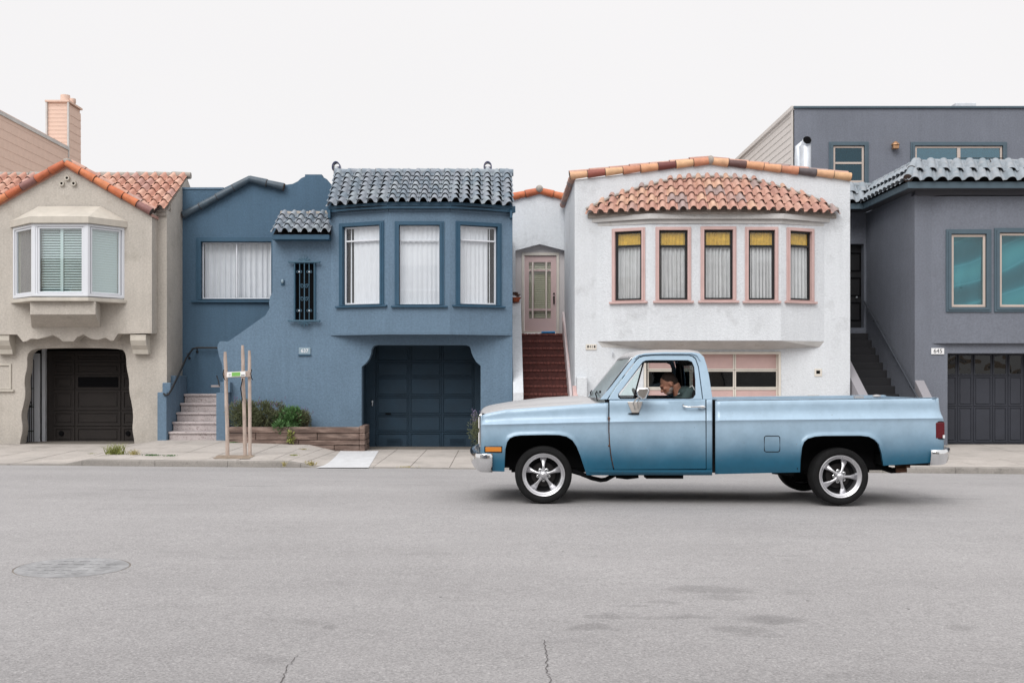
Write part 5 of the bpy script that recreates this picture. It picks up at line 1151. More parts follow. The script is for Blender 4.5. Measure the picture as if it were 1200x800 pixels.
def bush(name, px, py0, py1, w, D, seed, m_, label, n, size, slim=.22, flowers=0, extra=(), stemz=.33, grp=None):
    X = PX(px, D); zb, zt_ = PZ(py1, D), PZ(py0, D); t = thing(name, (X, D, stemz), label, 'shrub', grp)
    mb = MB(); hw = w/2*D/F; rnd = random.Random(seed)
    for k in range(7):
        fx = rnd.uniform(-.6,.6); sc = rnd.uniform(.45,.7); c = (X + fx*hw, D + rnd.uniform(-.12,.12), zb + (zt_-zb)*(.48 + rnd.uniform(-.12,.10)))
        leaf_cloud(mb, c, (hw*sc, .20, (zt_-zb)*.5*rnd.uniform(.8,1.0)), n//7, size, seed*10+k, slim=slim)
    for ex in extra: leaf_cloud(mb, (PX(ex[0],D-.25), D-.25, PZ(ex[1],D-.25)), ex[2], ex[3], size, seed*7, slim=slim)
    mb.build('foliage', m_, t)
    mb = MB()
    for k in range(16):
        a = Vector((X + rnd.uniform(-.3,.3)*hw, D + rnd.uniform(-.08,.08), stemz - .03)); b = Vector((X + rnd.uniform(-.9,.9)*hw, D + rnd.uniform(-.15,.15), zb + (zt_-zb)*rnd.uniform(.6,1.02))); mb.tube([a, a.lerp(b,.5) + Vector((0,0,.03)), b], [.007,.005,.002], 4)
    mb.build('stems', M['stem'], t)
    if flowers:
        mb = MB()
        for k in range(flowers):
            b = Vector((X + rnd.uniform(-1.05,1.05)*hw, D + rnd.uniform(-.2,.15), zb + (zt_-zb)*rnd.uniform(.8,1.12))); mb.tube([b - Vector((rnd.uniform(-.03,.03),0,.10)), b - Vector((0,0,.03))], .002, 3); mb.ellip(b, (.009,.009,.026), u=5, v=4)
        mb.build('flower_heads', M['flower'], t)
bush('lavender_shrub', 303, 469, 503, 62, 22.9, 3, M['leaf1'], 'broad grey green lavender shrub at the left end of the timber planter', 13000, .065, .22, flowers=36)
bush('leafy_shrub', 335, 478, 506, 33, 22.85, 5, M['leaf2'], 'bright green bush spilling over the middle of the timber planter', 4200, .075, .35, extra=((341,508,(.09,.08,.16),260),(329,500,(.16,.09,.14),260)))
bush('lavender_shrub', 357, 480, 503, 22, 22.95, 8, M['leaf1'], 'small grey green lavender at the right of the planter shrubs', 3600, .055, .22, flowers=12)
bush('lavender_shrub', 564, 484, 527, 25, 22.5, 11, M['leaf1'], 'purple flowered lavender shrub peeking out behind the truck grille', 2600, .05, .2, flowers=60, stemz=.0)
mb = MB(); leaf_cloud(mb, (PX(341,22.5), 22.46, PZ(512,22.5)), (.06,.05,.10), 120, .07, 99, up=-.4, slim=.4); mb.build('trailing_leaves', M['leaf3'], [o for o in bpy.data.objects if o.name == 'leafy_shrub'][0])

Sg = thing('tree_stakes', (PX(283,19.7), 19.7, walk_z(PX(283,19.7),19.7)), 'three bare wooden tree stakes tied by a crossbar with green label', 'tree stakes')
bases = [((264,412),(267,534.5),19.75,.034), ((284.3,404.5),(287.6,535),19.85,.033), ((292.3,410.5),(293,535),19.68,.031)]
for (tx, ty), (bx, by), D, r_ in bases:
    mb = MB(); a, b = Vector((PX(bx,D), D, walk_z(PX(bx,D),D)-.1)), Vector((PX(tx,D), D, PZ(ty,D))); n = 14
    mb.tube([a.lerp(b, k/n) + Vector((noise.noise(Vector((k*.5,D*9,0)))*.008, 0, 0)) for k in range(n+1)], [r_*(1.04 - .1*k/n) * (.75 if k == n else 1) for k in range(n+1)], 12); mb.build('stake', M['stake'], Sg, smooth=50)
mb = MB(); y_ = 19.60; mb.hexa([(PX(261.8,y_), y_, PZ(442.6,y_)), (PX(294.6,y_), y_-.02, PZ(441.4,y_)), (PX(294.6,y_), y_+.01, PZ(441.4,y_)), (PX(261.8,y_), y_+.03, PZ(442.6,y_))], [(PX(261.8,y_), y_, PZ(436,y_)), (PX(294.6,y_), y_-.02, PZ(434.2,y_)), (PX(294.6,y_), y_+.01, PZ(434.2,y_)), (PX(261.8,y_), y_+.03, PZ(436,y_))]); cb = mb.build('crossbar', M['stake'], Sg, bevel=.004)
def lab(x0, x1, y0, y1, m_, nm, dy=.02):
    f = lambda x: -(x-261.8)/32.8*.02 + y_; s = lambda x: (x-262)*-.05; mb = MB()
    mb.hexa([(PX(x0,y_), f(x0)-dy, PZ(y1+s(x0),y_)), (PX(x1,y_), f(x1)-dy, PZ(y1+s(x1),y_)), (PX(x1,y_), f(x1)-dy+.004, PZ(y1+s(x1),y_)), (PX(x0,y_), f(x0)-dy+.004, PZ(y1+s(x0),y_))],
            [(PX(x0,y_), f(x0)-dy, PZ(y0+s(x0),y_)), (PX(x1,y_), f(x1)-dy, PZ(y0+s(x1),y_)), (PX(x1,y_), f(x1)-dy+.004, PZ(y0+s(x1),y_)), (PX(x0,y_), f(x0)-dy+.004, PZ(y0+s(x0),y_))]); return mb.build(nm, m_, cb)
lab(266.2,288.2,436.2,442.0,M['paper'],'tag_paper'); lab(272,282,436.8,441.3,M['green'],'tag_green_print', .0245); lab(283,287.3,440.2,441.0,M['ink'],'tag_text_line', .0245); lab(268.3,270.8,438,440.3,mat('pale_grey_print',(.5,.5,.5),.6),'tag_emblem', .0245)
for (x, y) in ((262.3,438),(294.8,438)):
    mb = MB(); mb.tube([hp(x,y-5,19.6), hp(x-1,y,19.56), hp(x,y+5,19.6), hp(x+1.5,y+7,19.62)], .008, 5); mb.build('tie_strap', M['black'], Sg, smooth=50)
mb = MB(); mb.tube([hp(284.5,443,19.8), hp(282,455,19.75), hp(284,468,19.7), hp(283,472,19.7)], .009, 5); mb.build('tie_strap', M['black'], Sg, smooth=50)

P_ = thing('flower_pot', (PX(604.5,26.3), 26.3, zl(26.3)), 'small terracotta bowl of red succulents on the white stair wall', 'flower pot')
cpt = (PX(604.3,26.2), 26.2, zl(26.2)+.03); mb = MB(); mb.lathe([(.0,0),(.07,0),(.115,.08),(.13,.10),(.12,.105),(.10,.08),(0,.075)], cpt, 'Z', 24); mb.build('pot', M['terracotta'], P_, smooth=40)
mb = MB(); leaf_cloud(mb, (cpt[0], cpt[1], cpt[2]+.14), (.09,.08,.07), 220, .05, 31, up=.8, slim=.4); mb.build('succulent_leaves', mat('maroon_green_leaf', (.13,.07,.05), .6, var=.4, vscale=30), P_)
mt = thing('door_mat', (PX(642,26.7), 26.75, ztop), 'bright blue mat rolled on the top brick step before the pink door', 'mat')
mb = MB(); xa, xb = PX(634.5,26.72), PX(650.5,26.72); mb.tube([(xa,26.72,ztop+.03),(xb,26.70,ztop+.035)], .028, 10); mb.build('roll', M['bluemat'], mt, smooth=50); mb = MB(); mb.box(xa-.02,xb,26.73,26.88,ztop+.005,ztop+.012); mb.build('flap', M['bluemat'], mt)

def tuft(px, py, h, w, n, m_, label, seed, name='grass_tuft'):
    D = 20.5
    for _ in range(12): D = D*.4 + .6*(H - walk_z(PX(px,D), D)) * F / (py - CY)
    X = PX(px, D); z0 = walk_z(X, D); rnd = random.Random(seed); mb = MB()
    for _ in range(n):
        a = Vector((X + rnd.gauss(0, w*.28), D + rnd.gauss(0, w*.2), z0)); l = h*rnd.uniform(.5,1.15); lean = Vector((rnd.gauss(0,.45), rnd.gauss(0,.4), 1)).normalized(); b = a + lean*l*.6; c = a + Vector((lean.x*1.7, lean.y*1.7, lean.z*.85))*l
        s = Vector((rnd.uniform(-1,1), rnd.uniform(-1,1), 0)).normalized()*.006; mb.quadpts([a-s, a+s, b+s*.7, b-s*.7]); mb.quadpts([b-s*.7, b+s*.7, c])
    o = bpy.data.objects.new(name, mb.mesh(name, m_)); put(o); tag(o, label, 'weed')
tuft(135,532,.25,.24,150,M['leaf3'],'tallest yellow green grass tuft at the kerb before the dark garage',1)
tuft(157,532.5,.12,.16,60,M['drygrass'],'dry straw coloured grass tuft beside the tallest one',2)
tuft(178,533.5,.035,.24,150,M['leaf2'],'low flat green weed patch at the kerb left of the blue stairs',3)
tuft(199,534,.03,.18,90,M['leaf2'],'tiny green weed patch at the kerb below the blue stairs',4)
tuft(273,518.5,.03,.20,80,M['leaf2'],'tiny green weed at the foot of the blue stair pier',5)
tuft(344,533.5,.03,.12,60,M['leaf3'],'tiny yellow weed on the slabs right of the tree stakes',6)
tuft(364,545,.10,.18,60,M['drygrass'],'dry tuft in the sloping kerb beside the white concrete patch',7)
tuft(333,546,.12,.05,24,M['drygrass'],'dry blades growing in the kerb joint',8)
tuft(475,547,.02,.35,70,M['drygrass'],'flat dry weeds along the driveway edge',9)
tuft(355,526.5,.03,.2,50,M['drygrass'],'thin dry weed line in a slab joint by the planter',10)
tuft(108,531.5,.02,.14,40,M['leaf3'],'small flat weed left of the tallest grass tuft',12)
# ================================================================== PICKUP TRUCK
DT = 12.48; YC = 13.47
def T(px, py, off=0.0):
    D = DT + off; return Vector((PX(px, D), D, PZ(py, D)))
def mir(p): return Vector((p[0], 2*YC - p[1], p[2]))
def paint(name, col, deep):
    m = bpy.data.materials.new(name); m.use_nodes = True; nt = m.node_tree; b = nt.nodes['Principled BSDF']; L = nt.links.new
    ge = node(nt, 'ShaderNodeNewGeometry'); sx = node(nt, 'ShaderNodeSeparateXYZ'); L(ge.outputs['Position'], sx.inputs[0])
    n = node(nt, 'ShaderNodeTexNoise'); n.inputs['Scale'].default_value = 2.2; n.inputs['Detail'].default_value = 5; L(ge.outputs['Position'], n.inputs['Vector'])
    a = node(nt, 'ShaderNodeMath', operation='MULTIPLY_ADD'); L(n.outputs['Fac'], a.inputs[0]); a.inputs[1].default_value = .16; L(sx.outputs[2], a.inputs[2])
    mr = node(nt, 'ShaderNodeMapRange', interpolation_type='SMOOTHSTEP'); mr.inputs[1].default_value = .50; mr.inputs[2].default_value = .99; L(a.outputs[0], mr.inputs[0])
    mx = node(nt, 'ShaderNodeMix', data_type='RGBA'); L(mr.outputs[0], mx.inputs[0]); mx.inputs[6].default_value = (*deep, 1); mx.inputs[7].default_value = (*col, 1)  # faded upper colour, plus shading of the lower body painted in by height
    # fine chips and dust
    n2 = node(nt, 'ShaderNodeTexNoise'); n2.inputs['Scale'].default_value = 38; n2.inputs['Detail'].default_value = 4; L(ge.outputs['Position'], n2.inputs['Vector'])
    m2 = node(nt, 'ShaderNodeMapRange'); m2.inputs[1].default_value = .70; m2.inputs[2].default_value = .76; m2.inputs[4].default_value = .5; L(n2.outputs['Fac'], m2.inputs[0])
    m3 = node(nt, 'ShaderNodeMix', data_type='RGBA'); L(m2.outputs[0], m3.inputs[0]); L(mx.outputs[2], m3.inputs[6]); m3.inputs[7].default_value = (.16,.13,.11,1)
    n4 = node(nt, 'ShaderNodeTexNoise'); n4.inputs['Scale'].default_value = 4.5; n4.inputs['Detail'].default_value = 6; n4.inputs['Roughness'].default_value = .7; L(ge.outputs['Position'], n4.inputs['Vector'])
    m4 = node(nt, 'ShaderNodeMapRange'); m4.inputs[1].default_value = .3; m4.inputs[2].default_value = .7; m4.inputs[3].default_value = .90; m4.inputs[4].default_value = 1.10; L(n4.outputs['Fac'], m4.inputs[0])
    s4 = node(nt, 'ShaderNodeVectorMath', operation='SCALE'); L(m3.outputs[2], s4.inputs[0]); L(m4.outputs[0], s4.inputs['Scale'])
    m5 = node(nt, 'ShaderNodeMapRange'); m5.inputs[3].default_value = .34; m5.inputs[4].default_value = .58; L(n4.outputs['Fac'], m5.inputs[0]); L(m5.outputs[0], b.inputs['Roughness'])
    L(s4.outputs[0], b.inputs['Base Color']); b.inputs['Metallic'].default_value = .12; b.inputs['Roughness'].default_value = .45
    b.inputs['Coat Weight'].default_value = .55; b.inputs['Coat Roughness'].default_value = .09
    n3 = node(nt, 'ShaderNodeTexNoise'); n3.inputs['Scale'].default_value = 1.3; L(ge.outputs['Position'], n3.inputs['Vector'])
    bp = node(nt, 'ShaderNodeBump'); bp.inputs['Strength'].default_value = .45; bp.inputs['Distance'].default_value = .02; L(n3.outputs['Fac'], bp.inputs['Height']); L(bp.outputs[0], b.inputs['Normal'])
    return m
M['paint'] = paint('faded_blue_car_paint_shaded_low', (.31,.43,.54), (.002,.105,.19))
M['hood_paint'] = mat('chalky_faded_hood_paint', (.38,.375,.38), .5, metal=.2, coat=.3, coatr=.2, var=.05, vscale=3)
M['chrome'] = mat('chrome', (.78,.79,.80), .12, metal=1.0, rv=.08)
M['mirror_metal'] = mat('dull_chrome', (.55,.52,.49), .45, metal=.5)
M['satin'] = mat('satin_aluminium', (.62,.62,.64), .30, metal=.9, rv=.1)
M['rubber'] = mat('tyre_rubber', (.009,.009,.0095), .9, spec=.25, bump=.3, bscale=120, var=.25, vscale=9)
M['seat'] = mat('dark_seat_vinyl', (.014,.014,.017), .8, spec=.2)
M['amber'] = mat('amber_lens', (.58,.19,.012), .4, coat=.5)
M['redlens'] = mat('red_lens', (.10,.004,.010), .2, coat=.6)
M['under'] = mat('dirty_underbody_black', (.010,.010,.011), .9, spec=.15)
M['rust'] = mat('rusty_steel', (.12,.055,.03), .8, var=.4, vscale=25)

TR = thing('pickup_truck', (PX(811,DT), YC, road_z(PX(811,DT), YC)), 'faded light blue pickup truck with polished five spoke wheels driving left on the road', 'pickup truck')
CRE = [(560,497.8),(567,497.5),(640,495.8),(712,494.2),(838,492.4),(1106,489.8)]
TOP = [(560,489),(564,487),(570,484.5),(592,480),(635,477),(677,474),(713,471.5),(714,468),(835,467.6),(837,469.3),(1106,466.2)]
def crease(px): return lerp_tab(CRE, px)
def topl(px): return lerp_tab(TOP, px)
UPT = [(0,0),(.06,.010),(.18,.027),(.34,.042),(.52,.050),(.70,.052),(.90,.056),(.95,.064),(1.0,.092)]
DNT = [(0,0),(1.2,.007),(3,.013),(6,.014),(18,.012),(30,.016),(40,.026),(48,.044),(56,.070),(64,.11)]
ARF = [(591,552),(591.3,540),(592,526),(594,517.5),(597.5,513),(603,510.6),(610,509.6),(640,509.0),(655,509.2),(664,511),(671,515.5),(676,523),(680,533),(684,545),(687.5,556)]
ARR = [(937.5,553),(938,538),(939.5,524),(942,517.5),(946.5,513.5),(955,511),(966,510.2),(1008,510),(1018,511.2),(1025,514.5),(1030,520),(1033,530),(1035.5,545)]
def dseg(p, a, b):
    ax, ay = a; bx, by = b; dx, dy = bx-ax, by-ay; t = max(0, min(1, ((p[0]-ax)*dx + (p[1]-ay)*dy)/(dx*dx+dy*dy))); return math.hypot(p[0]-ax-t*dx, p[1]-ay-t*dy)
def off(px, py):
    c, t = crease(px), topl(px)
    if py <= c:
        o = lerp_tab(UPT, min(1, (c - py) / (c - t)))
        if px < 600: k = max(0, (600-px)/40); o = o*(1-k*.35)
    else: o = lerp_tab(DNT, py - c)
    for ar in (ARF, ARR):
        if ar[0][0] - 14 < px < ar[-1][0] + 14 and py > 495:
            dd = min(dseg((px, py), a, b) for a, b in zip(ar, ar[1:])); o -= .015*math.exp(-(dd/2.8)**2) + .006*math.exp(-(dd/8)**2)
    if px < 572: o += .05*((572-px)/11)**2
    if px > 1096: o += .03*((px-1096)/10)**2
    return o
SH = [(470,0),(505,0),(520,.8),(535,2.6),(545,4.6),(552,6.5),(560,7.5)]
RR = [(460,-5.8),(467,-5.4),(480,-4.2),(486,-2),(490,0),(495,.8),(524,.8),(535,-1.5),(545,-3.5)]
def panel(name, pxs, bottom, parent, warp=None, nU=9, nD=16, mats=None, top=None):
    for side in (0, 1):
        mb = MB(); rows = []
        for px in pxs:
            c, t, b = crease(px), (top or topl)(px), bottom(px); col = []
            for k in range(nU): s = UPT[nU-1-k][0]; col.append(c - (c - t)*s)
            for k in range(1, nD+1): q = (k/nD)**1.25; col.append(c + (b - c)*q)
            pts = []
            for py in col:
                x = px + (warp(px, py) if warp else 0); pts.append(T(x, py, off(px, py)))
            pts.append(pts[-1] + Vector((0, .045, .002)))
            top_in = pts[0] + Vector((0, .03, -.004)); pts = [top_in] + pts
            rows.append([mir(p) for p in pts] if side else pts)
        mb.grid(rows, flip=bool(side)); o = mb.build(name, mats or M['paint'], parent, smooth=38)
        sd = o.modifiers.new('thickness', 'SOLIDIFY'); sd.thickness = .006; sd.offset = 0
def frange(a, b, s):
    n = max(1, round((b-a)/s)); return [a + (b-a)*k/n for k in range(n+1)]
fx = sorted(set(frange(563.5,590.9,3) + [p for p, _ in ARF] + frange(592,600,1) + frange(600,665,5) + frange(665,688,1.5) + frange(688,712.9,3)))
fbot = [(560,550),(565,551.5),(590.9,552)] + ARF + [(687.6,556),(713,556)]
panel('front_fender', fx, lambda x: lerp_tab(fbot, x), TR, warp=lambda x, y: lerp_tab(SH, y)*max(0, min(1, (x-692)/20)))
# door lower part: own grid between its seams
for side in (0, 1):
    mb = MB(); rows = []
    for k in range(20):
        t = k/19; col = []
        ys = [crease(770) - (crease(770)-467.6)*UPT[8-i][0] for i in range(9)] + [crease(770) + (549.5-crease(770))*((i/16)**1.2) for i in range(1, 17)]
        for py in ys:
            L_ = 714.3 + lerp_tab(SH, py); R_ = 826.6 + .6*(py-467)/80; x = L_ + (R_-L_)*t; dy = (crease(x) - crease(770))*(1 if 470 < py < 530 else .5); col.append(T(x, py+dy, off(x, py+dy)))
        col = [col[0] + Vector((0,.03,-.003))] + col + [col[-1] + Vector((0,.04,0))]
        rows.append([mir(p) for p in col] if side else col)
    rows = [[p + Vector((0,.03,0))*(-1 if side else 1) for p in rows[0]]] + rows + [[p + Vector((0,.03,0))*(-1 if side else 1) for p in rows[-1]]]
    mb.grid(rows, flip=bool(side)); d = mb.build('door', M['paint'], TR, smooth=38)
    if not side: DOOR = d
    else: DOOR2 = d
# dark jamb strips behind the seams
mb = MB()
for s in (0, 1):
    for xa, xb in ((709,724),(823,840)):
        a = [T(xa,468,.10), T(xb,468,.10), T(xb,468,.13), T(xa,468,.13)]; b = [T(xa,552,.10), T(xb,552,.10), T(xb,552,.13), T(xa,552,.13)]
        if s: a, b = [mir(p) for p in a], [mir(p) for p in b]
        mb.hexa(b, a)
mb.build('door_jamb', M['under'], TR)
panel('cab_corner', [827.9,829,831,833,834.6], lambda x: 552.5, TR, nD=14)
# rocker
for side in (0, 1):
    mb = MB(); rows = []
    for x in frange(688.5, 834.6, 8):
        col = [T(x, 550.4, .060), T(x, 552.6, .062), T(x, 555, .085), T(x, 556.6, .125), T(x, 556.4, .2)]; rows.append([mir(p) for p in col] if side else col)
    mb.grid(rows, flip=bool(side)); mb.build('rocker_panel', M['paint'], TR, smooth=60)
bx = sorted(set(frange(838.2,930,6) + frange(930,937.4,2.4) + [p for p, _ in ARR] + frange(939,946,1) + frange(966,1008,6) + frange(1018,1036,1.5) + frange(1036,1090,5) + frange(1090,1105.2,1.5)))
bbot = [(838,555),(937.4,552.8)] + ARR + [(1035.6,545),(1090,541.8),(1105,540.5)]
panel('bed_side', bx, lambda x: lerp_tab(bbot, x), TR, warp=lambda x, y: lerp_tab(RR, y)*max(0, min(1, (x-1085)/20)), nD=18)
# bed: rails, floor, front, tailgate
for s in (0, 1):
    mb = MB(); rows = []
    for x in frange(838.2, 1099.3, 12):
        t = topl(x); p = T(x, t, .078); col = [p + Vector((0,-.004,.004)), p + Vector((0,.03,.008)), p + Vector((0,.075,.004)), p + Vector((0,.08,-.05)), p + Vector((0,.07,-.30))]; rows.append([mir(q) for q in col] if s else col)
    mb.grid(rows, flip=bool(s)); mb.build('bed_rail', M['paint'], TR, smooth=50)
xa, xb = T(838.5,500).x, T(1100,500).x; zf = PZ(530,12.7)
mb = MB(); mb.box(xa, xb, DT+.52, 2*YC-DT-.52, zf-.04, zf); mb.build('bed_floor', M['paint'], TR)
mb = MB(); mb.box(xa, xa+.04, DT+.10, 2*YC-DT-.10, zf-.15, T(840,469.8,.1).z); mb.build('bed_front_panel', M['paint'], TR, bevel=.008)
mb = MB(); rows = []
for py in (467,473,480,486,490,495,505,524,535,541): 
    X = T(1105 + lerp_tab(RR, py), py, .04).x - .004; z = T(1100, py, .04).z; rows.append([(X - (.02 if k in (0,8) else 0), DT+.055 + (2*(YC-DT)-.11)*k/8, z) for k in range(9)])
mb.grid(rows); rows2 = [[(x-.04, y, z) for x, y, z in r] for r in rows]; mb.grid(rows2); mb.grid([rows[0], rows2[0]]); mb.build('tailgate', M['paint'], TR, smooth=40)
mb = MB(); a = T(1002,465.9,.10); mb.box(a.x, a.x+.10, DT+.10, DT+.16, a.z-.005, a.z+.02); a = T(1044,465.9,.10); mb.ellip((a.x-.15, DT+.13, a.z+.018), (.05,.03,.018)); mb.build('stake_pocket_cap', M['hood_paint'], TR, smooth=50)

# ---- hood, cowl, grille
HT = [(561.5,484),(563,480.5),(566,478),(575,475.3),(600,471.2),(640,466.6),(672,464.8),(712,464)]
PR = [(0,0),(.012,.10),(.03,.16),(.07,.20),(.09,.22),(.10,.03),(.13,.03),(.14,.27),(.20,.36),(.26,.36),(.36,.52),(.44,.82),(.50,.86),(.58,.86),(.64,1.0),(.8,.98),(1,1)]
hx = [561.6,562,563,565,568,573] + frange(580,690,7)
mb = MB(); rows = []
half = YC - (DT + .092)
for px in hx:
    e_ = T(max(px,564.2), topl(max(px,564.2)), .092 + (.03 if px < 565 else 0)); zc_ = PZ(lerp_tab(HT, px), 13.25); X = T(px, 480, .3).x if px > 566 else PX(px, 13.2) + 0
    X = PX(px, DT + .078) if px > 575 else PX(px, DT + .078) * 1.0
    left = [Vector((X, DT + .092 + half*s, e_.z + (zc_ - e_.z)*h)) for s, h in PR]
    rows.append(left + [mir(p) for p in left[::-1][1:]])
lastz = rows[-1]; rows.append([Vector((p.x + .12 - .10*abs(1-abs(i-len(PR)+1)/(len(PR)-1)), p.y, p.z - .002)) for i, p in enumerate(lastz)]); rows.append([p + Vector((0,0,-.02)) for p in rows[-1]])
rows = [[p + Vector((.004,0,-.03)) for p in rows[0]]] + rows
mb.grid(rows); o = mb.build('hood', M['hood_paint'], TR, smooth=40)
mb = MB(); rows = []
for px in (684, 700, 714): 
    rows.append([Vector((PX(px, DT+.08), DT+.08+2*half*k/12, T(px, topl(min(px,712)), .08).z - .012 + .05*math.sin(math.pi*k/12))) for k in range(13)])
mb.grid(rows); mb.build('cowl', M['hood_paint'], TR, smooth=50)
mb = MB(); mb.box(T(712,470,.1).x, T(716,470,.1).x, DT+.12, 2*YC-DT-.12, .45, T(712,469,.1).z); mb.build('firewall', M['under'], TR)
gx = PX(563.2, 12.7)
gr = bpy.data.objects.new('grille', None); put(gr, TR, Matrix.Translation((gx, YC, .85)))
mb = MB(); mb.box(gx+.02, gx+.08, DT+.10, 2*YC-DT-.10, PZ(524,12.7), PZ(484,12.7)); mb.build('grille_back', M['under'], gr)
for k in range(11):
    z = PZ(522,12.7) + (PZ(486,12.7)-PZ(522,12.7))*k/10; mb = MB(); mb.box(gx-.012, gx+.02, DT+.50, 2*YC-DT-.50, z-.006, z+.006); mb.build('grille_bar', M['chrome'], gr)
for k in range(15):
    y = DT + .52 + (2*(YC-DT)-1.04)*k/14; mb = MB(); mb.box(gx-.008, gx+.019, y-.004, y+.004, PZ(522,12.7), PZ(486,12.7)); mb.build('grille_bar', M['chrome'], gr)
for s in (0, 1):
    f = (lambda y: 2*YC - y) if s else (lambda y: y)
    mb = MB(); y0, y1 = sorted((f(DT+.11), f(DT+.48))); mb.box(gx-.014, gx+.02, y0, y1, PZ(523,12.7), PZ(485,12.7)); bz = mb.build('headlight_bezel', M['chrome'], gr, bevel=.01)
    for zc_ in (PZ(495,12.7), PZ(513,12.7)):
        mb = MB(); mb.box(gx-.024, gx-.014, min(f(DT+.16),f(DT+.42)), max(f(DT+.16),f(DT+.42)), zc_-.062, zc_+.062); mb.build('headlight', M['plate'], bz, bevel=.008)
mb = MB(); rows = []
for py in (486,495,505,515,524): rows.append([T(563.6, py, .12), T(564.2, py, .08), T(565.5, py, .045)])
mb.grid(rows); rows = [[mir(p) for p in r] for r in rows]; mb.grid(rows); mb.build('fender_cap', M['paint'], TR, smooth=60)
mb = MB(); mb.box(gx+.0, gx+.06, DT+.08, 2*YC-DT-.08, PZ(545,12.7), PZ(524,12.7)-.002); mb.build('front_valance', M['paint'], TR, bevel=.01)
# ---- bumpers: swept section
def bumper(name, path, prof, parent=TR):
    """path: plan points (x, y, out-normal x, y); prof: (outset, z)"""
    mb = MB(); rows = []
    for x, y, nx, ny in path: rows.append([(x + nx*o, y + ny*o, z) for o, z in prof])
    mb.grid(rows); o = mb.build(name, M['chrome'], parent, smooth=35); s = o.modifiers.new('thickness', 'SOLIDIFY'); s.thickness = .008; s.offset = -1; return o
fxl = PX(553.0, 12.75); y0 = DT - .01
path = [(PX(577,12.48), y0, 0, -1), (PX(570,12.48), y0-.004, 0, -1), (PX(564,12.5), y0 + .005, -.2, -.98), (PX(559.5,12.5), y0 + .035, -.6, -.8), (PX(556.5,12.6), y0 + .10, -.92, -.35), (PX(554.5,12.7), y0 + .25, -1, -.08)]
mid = [(fxl - .035*math.sin(math.pi*k/8), DT + .4 + (2*(YC-DT)-.8)*k/8, -1, 0) for k in range(9)]
path = path + mid + [(x, 2*YC-y, nx, -ny) for x, y, nx, ny in path[::-1]]
z = lambda py: PZ(py, 12.5)
bumper('front_bumper', path, [(-.05,z(531)+.003),(.0,z(531.4)),(.006,z(533.5)),(.004,z(540)),(-.006,z(546)),(-.03,z(551)),(-.06,z(553.3)),(-.085,z(553))])
rxr = PX(1112, 12.9)
path = [(PX(1091,12.48), y0+.01, 0, -1), (PX(1099,12.48), y0+.008, 0, -1), (PX(1104,12.5), y0+.02, .25, -.97), (PX(1108.5,12.5), y0+.06, .75, -.66), (PX(1110.5,12.6), y0+.14, .97, -.2)]
mid = [(rxr + .02*math.sin(math.pi*k/6), DT+.4+(2*(YC-DT)-.8)*k/6, 1, 0) for k in range(7)]
path = path + mid + [(x, 2*YC-y, nx, -ny) for x, y, nx, ny in path[::-1]]
bumper('rear_bumper', path, [(-.05,z(526.6)),(-.004,z(526.8)),(.008,z(529)),(.008,z(533)),(-.01,z(540)),(-.03,z(544.6)),(-.08,z(545.2))])
# ---- cab upper
def goff(py): return .078 + (467.5-py)/55*.125
def ppoly(mb, outer, holes, th=.03, o=0.0, side=0):
    loops = [outer] + holes; tris = tessellate_polygon([[Vector((x, y, 0)) for x, y in l] for l in loops]); flat = [p for l in loops for p in l]
    A_ = [T(x, y, goff(y) - o) for x, y in flat]; B_ = [T(x, y, goff(y) - o) + Vector((0, th, 0)) for x, y in flat]
    if side: A_, B_ = [mir(p) for p in A_], [mir(p) for p in B_]
    n = len(mb.v); k = len(flat); mb.v += [tuple(p) for p in A_ + B_]
    for t in tris: mb.f.append((n+t[0],n+t[1],n+t[2])); mb.f.append((n+k+t[2],n+k+t[1],n+k+t[0])); mb.m += [mb.cur]*2
    i0 = 0
    for l in loops:
        for i in range(len(l)):
            j = (i+1) % len(l); mb.f.append((n+i0+i,n+i0+j,n+k+i0+j,n+k+i0+i)); mb.m.append(mb.cur)
        i0 += len(l)
cab_out = [(703,468),(741.5,419),(746,415.8),(756,413.5),(780,412.3),(812,412.5),(820,413.8),(825,418),(828,427),(831,440),(835.3,468)]
dl = [(711.5,468),(720,454.5),(746,420.9),(749.5,418.2),(754,416.8),(765,415.9),(807.7,415.9),(812,417.2),(815.6,420),(819,430),(822.4,455),(824,468)]
dl_in = [(712.6,468),(720.9,454.9),(746.7,421.5),(750,419),(754.3,417.6),(765,416.7),(807.5,416.7),(811.5,418),(814.8,420.6),(818.2,430.2),(821.5,455),(823.2,468)]
win = [(727,467.2),(724.6,465.3),(724.4,462),(753,424.3),(757,422.2),(764,421.9),(806,421.9),(811,424),(813.6,430),(815,445),(815.2,462),(812.5,466.3),(808,467.2)]
for s in (0, 1):
    mb = MB(); ppoly(mb, cab_out + dl[::-1], [], .045, 0, s); mb.build('cab_side', M['paint'], TR, bevel=.006)
    mb = MB(); ppoly(mb, dl_in, [win], .035, .004, s); dfm = mb.build('door_window_frame', M['paint'], TR if False else (DOOR2 if s else DOOR), bevel=.005)
    # rubber surround, division bar and vent glass
    win2 = [(x + (768-x)*.018, y + (445-y)*.05) for x, y in win]; mb = MB(); ppoly(mb, win, [win2], .02, -.010, s); mb.build('window_rubber', M['under'], DOOR2 if s else DOOR)
    mb = MB(); ppoly(mb, [(742,466.5),(743.6,466.5),(755,424.5),(753.2,424.5)], [], .02, -.006, s); mb.build('vent_bar', M['under'], DOOR2 if s else DOOR)
    mb = MB(); ppoly(mb, [(727.8,465.8),(726,463.5),(753.2,427),(742.2,465.8)], [], .004, -.016, s); mb.build('vent_pane', G['car'], DOOR2 if s else DOOR)
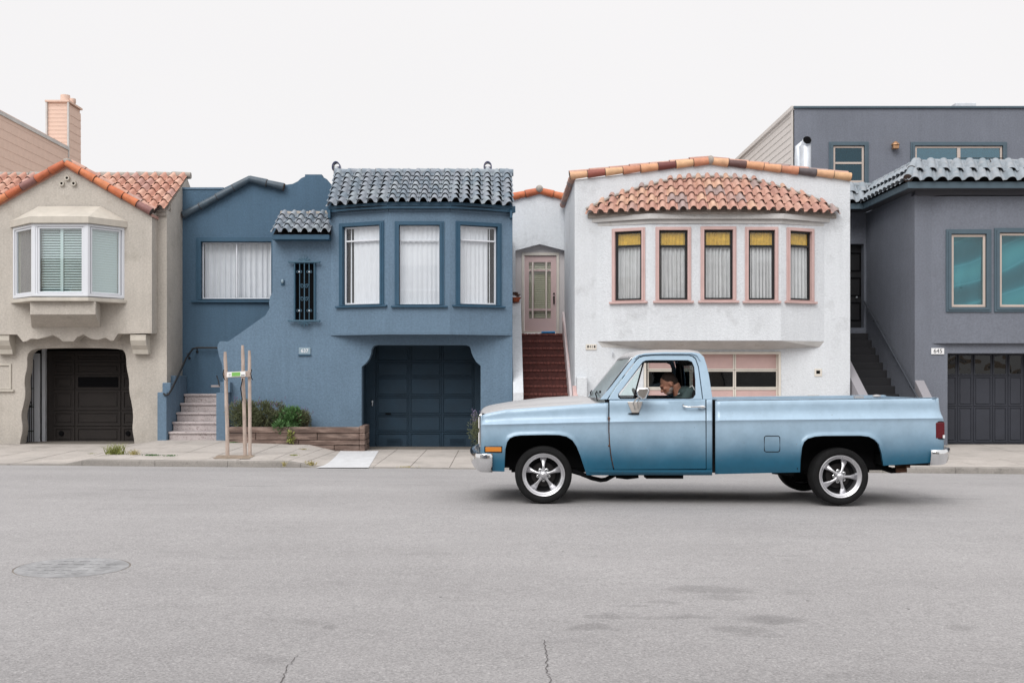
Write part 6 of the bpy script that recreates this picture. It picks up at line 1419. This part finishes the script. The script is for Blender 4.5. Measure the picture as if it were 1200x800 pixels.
# roof skin
rp = [(741.5,419),(746,415.8),(756,413.5),(780,412.3),(812,412.5),(820,413.8),(825,418)]
rows = []
for x, y in [(739.5,421.5)] + rp + [(826.5,421)]:
    p = T(x, y, goff(y)); w = YC - p.y; l = []
    for sx_, h in ((0,0),(.02,.006),(.07,.017),(.2,.028),(.45,.036),(.75,.040),(1,.041)): l.append(Vector((p.x + (-.05*sx_ if x < 745 else (.02*sx_ if x > 822 else 0)), p.y + w*sx_, p.z + h*(1 if 745 < x < 822 else .6))))
    rows.append(l + [mir(q) for q in l[::-1][1:]])
mb = MB(); mb.grid(rows); o = mb.build('roof', M['hood_paint'], TR, smooth=45); sd = o.modifiers.new('thickness', 'SOLIDIFY'); sd.thickness = .02; sd.offset = -1
for s in (0, 1):
    mb = MB(); pts = [T(x, y, goff(y)-.012) for x, y in [(743.8,419.8),(748.4,416.2),(756,414.8),(780,414.0),(811,414.2),(817,416.2),(820.5,422)]]
    if s: pts = [mir(p) for p in pts]
    mb.tube(pts, .007, 6); mb.build('drip_rail', M['paint'], TR, smooth=60)
# headliner and black inner lining
mb = MB(); a = T(760,414,.25); mb.box(T(752,420,.2).x, T(822,420,.2).x, DT+.27, 2*YC-DT-.27, PZ(419.5,DT+.3), PZ(418,DT+.3)); mb.build('headliner', M['under'], TR)
# windscreen
rows = []
for k in range(7):
    t = k/6; sp = T(704.6 + (740.2-704.6)*t, 467 + (419.5-467)*t, goff(467 + (419.5-467)*t) + .02); cx_ = PX(694.2 + (735.2-694.2)*t, 13.1); cz_ = PZ(466.3 + (417.2-466.3)*t, 13.1); row = []
    for j in range(13):
        s = j/12; b = 1 - abs(2*s-1)**2.2; y = sp.y + (2*YC - 2*sp.y)*s; row.append((sp.x + (cx_ - sp.x)*b, y, sp.z + (cz_ - sp.z)*b))
    rows.append(row)
mb = MB(); mb.grid(rows); mb.build('windscreen', G['screen'], TR, smooth=60)
fr = [Vector(p) for p in rows[-1]]; mb = MB(); mb.tube(fr, .010, 6); mb.tube([Vector(r[0]) for r in rows], .010, 6); mb.tube([Vector(r[-1]) for r in rows], .010, 6); mb.tube([Vector(p) for p in rows[0]], .010, 6); mb.build('windscreen_trim', M['satin'], TR, smooth=60)
for s in (0, 1):
    mb = MB(); pts = [T(704.5,467,.09), T(722,443.5,.13), T(740,420,.19), T(741.5,421,.19), T(723.5,444.5,.13), T(706.6,467.5,.09)]; mb.tube([mir(p) if s else p for p in pts[:3]], .006, 6); mb.build('pillar_seal', M['under'], TR, smooth=60)
# wipers
for yo in (.30, 1.05):
    mb = MB(); mb.tube([(PX(700,12.8), DT+yo, PZ(469,12.8)), (PX(698,12.8), DT+yo+.02, PZ(461,12.8)), (PX(703,12.8), DT+yo+.45, PZ(459,12.8))], .008, 6); mb.build('wiper', M['under'], TR, smooth=60)
# cab back with window
def backX(z): 
    zt_, zb_ = T(826,420,.2).z, T(835.3,468,.08).z; t = (z - zb_)/(zt_ - zb_); return T(835.3,468,.08).x + (T(826.5,420,.2).x - T(835.3,468,.08).x)*max(0, min(1.05, t)) - .03
zb_, zt_ = .50, T(826,420,.2).z; zm_ = T(835,468,.08).z
mb = MB(); loops = [[(DT+.09,zb_),(DT+.09,zm_),(DT+.21,zt_),(2*YC-DT-.21,zt_),(2*YC-DT-.09,zm_),(2*YC-DT-.09,zb_)], [(DT+.34,zm_+.08),(DT+.40,zt_-.07),(2*YC-DT-.40,zt_-.07),(2*YC-DT-.34,zm_+.08)]]
tris = tessellate_polygon([[Vector((a, b, 0)) for a, b in l] for l in loops]); flat = loops[0] + loops[1]; n = 0
for dx in (0, .03): mb.v += [(backX(z_) - dx, y_, z_) for y_, z_ in flat]
for t in tris: mb.f += [tuple(t), tuple(q + 10 for q in t[::-1])]; mb.m += [0, 0]
mb.build('cab_back', M['paint'], TR)
mb = MB(); mb.v = [(backX(z_) - .036, y_, z_) for y_, z_ in flat]; mb.f = [tuple(t) for t in tris]; mb.m = [0]*len(tris); mb.build('rear_lining', M['under'], TR)
mb = MB(); q = loops[1]; mb.quadpts([(backX(z_)-.015, y_, z_) for y_, z_ in q]); mb.build('rear_window', glass('rear_window_glass', (.25,.3,.3), .0), TR)
# dark lining of the rear pillars, floor
mb = MB()
for s in (0, 1):
    pts = [(816.5,424),(824,424),(833,467.5),(833,552),(816.5,552)]; A_ = [T(x, y, goff(min(y,467))+.05) for x, y in pts]; B_ = [p + Vector((0,.02,0)) for p in A_]
    if s: A_, B_ = [mir(p) for p in A_], [mir(p) for p in B_]
    mb.hexa(A_, B_)
mb.box(T(714,550,.1).x, T(834,550,.1).x, DT+.11, 2*YC-DT-.11, PZ(549,12.6), PZ(546,12.6)); 
mb.hexa([(backX(q)-.045, y_, q) for y_, q in ((DT+.13,.6),(DT+.13,zm_+.05),(2*YC-DT-.13,zm_+.05),(2*YC-DT-.13,.6))], [(backX(q)-.04, y_, q) for y_, q in ((DT+.13,.6),(DT+.13,zm_+.05),(2*YC-DT-.13,zm_+.05),(2*YC-DT-.13,.6))])
mb.build('interior_lining', M['under'], TR)
for s in (0, 1):
    mb = MB(); pts = [(718,470),(826,470),(826,548),(722,548)]; A_ = [T(x, y, .13) for x, y in pts]; B_ = [p + Vector((0,.02,0)) for p in A_]
    if s: A_, B_ = [mir(p) for p in A_], [mir(p) for p in B_]
    mb.hexa(A_, B_); mb.build('door_card', M['seat'], DOOR2 if s else DOOR)
se = bpy.data.objects.new('bench_seat', None); put(se, TR, Matrix.Translation((PX(800,13.4), YC, .7)))
mb = MB(); mb.box(PX(768,12.8), PX(822,12.8), DT+.22, 2*YC-DT-.22, .52, .86); mb.build('seat_cushion', M['seat'], se, bevel=.05)
mb = MB(); xa, xb = PX(808,12.8), PX(822,12.8); mb.hexa([(xa-.02,DT+.22,.84),(xb-.03,DT+.22,.84),(xb-.03,2*YC-DT-.22,.84),(xa-.02,2*YC-DT-.22,.84)], [(xa+.04,DT+.24,1.28),(xb+.01,DT+.24,1.28),(xb+.01,2*YC-DT-.24,1.28),(xa+.04,2*YC-DT-.24,1.28)]); mb.build('seat_back', M['seat'], se, bevel=.04)
mb = MB(); mb.box(T(716,470,.1).x, T(731,470,.1).x, DT+.16, 2*YC-DT-.16, .95, PZ(468.5,12.9)); mb.build('dashboard', M['seat'], TR, bevel=.02)
sw = bpy.data.objects.new('steering_wheel', None); cW = Vector((PX(752,12.95), DT+.46, 1.11)); put(sw, TR, Matrix.Translation(cW))
ax_ = Vector((.85,0,.5)).normalized(); u_ = Vector((0,1,0)); v_ = ax_.cross(u_)
mb = MB(); mb.tube([cW + (u_*math.cos(a) + v_*math.sin(a))*.20 for a in [2*math.pi*k/24 for k in range(25)]], .014, 8, cap=False); mb.build('wheel_rim', M['under'], sw, smooth=60)
mb = MB(); mb.tube([cW - u_*.19, cW + u_*.19], .012, 6); mb.tube([cW, cW - ax_*.35], .025, 8); mb.build('steering_column', M['under'], sw, smooth=60)
# ---- wheels
def wheel(px, py, rot, far=False, yoff=0.0):
    c = T(px, py, 0.03 + yoff); sgn = 1
    if far: c = Vector((c.x, 2*YC - c.y, c.z)); sgn = -1
    w = bpy.data.objects.new('wheel', None); put(w, TR, Matrix.Translation(c))
    def lt(mb, prof, seg=48): mb.lathe([(r, a*sgn) for r, a in prof], c, 'Y', seg)
    mb = MB(); lt(mb, [(.238,.03),(.243,.004),(.252,-.006),(.272,-.013),(.29,-.013),(.294,-.010),(.298,-.012),(.308,-.006),(.318,.012),(.3215,.035),(.3215,.19),(.316,.215),(.30,.232),(.27,.236),(.24,.21)], 64); mb.build('tyre', M['rubber'], w, smooth=40)
    mb = MB(); lt(mb, [(.243,.012),(.243,-.004),(.239,-.008),(.231,-.006),(.226,-.001),(.222,.004),(.215,.012),(.205,.018),(.199,.024),(.196,.05),(.194,.12),(.194,.20)], 64); mb.build('rim', M['satin'], w, smooth=35)
    mb = MB(); lt(mb, [(0,.13),(.20,.13),(.205,.20)], 40); mb.build('brake_backing', M['under'], w)
    mb = MB(); lt(mb, [(0,.10),(.135,.10),(.14,.105),(.14,.125)], 40); mb.build('brake_disc', mat('dull_brake_iron', (.02,.018,.018), .5, metal=.6) if 'dull_brake_iron' not in bpy.data.materials else bpy.data.materials['dull_brake_iron'], w, smooth=40)
    for k in range(5):
        a = R(rot + 72*k); e = Vector((math.cos(a),0,math.sin(a))); n_ = Vector((-math.sin(a),0,math.cos(a))); rows = []
        for r, hw, dep, th in ((.03,.026,.018,.02),(.06,.016,.020,.022),(.09,.015,.024,.024),(.12,.019,.032,.024),(.15,.027,.046,.022),(.18,.036,.064,.020),(.205,.042,.084,.018)):
            row = []
            for q in range(10):
                an = 2*math.pi*q/10; row.append(c + e*r + n_*hw*math.cos(an) + Vector((0, sgn*(dep + .012 - th*.6*max(math.sin(an),-.6)), 0)))
            rows.append(row)
        mb = MB(); mb.grid(rows, closed=True); mb.build('spoke', M['satin'], w, smooth=60)
        a2 = a + R(36); p = c + Vector((math.cos(a2)*.062, sgn*.035, math.sin(a2)*.062)); mb = MB(); mb.lathe([(.0,-.012*sgn),(.008,-.011*sgn),(.011,.0),(.011,.04*sgn)], p, 'Y', 8); mb.lathe([(.013,.0),(.019,.004*sgn),(.021,.05*sgn)], p, 'Y', 12); mb.build('lug_nut', M['chrome'], w, smooth=40)
    mb = MB(); lt(mb, [(0,-.006),(.012,-.006),(.02,-.002),(.034,.002),(.042,.012),(.046,.05)], 20); mb.build('hub_cap', M['satin'], w, smooth=40)
wheel(637, 556.2, 90); wheel(985, 558.2, 70, yoff=.02); wheel(637, 556.2, 50, True); wheel(985, 558.2, 20, True, yoff=.10)
# wheel wells and underbody
for x0, x1, yt in ((588,691,505),(934,1039,506)):
    for s in (0, 1):
        a, b = T(x0, yt, .1), T(x1, yt, .1); mb = MB(); ya, yb = (DT+.06, DT+.50); zl_ = PZ(551,12.6)
        if s: ya, yb = 2*YC-yb, 2*YC-ya
        yw_ = yb if not s else ya - .01
        mb.box(a.x, b.x, yw_, yw_+.01, zl_, a.z); mb.box(a.x, b.x, ya, yb, a.z, a.z+.01); mb.box(a.x-.01, a.x, ya, yb, zl_+.02, a.z); mb.box(b.x, b.x+.01, ya, yb, zl_+.05, a.z); mb.build('wheel_well', M['under'], TR)
for s in (0, 1):
    mb = MB(); y_ = DT+.52 if not s else 2*YC-DT-.60; mb.box(T(597,550).x, T(1056,550).x, y_, y_+.08, PZ(551.5,12.9), PZ(541,12.9)); mb.build('frame_rail', M['under'], TR)
mb = MB(); mb.box(T(690,550).x, T(936,550).x, DT+.16, 2*YC-DT-.16, PZ(553,12.7), PZ(550,12.7)); mb.box(T(600,550).x, T(688,550).x, DT+.60, 2*YC-DT-.60, PZ(549,12.7), PZ(520,12.7)); mb.box(T(1041,540).x, T(1098,540).x, DT+.2, 2*YC-DT-.2, PZ(545,12.7), PZ(532,12.7)); mb.box(T(840,540).x, T(934,540).x, DT+.14, 2*YC-DT-.14, PZ(551,12.7), PZ(535,12.7)); mb.box(T(600,550).x, T(1040,550).x, DT+.62, 2*YC-DT-.62, .30, .40); mb.build('underbody', M['under'], TR)
mb = MB(); mb.tube([(T(985,558).x, DT+.25, T(985,558).z), (T(985,558).x, 2*YC-DT-.25, T(985,558).z)], .04, 10); mb.ellip((T(985,558).x, YC, T(985,558).z), (.14,.14,.14)); mb.build('rear_axle', M['under'], TR, smooth=50)
mb = MB(); mb.tube([T(668,551,.35), T(680,554.5,.33), T(694,560,.32), T(704,562.2,.32), T(710,561.5,.34), T(722,555,.45)], .026, 8); mb.build('control_arm', M['under'], TR, smooth=50)
mb = MB(); mb.tube([T(722,557,.6), T(735,558.5,.6), T(748,557,.6)], .03, 8); mb.box(T(757,556,.6).x, T(800,556,.6).x, DT+.55, DT+.8, PZ(560,13.1), PZ(552,13.1)); mb.build('transmission_pan', M['under'], TR, smooth=40)
mb = MB(); mb.tube([T(1030,546,.5), T(1045,551,.4), T(1054,550.5,.3)], .035, 10); mb.tube([T(905,552,.4), T(930,555,.4)], .03, 8); mb.build('exhaust_pipe', M['under'], TR, smooth=50)
mb = MB(); mb.tube([T(1050,550,.3), T(1062.5,549.5,.25)], .036, 14, cap=False); mb.tube([T(1062.5,549.5,.25), T(1055,549.8,.28)], .031, 14); mb.build('tailpipe', M['rust'], TR, smooth=50)
mb = MB(); mb.box(T(1050,541,.3).x, T(1066,541,.3).x, DT+.28, DT+.34, PZ(547.5,12.8), PZ(541,12.8)); mb.build('hanger_bracket', M['rust'], TR)
mb = MB(); mb.box(T(1092,524,.3).x, T(1106,524,.3).x, DT+.3, DT+.36, PZ(536,12.8), PZ(522,12.8)); mb.box(T(566,524,.3).x, T(590,524,.3).x, DT+.3, DT+.36, PZ(545,12.8), PZ(530,12.8)); mb.build('bumper_bracket', M['under'], TR)
# ---- lamps, handles, mirror, fuel door
def plateon(name, pts, th, m_, parent=TR, inner=None, bevel=.003):
    A_ = [T(x, y, off(x, y) - th) for x, y in pts]; B_ = [T(x, y, off(x, y) + .02) for x, y in pts]; mb = MB(); mb.hexa(A_, B_); return mb.build(name, m_, parent, bevel=bevel)
bz = plateon('marker_bezel', [(567.6,522.6),(588.6,522.6),(588.6,530),(567.6,530)], .008, M['under']); plateon('marker_light', [(568.8,523.6),(587.6,523.6),(587.6,529),(568.8,529)], .016, M['amber'], bz)
mb = MB(); A_ = [T(x, y, off(1100, y)-.006) for x, y in ((1095.8,493.6),(1102,493.2),(1106.2,493.4),(1106.4,504),(1106.2,514.4),(1095.8,514.6))]; mb.hexa(A_, [p + Vector((0,.10,0)) for p in A_]); tb = mb.build('taillight_bezel', M['under'], TR, bevel=.003)
mb = MB(); A_ = [T(x, y, off(1100, y)-.013) for x, y in ((1096.8,495),(1102,494.4),(1107,494.6),(1107.2,504),(1107,513),(1096.8,513.4))]; mb.hexa(A_, [p + Vector((0,.09,0)) for p in A_]); mb.build('taillight', M['redlens'], tb, bevel=.006)
mb = MB(); A_ = [T(x, y, off(1100, y)-.015) for x, y in ((1105,509.5),(1107.4,509.5),(1107.4,513.2),(1105,513.2))]; mb.hexa(A_, [p + Vector((0,.05,0)) for p in A_]); mb.build('reverse_lens', M['plate'], tb)
def rrect(x0, y0, x1, y1, r_, n=5):
    p = []
    for cx_, cy_, a0 in ((x1-r_,y0+r_,-90),(x1-r_,y1-r_,0),(x0+r_,y1-r_,90),(x0+r_,y0+r_,180)):
        for k in range(n+1): a = R(a0 + 90*k/n); p.append((cx_ + r_*math.cos(a), cy_ + r_*math.sin(a)))
    return p
mb = MB(); q = rrect(895.6,510.6,913.8,529.2,2.6); pts = [T(x, y, off(x, y)-.0005) for x, y in q]; mb.tube(pts + [pts[0]], .006, 5, cap=False); mb.build('fuel_door_seam', M['under'], TR)
plateon('fuel_door', rrect(896.3,511.2,913.2,528.6,2.3), .003, M['paint'], bevel=.002)
hd = DOOR
mb = MB(); mb.tube([T(800.5,474.5,.045), T(801.5,476,.015), T(806,476.8,.0), T(817,476.6,-.002), T(822,476.6,.01)], [.014,.013,.009,.010,.014], 8); mb.build('door_handle', M['chrome'], hd, smooth=60)
mb = MB(); mb.ellip(T(822.5,476.8,.035), (.045,.028,.024), u=14, v=8); mb.build('handle_base', M['chrome'], hd, smooth=60)
mb = MB(); mb.ellip(T(813.5,500.7,.022), (.008,.01,.008), u=8, v=6); mb.build('key_lock', M['under'], hd)
mb = MB()
for y_ in (490, 493, 522): mb.ellip(T(713.6, y_, .02), (.014,.018,.02 if y_ < 500 else .012), u=8, v=6)
mb.build('door_hinge', M['rust'], hd, smooth=60)
mb = MB(); pts = [T(713.5, y_, off(716,y_)+.006) if y_ < 500 else T(713.7 + lerp_tab(SH, y_), y_, off(716,y_)+.006) for y_ in (496,503,511,520,530,540,548)]; mb.tube(pts, [.003,.006,.004,.007,.004,.005,.003], 5); mb.build('seam_rust', M['rust'], hd)
mr_ = bpy.data.objects.new('mirror', None); put(mr_, DOOR, Matrix.Translation(T(752,463,-.15)))
q = [(748,454.6),(759.5,453.8),(761.3,457),(757,466.6),(753,468.2),(747,463.5),(745.8,458)]
A_ = [T(x, y, -.235) for x, y in q]; B_ = [T(x+.6, y+.3, -.04) for x, y in q]; mb = MB(); mb.hexa(A_, B_); mb.build('mirror_housing', M['chrome'], mr_, bevel=.014)
q = [(735,470.4),(753.2,470.4),(751.5,476),(748.6,483.8),(740.5,483.8),(737.2,476)]
A_ = [T(x, y, .028) for x, y in q]; B_ = [T(x, y, .065) for x, y in q]; mb = MB(); mb.hexa(A_, B_); mb.build('mirror_base', M['mirror_metal'], mr_, bevel=.008)
q = [(736,484),(740,485.2),(749,485.2),(749.2,483.6),(740,483.6)]; A_ = [T(x, y, .022) for x, y in q]; mb = MB(); mb.hexa(A_, [p + Vector((0,.04,0)) for p in A_]); mb.build('mirror_gasket', M['under'], mr_)
mb = MB(); mb.tube([T(744,479,.02), T(742,472,-.04), T(746,467,-.10), T(750,464.5,-.12)], .008, 8); mb.tube([T(748,478,.02), T(747,471,-.03), T(751,466.5,-.08)], .006, 8); mb.build('mirror_arm', M['mirror_metal'], mr_, smooth=60)
mb = MB(); mb.tube([T(703,460.5,.25), T(703.4,457.6,.25)], .012, 6); mb.build('hood_nozzle', M['under'], TR, smooth=60)

# ================================================================== DRIVER
PD = 13.02
def pp(px, py, D=PD): return Vector((PX(px, D), D, PZ(py, D)))
person = thing('person', pp(800,500), 'short haired driver in a dark green shirt, head bowed, sitting in the blue pickup truck', 'person')
skin = mat('warm_skin', (.50,.24,.16), .55, var=.08, vscale=30); hairm = mat('dark_cropped_hair', (.045,.028,.022), .85, bump=.8, bscale=300, bdist=.004, var=.3, vscale=40); shirt = mat('dark_green_grey_cloth', (.045,.075,.075), .85, bump=.2, bscale=60, var=.1, vscale=8)
trous = mat('dark_trousers', (.03,.032,.045), .85)
hc = pp(783.5,449.5)                                     # head centre
tilt = R(-33)                                            # nose down, face to the left
Rm = Matrix.Rotation(tilt, 3, 'Y')
def hd_(x, y, z): return hc + Rm @ Vector((x, y, z))     # local: -x face, z crown
def caps(mb, a, b, ra, rb, n=7):
    a, b = Vector(a), Vector(b)
    for k in range(n): t = k/(n-1); r_ = ra + (rb-ra)*t; mb.ellip(a.lerp(b, t), (r_, r_, r_), u=12, v=8)
mb = MB()
mb.ellip(hd_(.012,0,.028), (.096,.074,.092), Rm, 24, 16); mb.ellip(hd_(-.035,0,-.035), (.062,.058,.078), Rm, 20, 14)
mb.ellip(hd_(-.052,0,-.088), (.038,.036,.030), Rm); mb.ellip(hd_(-.088,0,.022), (.020,.052,.016), Rm)        # chin, brow
caps(mb, hd_(-.096,0,.004), hd_(-.116,0,-.034), .010, .016, 5)                                              # nose
for s in (-1, 1):
    mb.ellip(hd_(.012,.075*s,-.012), (.020,.010,.033), Rm); mb.ellip(hd_(-.066,.040*s,-.022), (.028,.02,.024), Rm)
    mb.ellip(hd_(-.112,.012*s,-.038), (.010,.009,.008), Rm)
mb.ellip(hd_(-.092,0,-.062), (.014,.026,.008), Rm); mb.ellip(hd_(-.090,0,-.076), (.013,.024,.009), Rm)
sh = pp(802,466,13.10); nb = hd_(.055,0,-.065); caps(mb, nb, pp(795,462,13.06), .055, .062)
# torso, arms, legs
pel = Vector((PX(818,13.05), 13.05, .93)); che = Vector((PX(807,13.05), 13.05, 1.15))
mb.ellip(pel, (.15,.19,.13)); mb.ellip(pel.lerp(che,.5), (.125,.165,.15)); mb.ellip(che, (.125,.19,.15)); mb.ellip(che + Vector((-.05,0,.09)), (.09,.17,.07))
def hand(mb, w_, dirv, s):
    dirv = Vector(dirv).normalized(); sd = Vector((0,1,0)); up_ = dirv.cross(sd)
    mb.ellip(w_ + dirv*.045, (.05,.042,.022)); 
    for k, l in enumerate((.070,.080,.075,.058)):
        b = w_ + dirv*.085 + sd*(.030 - .020*k)*s; m1 = b + dirv*l*.45 - up_*.012; e_ = m1 + dirv*l*.25 - up_*l*.5; caps(mb, b, m1, .0105, .0095, 5); caps(mb, m1, e_, .0095, .008, 4)
    b = w_ + dirv*.03 + sd*.04*s; caps(mb, b, b + dirv*.04 + sd*.02*s - up_*.02, .013, .010, 5)
for s in (-1, 1):
    sp = che + Vector((-.02, .17*s, .09)); el = Vector((PX(790,13), sp.y + .03*s, .93)); wr = Vector((PX(770,13), 13.05 + .13*s, .99)); caps(mb, sp, el, .055, .043, 9); caps(mb, el, wr, .042, .028, 9); hand(mb, wr, (-1, -.2*s, .1), -s)
    hp_ = pel + Vector((-.02,.10*s,-.03)); kn = Vector((PX(775,13), 13.05+.14*s, .93)); an_ = Vector((PX(762,13), 13.05+.13*s, .62)); caps(mb, hp_, kn, .085, .06, 10); caps(mb, kn, an_, .057, .038, 9); caps(mb, an_ + Vector((0,0,-.01)), an_ + Vector((-.17,0,-.03)), .042, .032, 6)
def remesh(o, v, sm=6):
    m_ = o.modifiers.new('remesh', 'REMESH'); m_.mode = 'VOXEL'; m_.voxel_size = v; m_.use_smooth_shade = True; c_ = o.modifiers.new('smooth', 'SMOOTH'); c_.iterations = sm; c_.factor = .5
bd = mb.build('body', skin, person, smooth=80); remesh(bd, .0065, 4)
mb = MB(); mb.ellip(hd_(.026,0,.044), (.092,.078,.088), Rm, 24, 16); mb.ellip(hd_(.060,0,-.005), (.058,.064,.062), Rm, 20, 12); h_ = mb.build('hair', hairm, person, smooth=80); remesh(h_, .006, 3)
mb = MB(); mb.ellip(hd_(-.044,0,-.080), (.046,.048,.040), Rm, 18, 12); mb.ellip(hd_(-.020,0,-.060), (.050,.061,.040), Rm, 18, 12); b_ = mb.build('beard', mat('grey_stubble', (.36,.30,.27), .8, bump=.6, bscale=300, var=.2, vscale=60), person, smooth=80); remesh(b_, .006, 3)
for s in (-1, 1):
    mb = MB(); mb.ellip(hd_(-.096,.030*s,.002), (.008,.013,.007), Rm, 10, 6); mb.build('eye', M['ink'], person, smooth=80)
mb = MB(); mb.ellip(pel.lerp(che,.3), (.145,.185,.17)); mb.ellip(che, (.14,.205,.165)); mb.ellip(che + Vector((-.045,0,.095)), (.10,.18,.075)); caps(mb, pp(797,464,13.06), pp(795.5,462.5,13.06), .069, .066, 3)
for s in (-1, 1):
    sp = che + Vector((-.02,.17*s,.09)); el = Vector((PX(790,13), sp.y+.03*s, .93)); caps(mb, sp, sp.lerp(el,.62), .067, .060, 8)
s_ = mb.build('shirt', shirt, person, smooth=80); remesh(s_, .009, 5)
mb = MB(); sp = che + Vector((-.02,-.17,.09)); mb.tube([pp(794.5,461.5,12.96), pp(800,459.8,12.93), sp + Vector((.03,-.03,.085)), sp + Vector((.065,-.065,.0)), sp + Vector((.06,-.08,-.08))], .006, 6); mb.build('shirt_piping', mat('white_piping', (.75,.75,.75), .8), person, smooth=60)
mb = MB()
for s in (-1, 1):
    hp_ = pel + Vector((-.02,.10*s,-.03)); kn = Vector((PX(775,13), 13.05+.14*s, .93)); an_ = Vector((PX(762,13), 13.05+.13*s, .66)); caps(mb, hp_, kn, .095, .07, 10); caps(mb, kn, an_, .067, .052, 9)
mb.ellip(pel + Vector((0,0,-.03)), (.155,.195,.11)); t_ = mb.build('trousers', trous, person, smooth=80); remesh(t_, .01, 5)
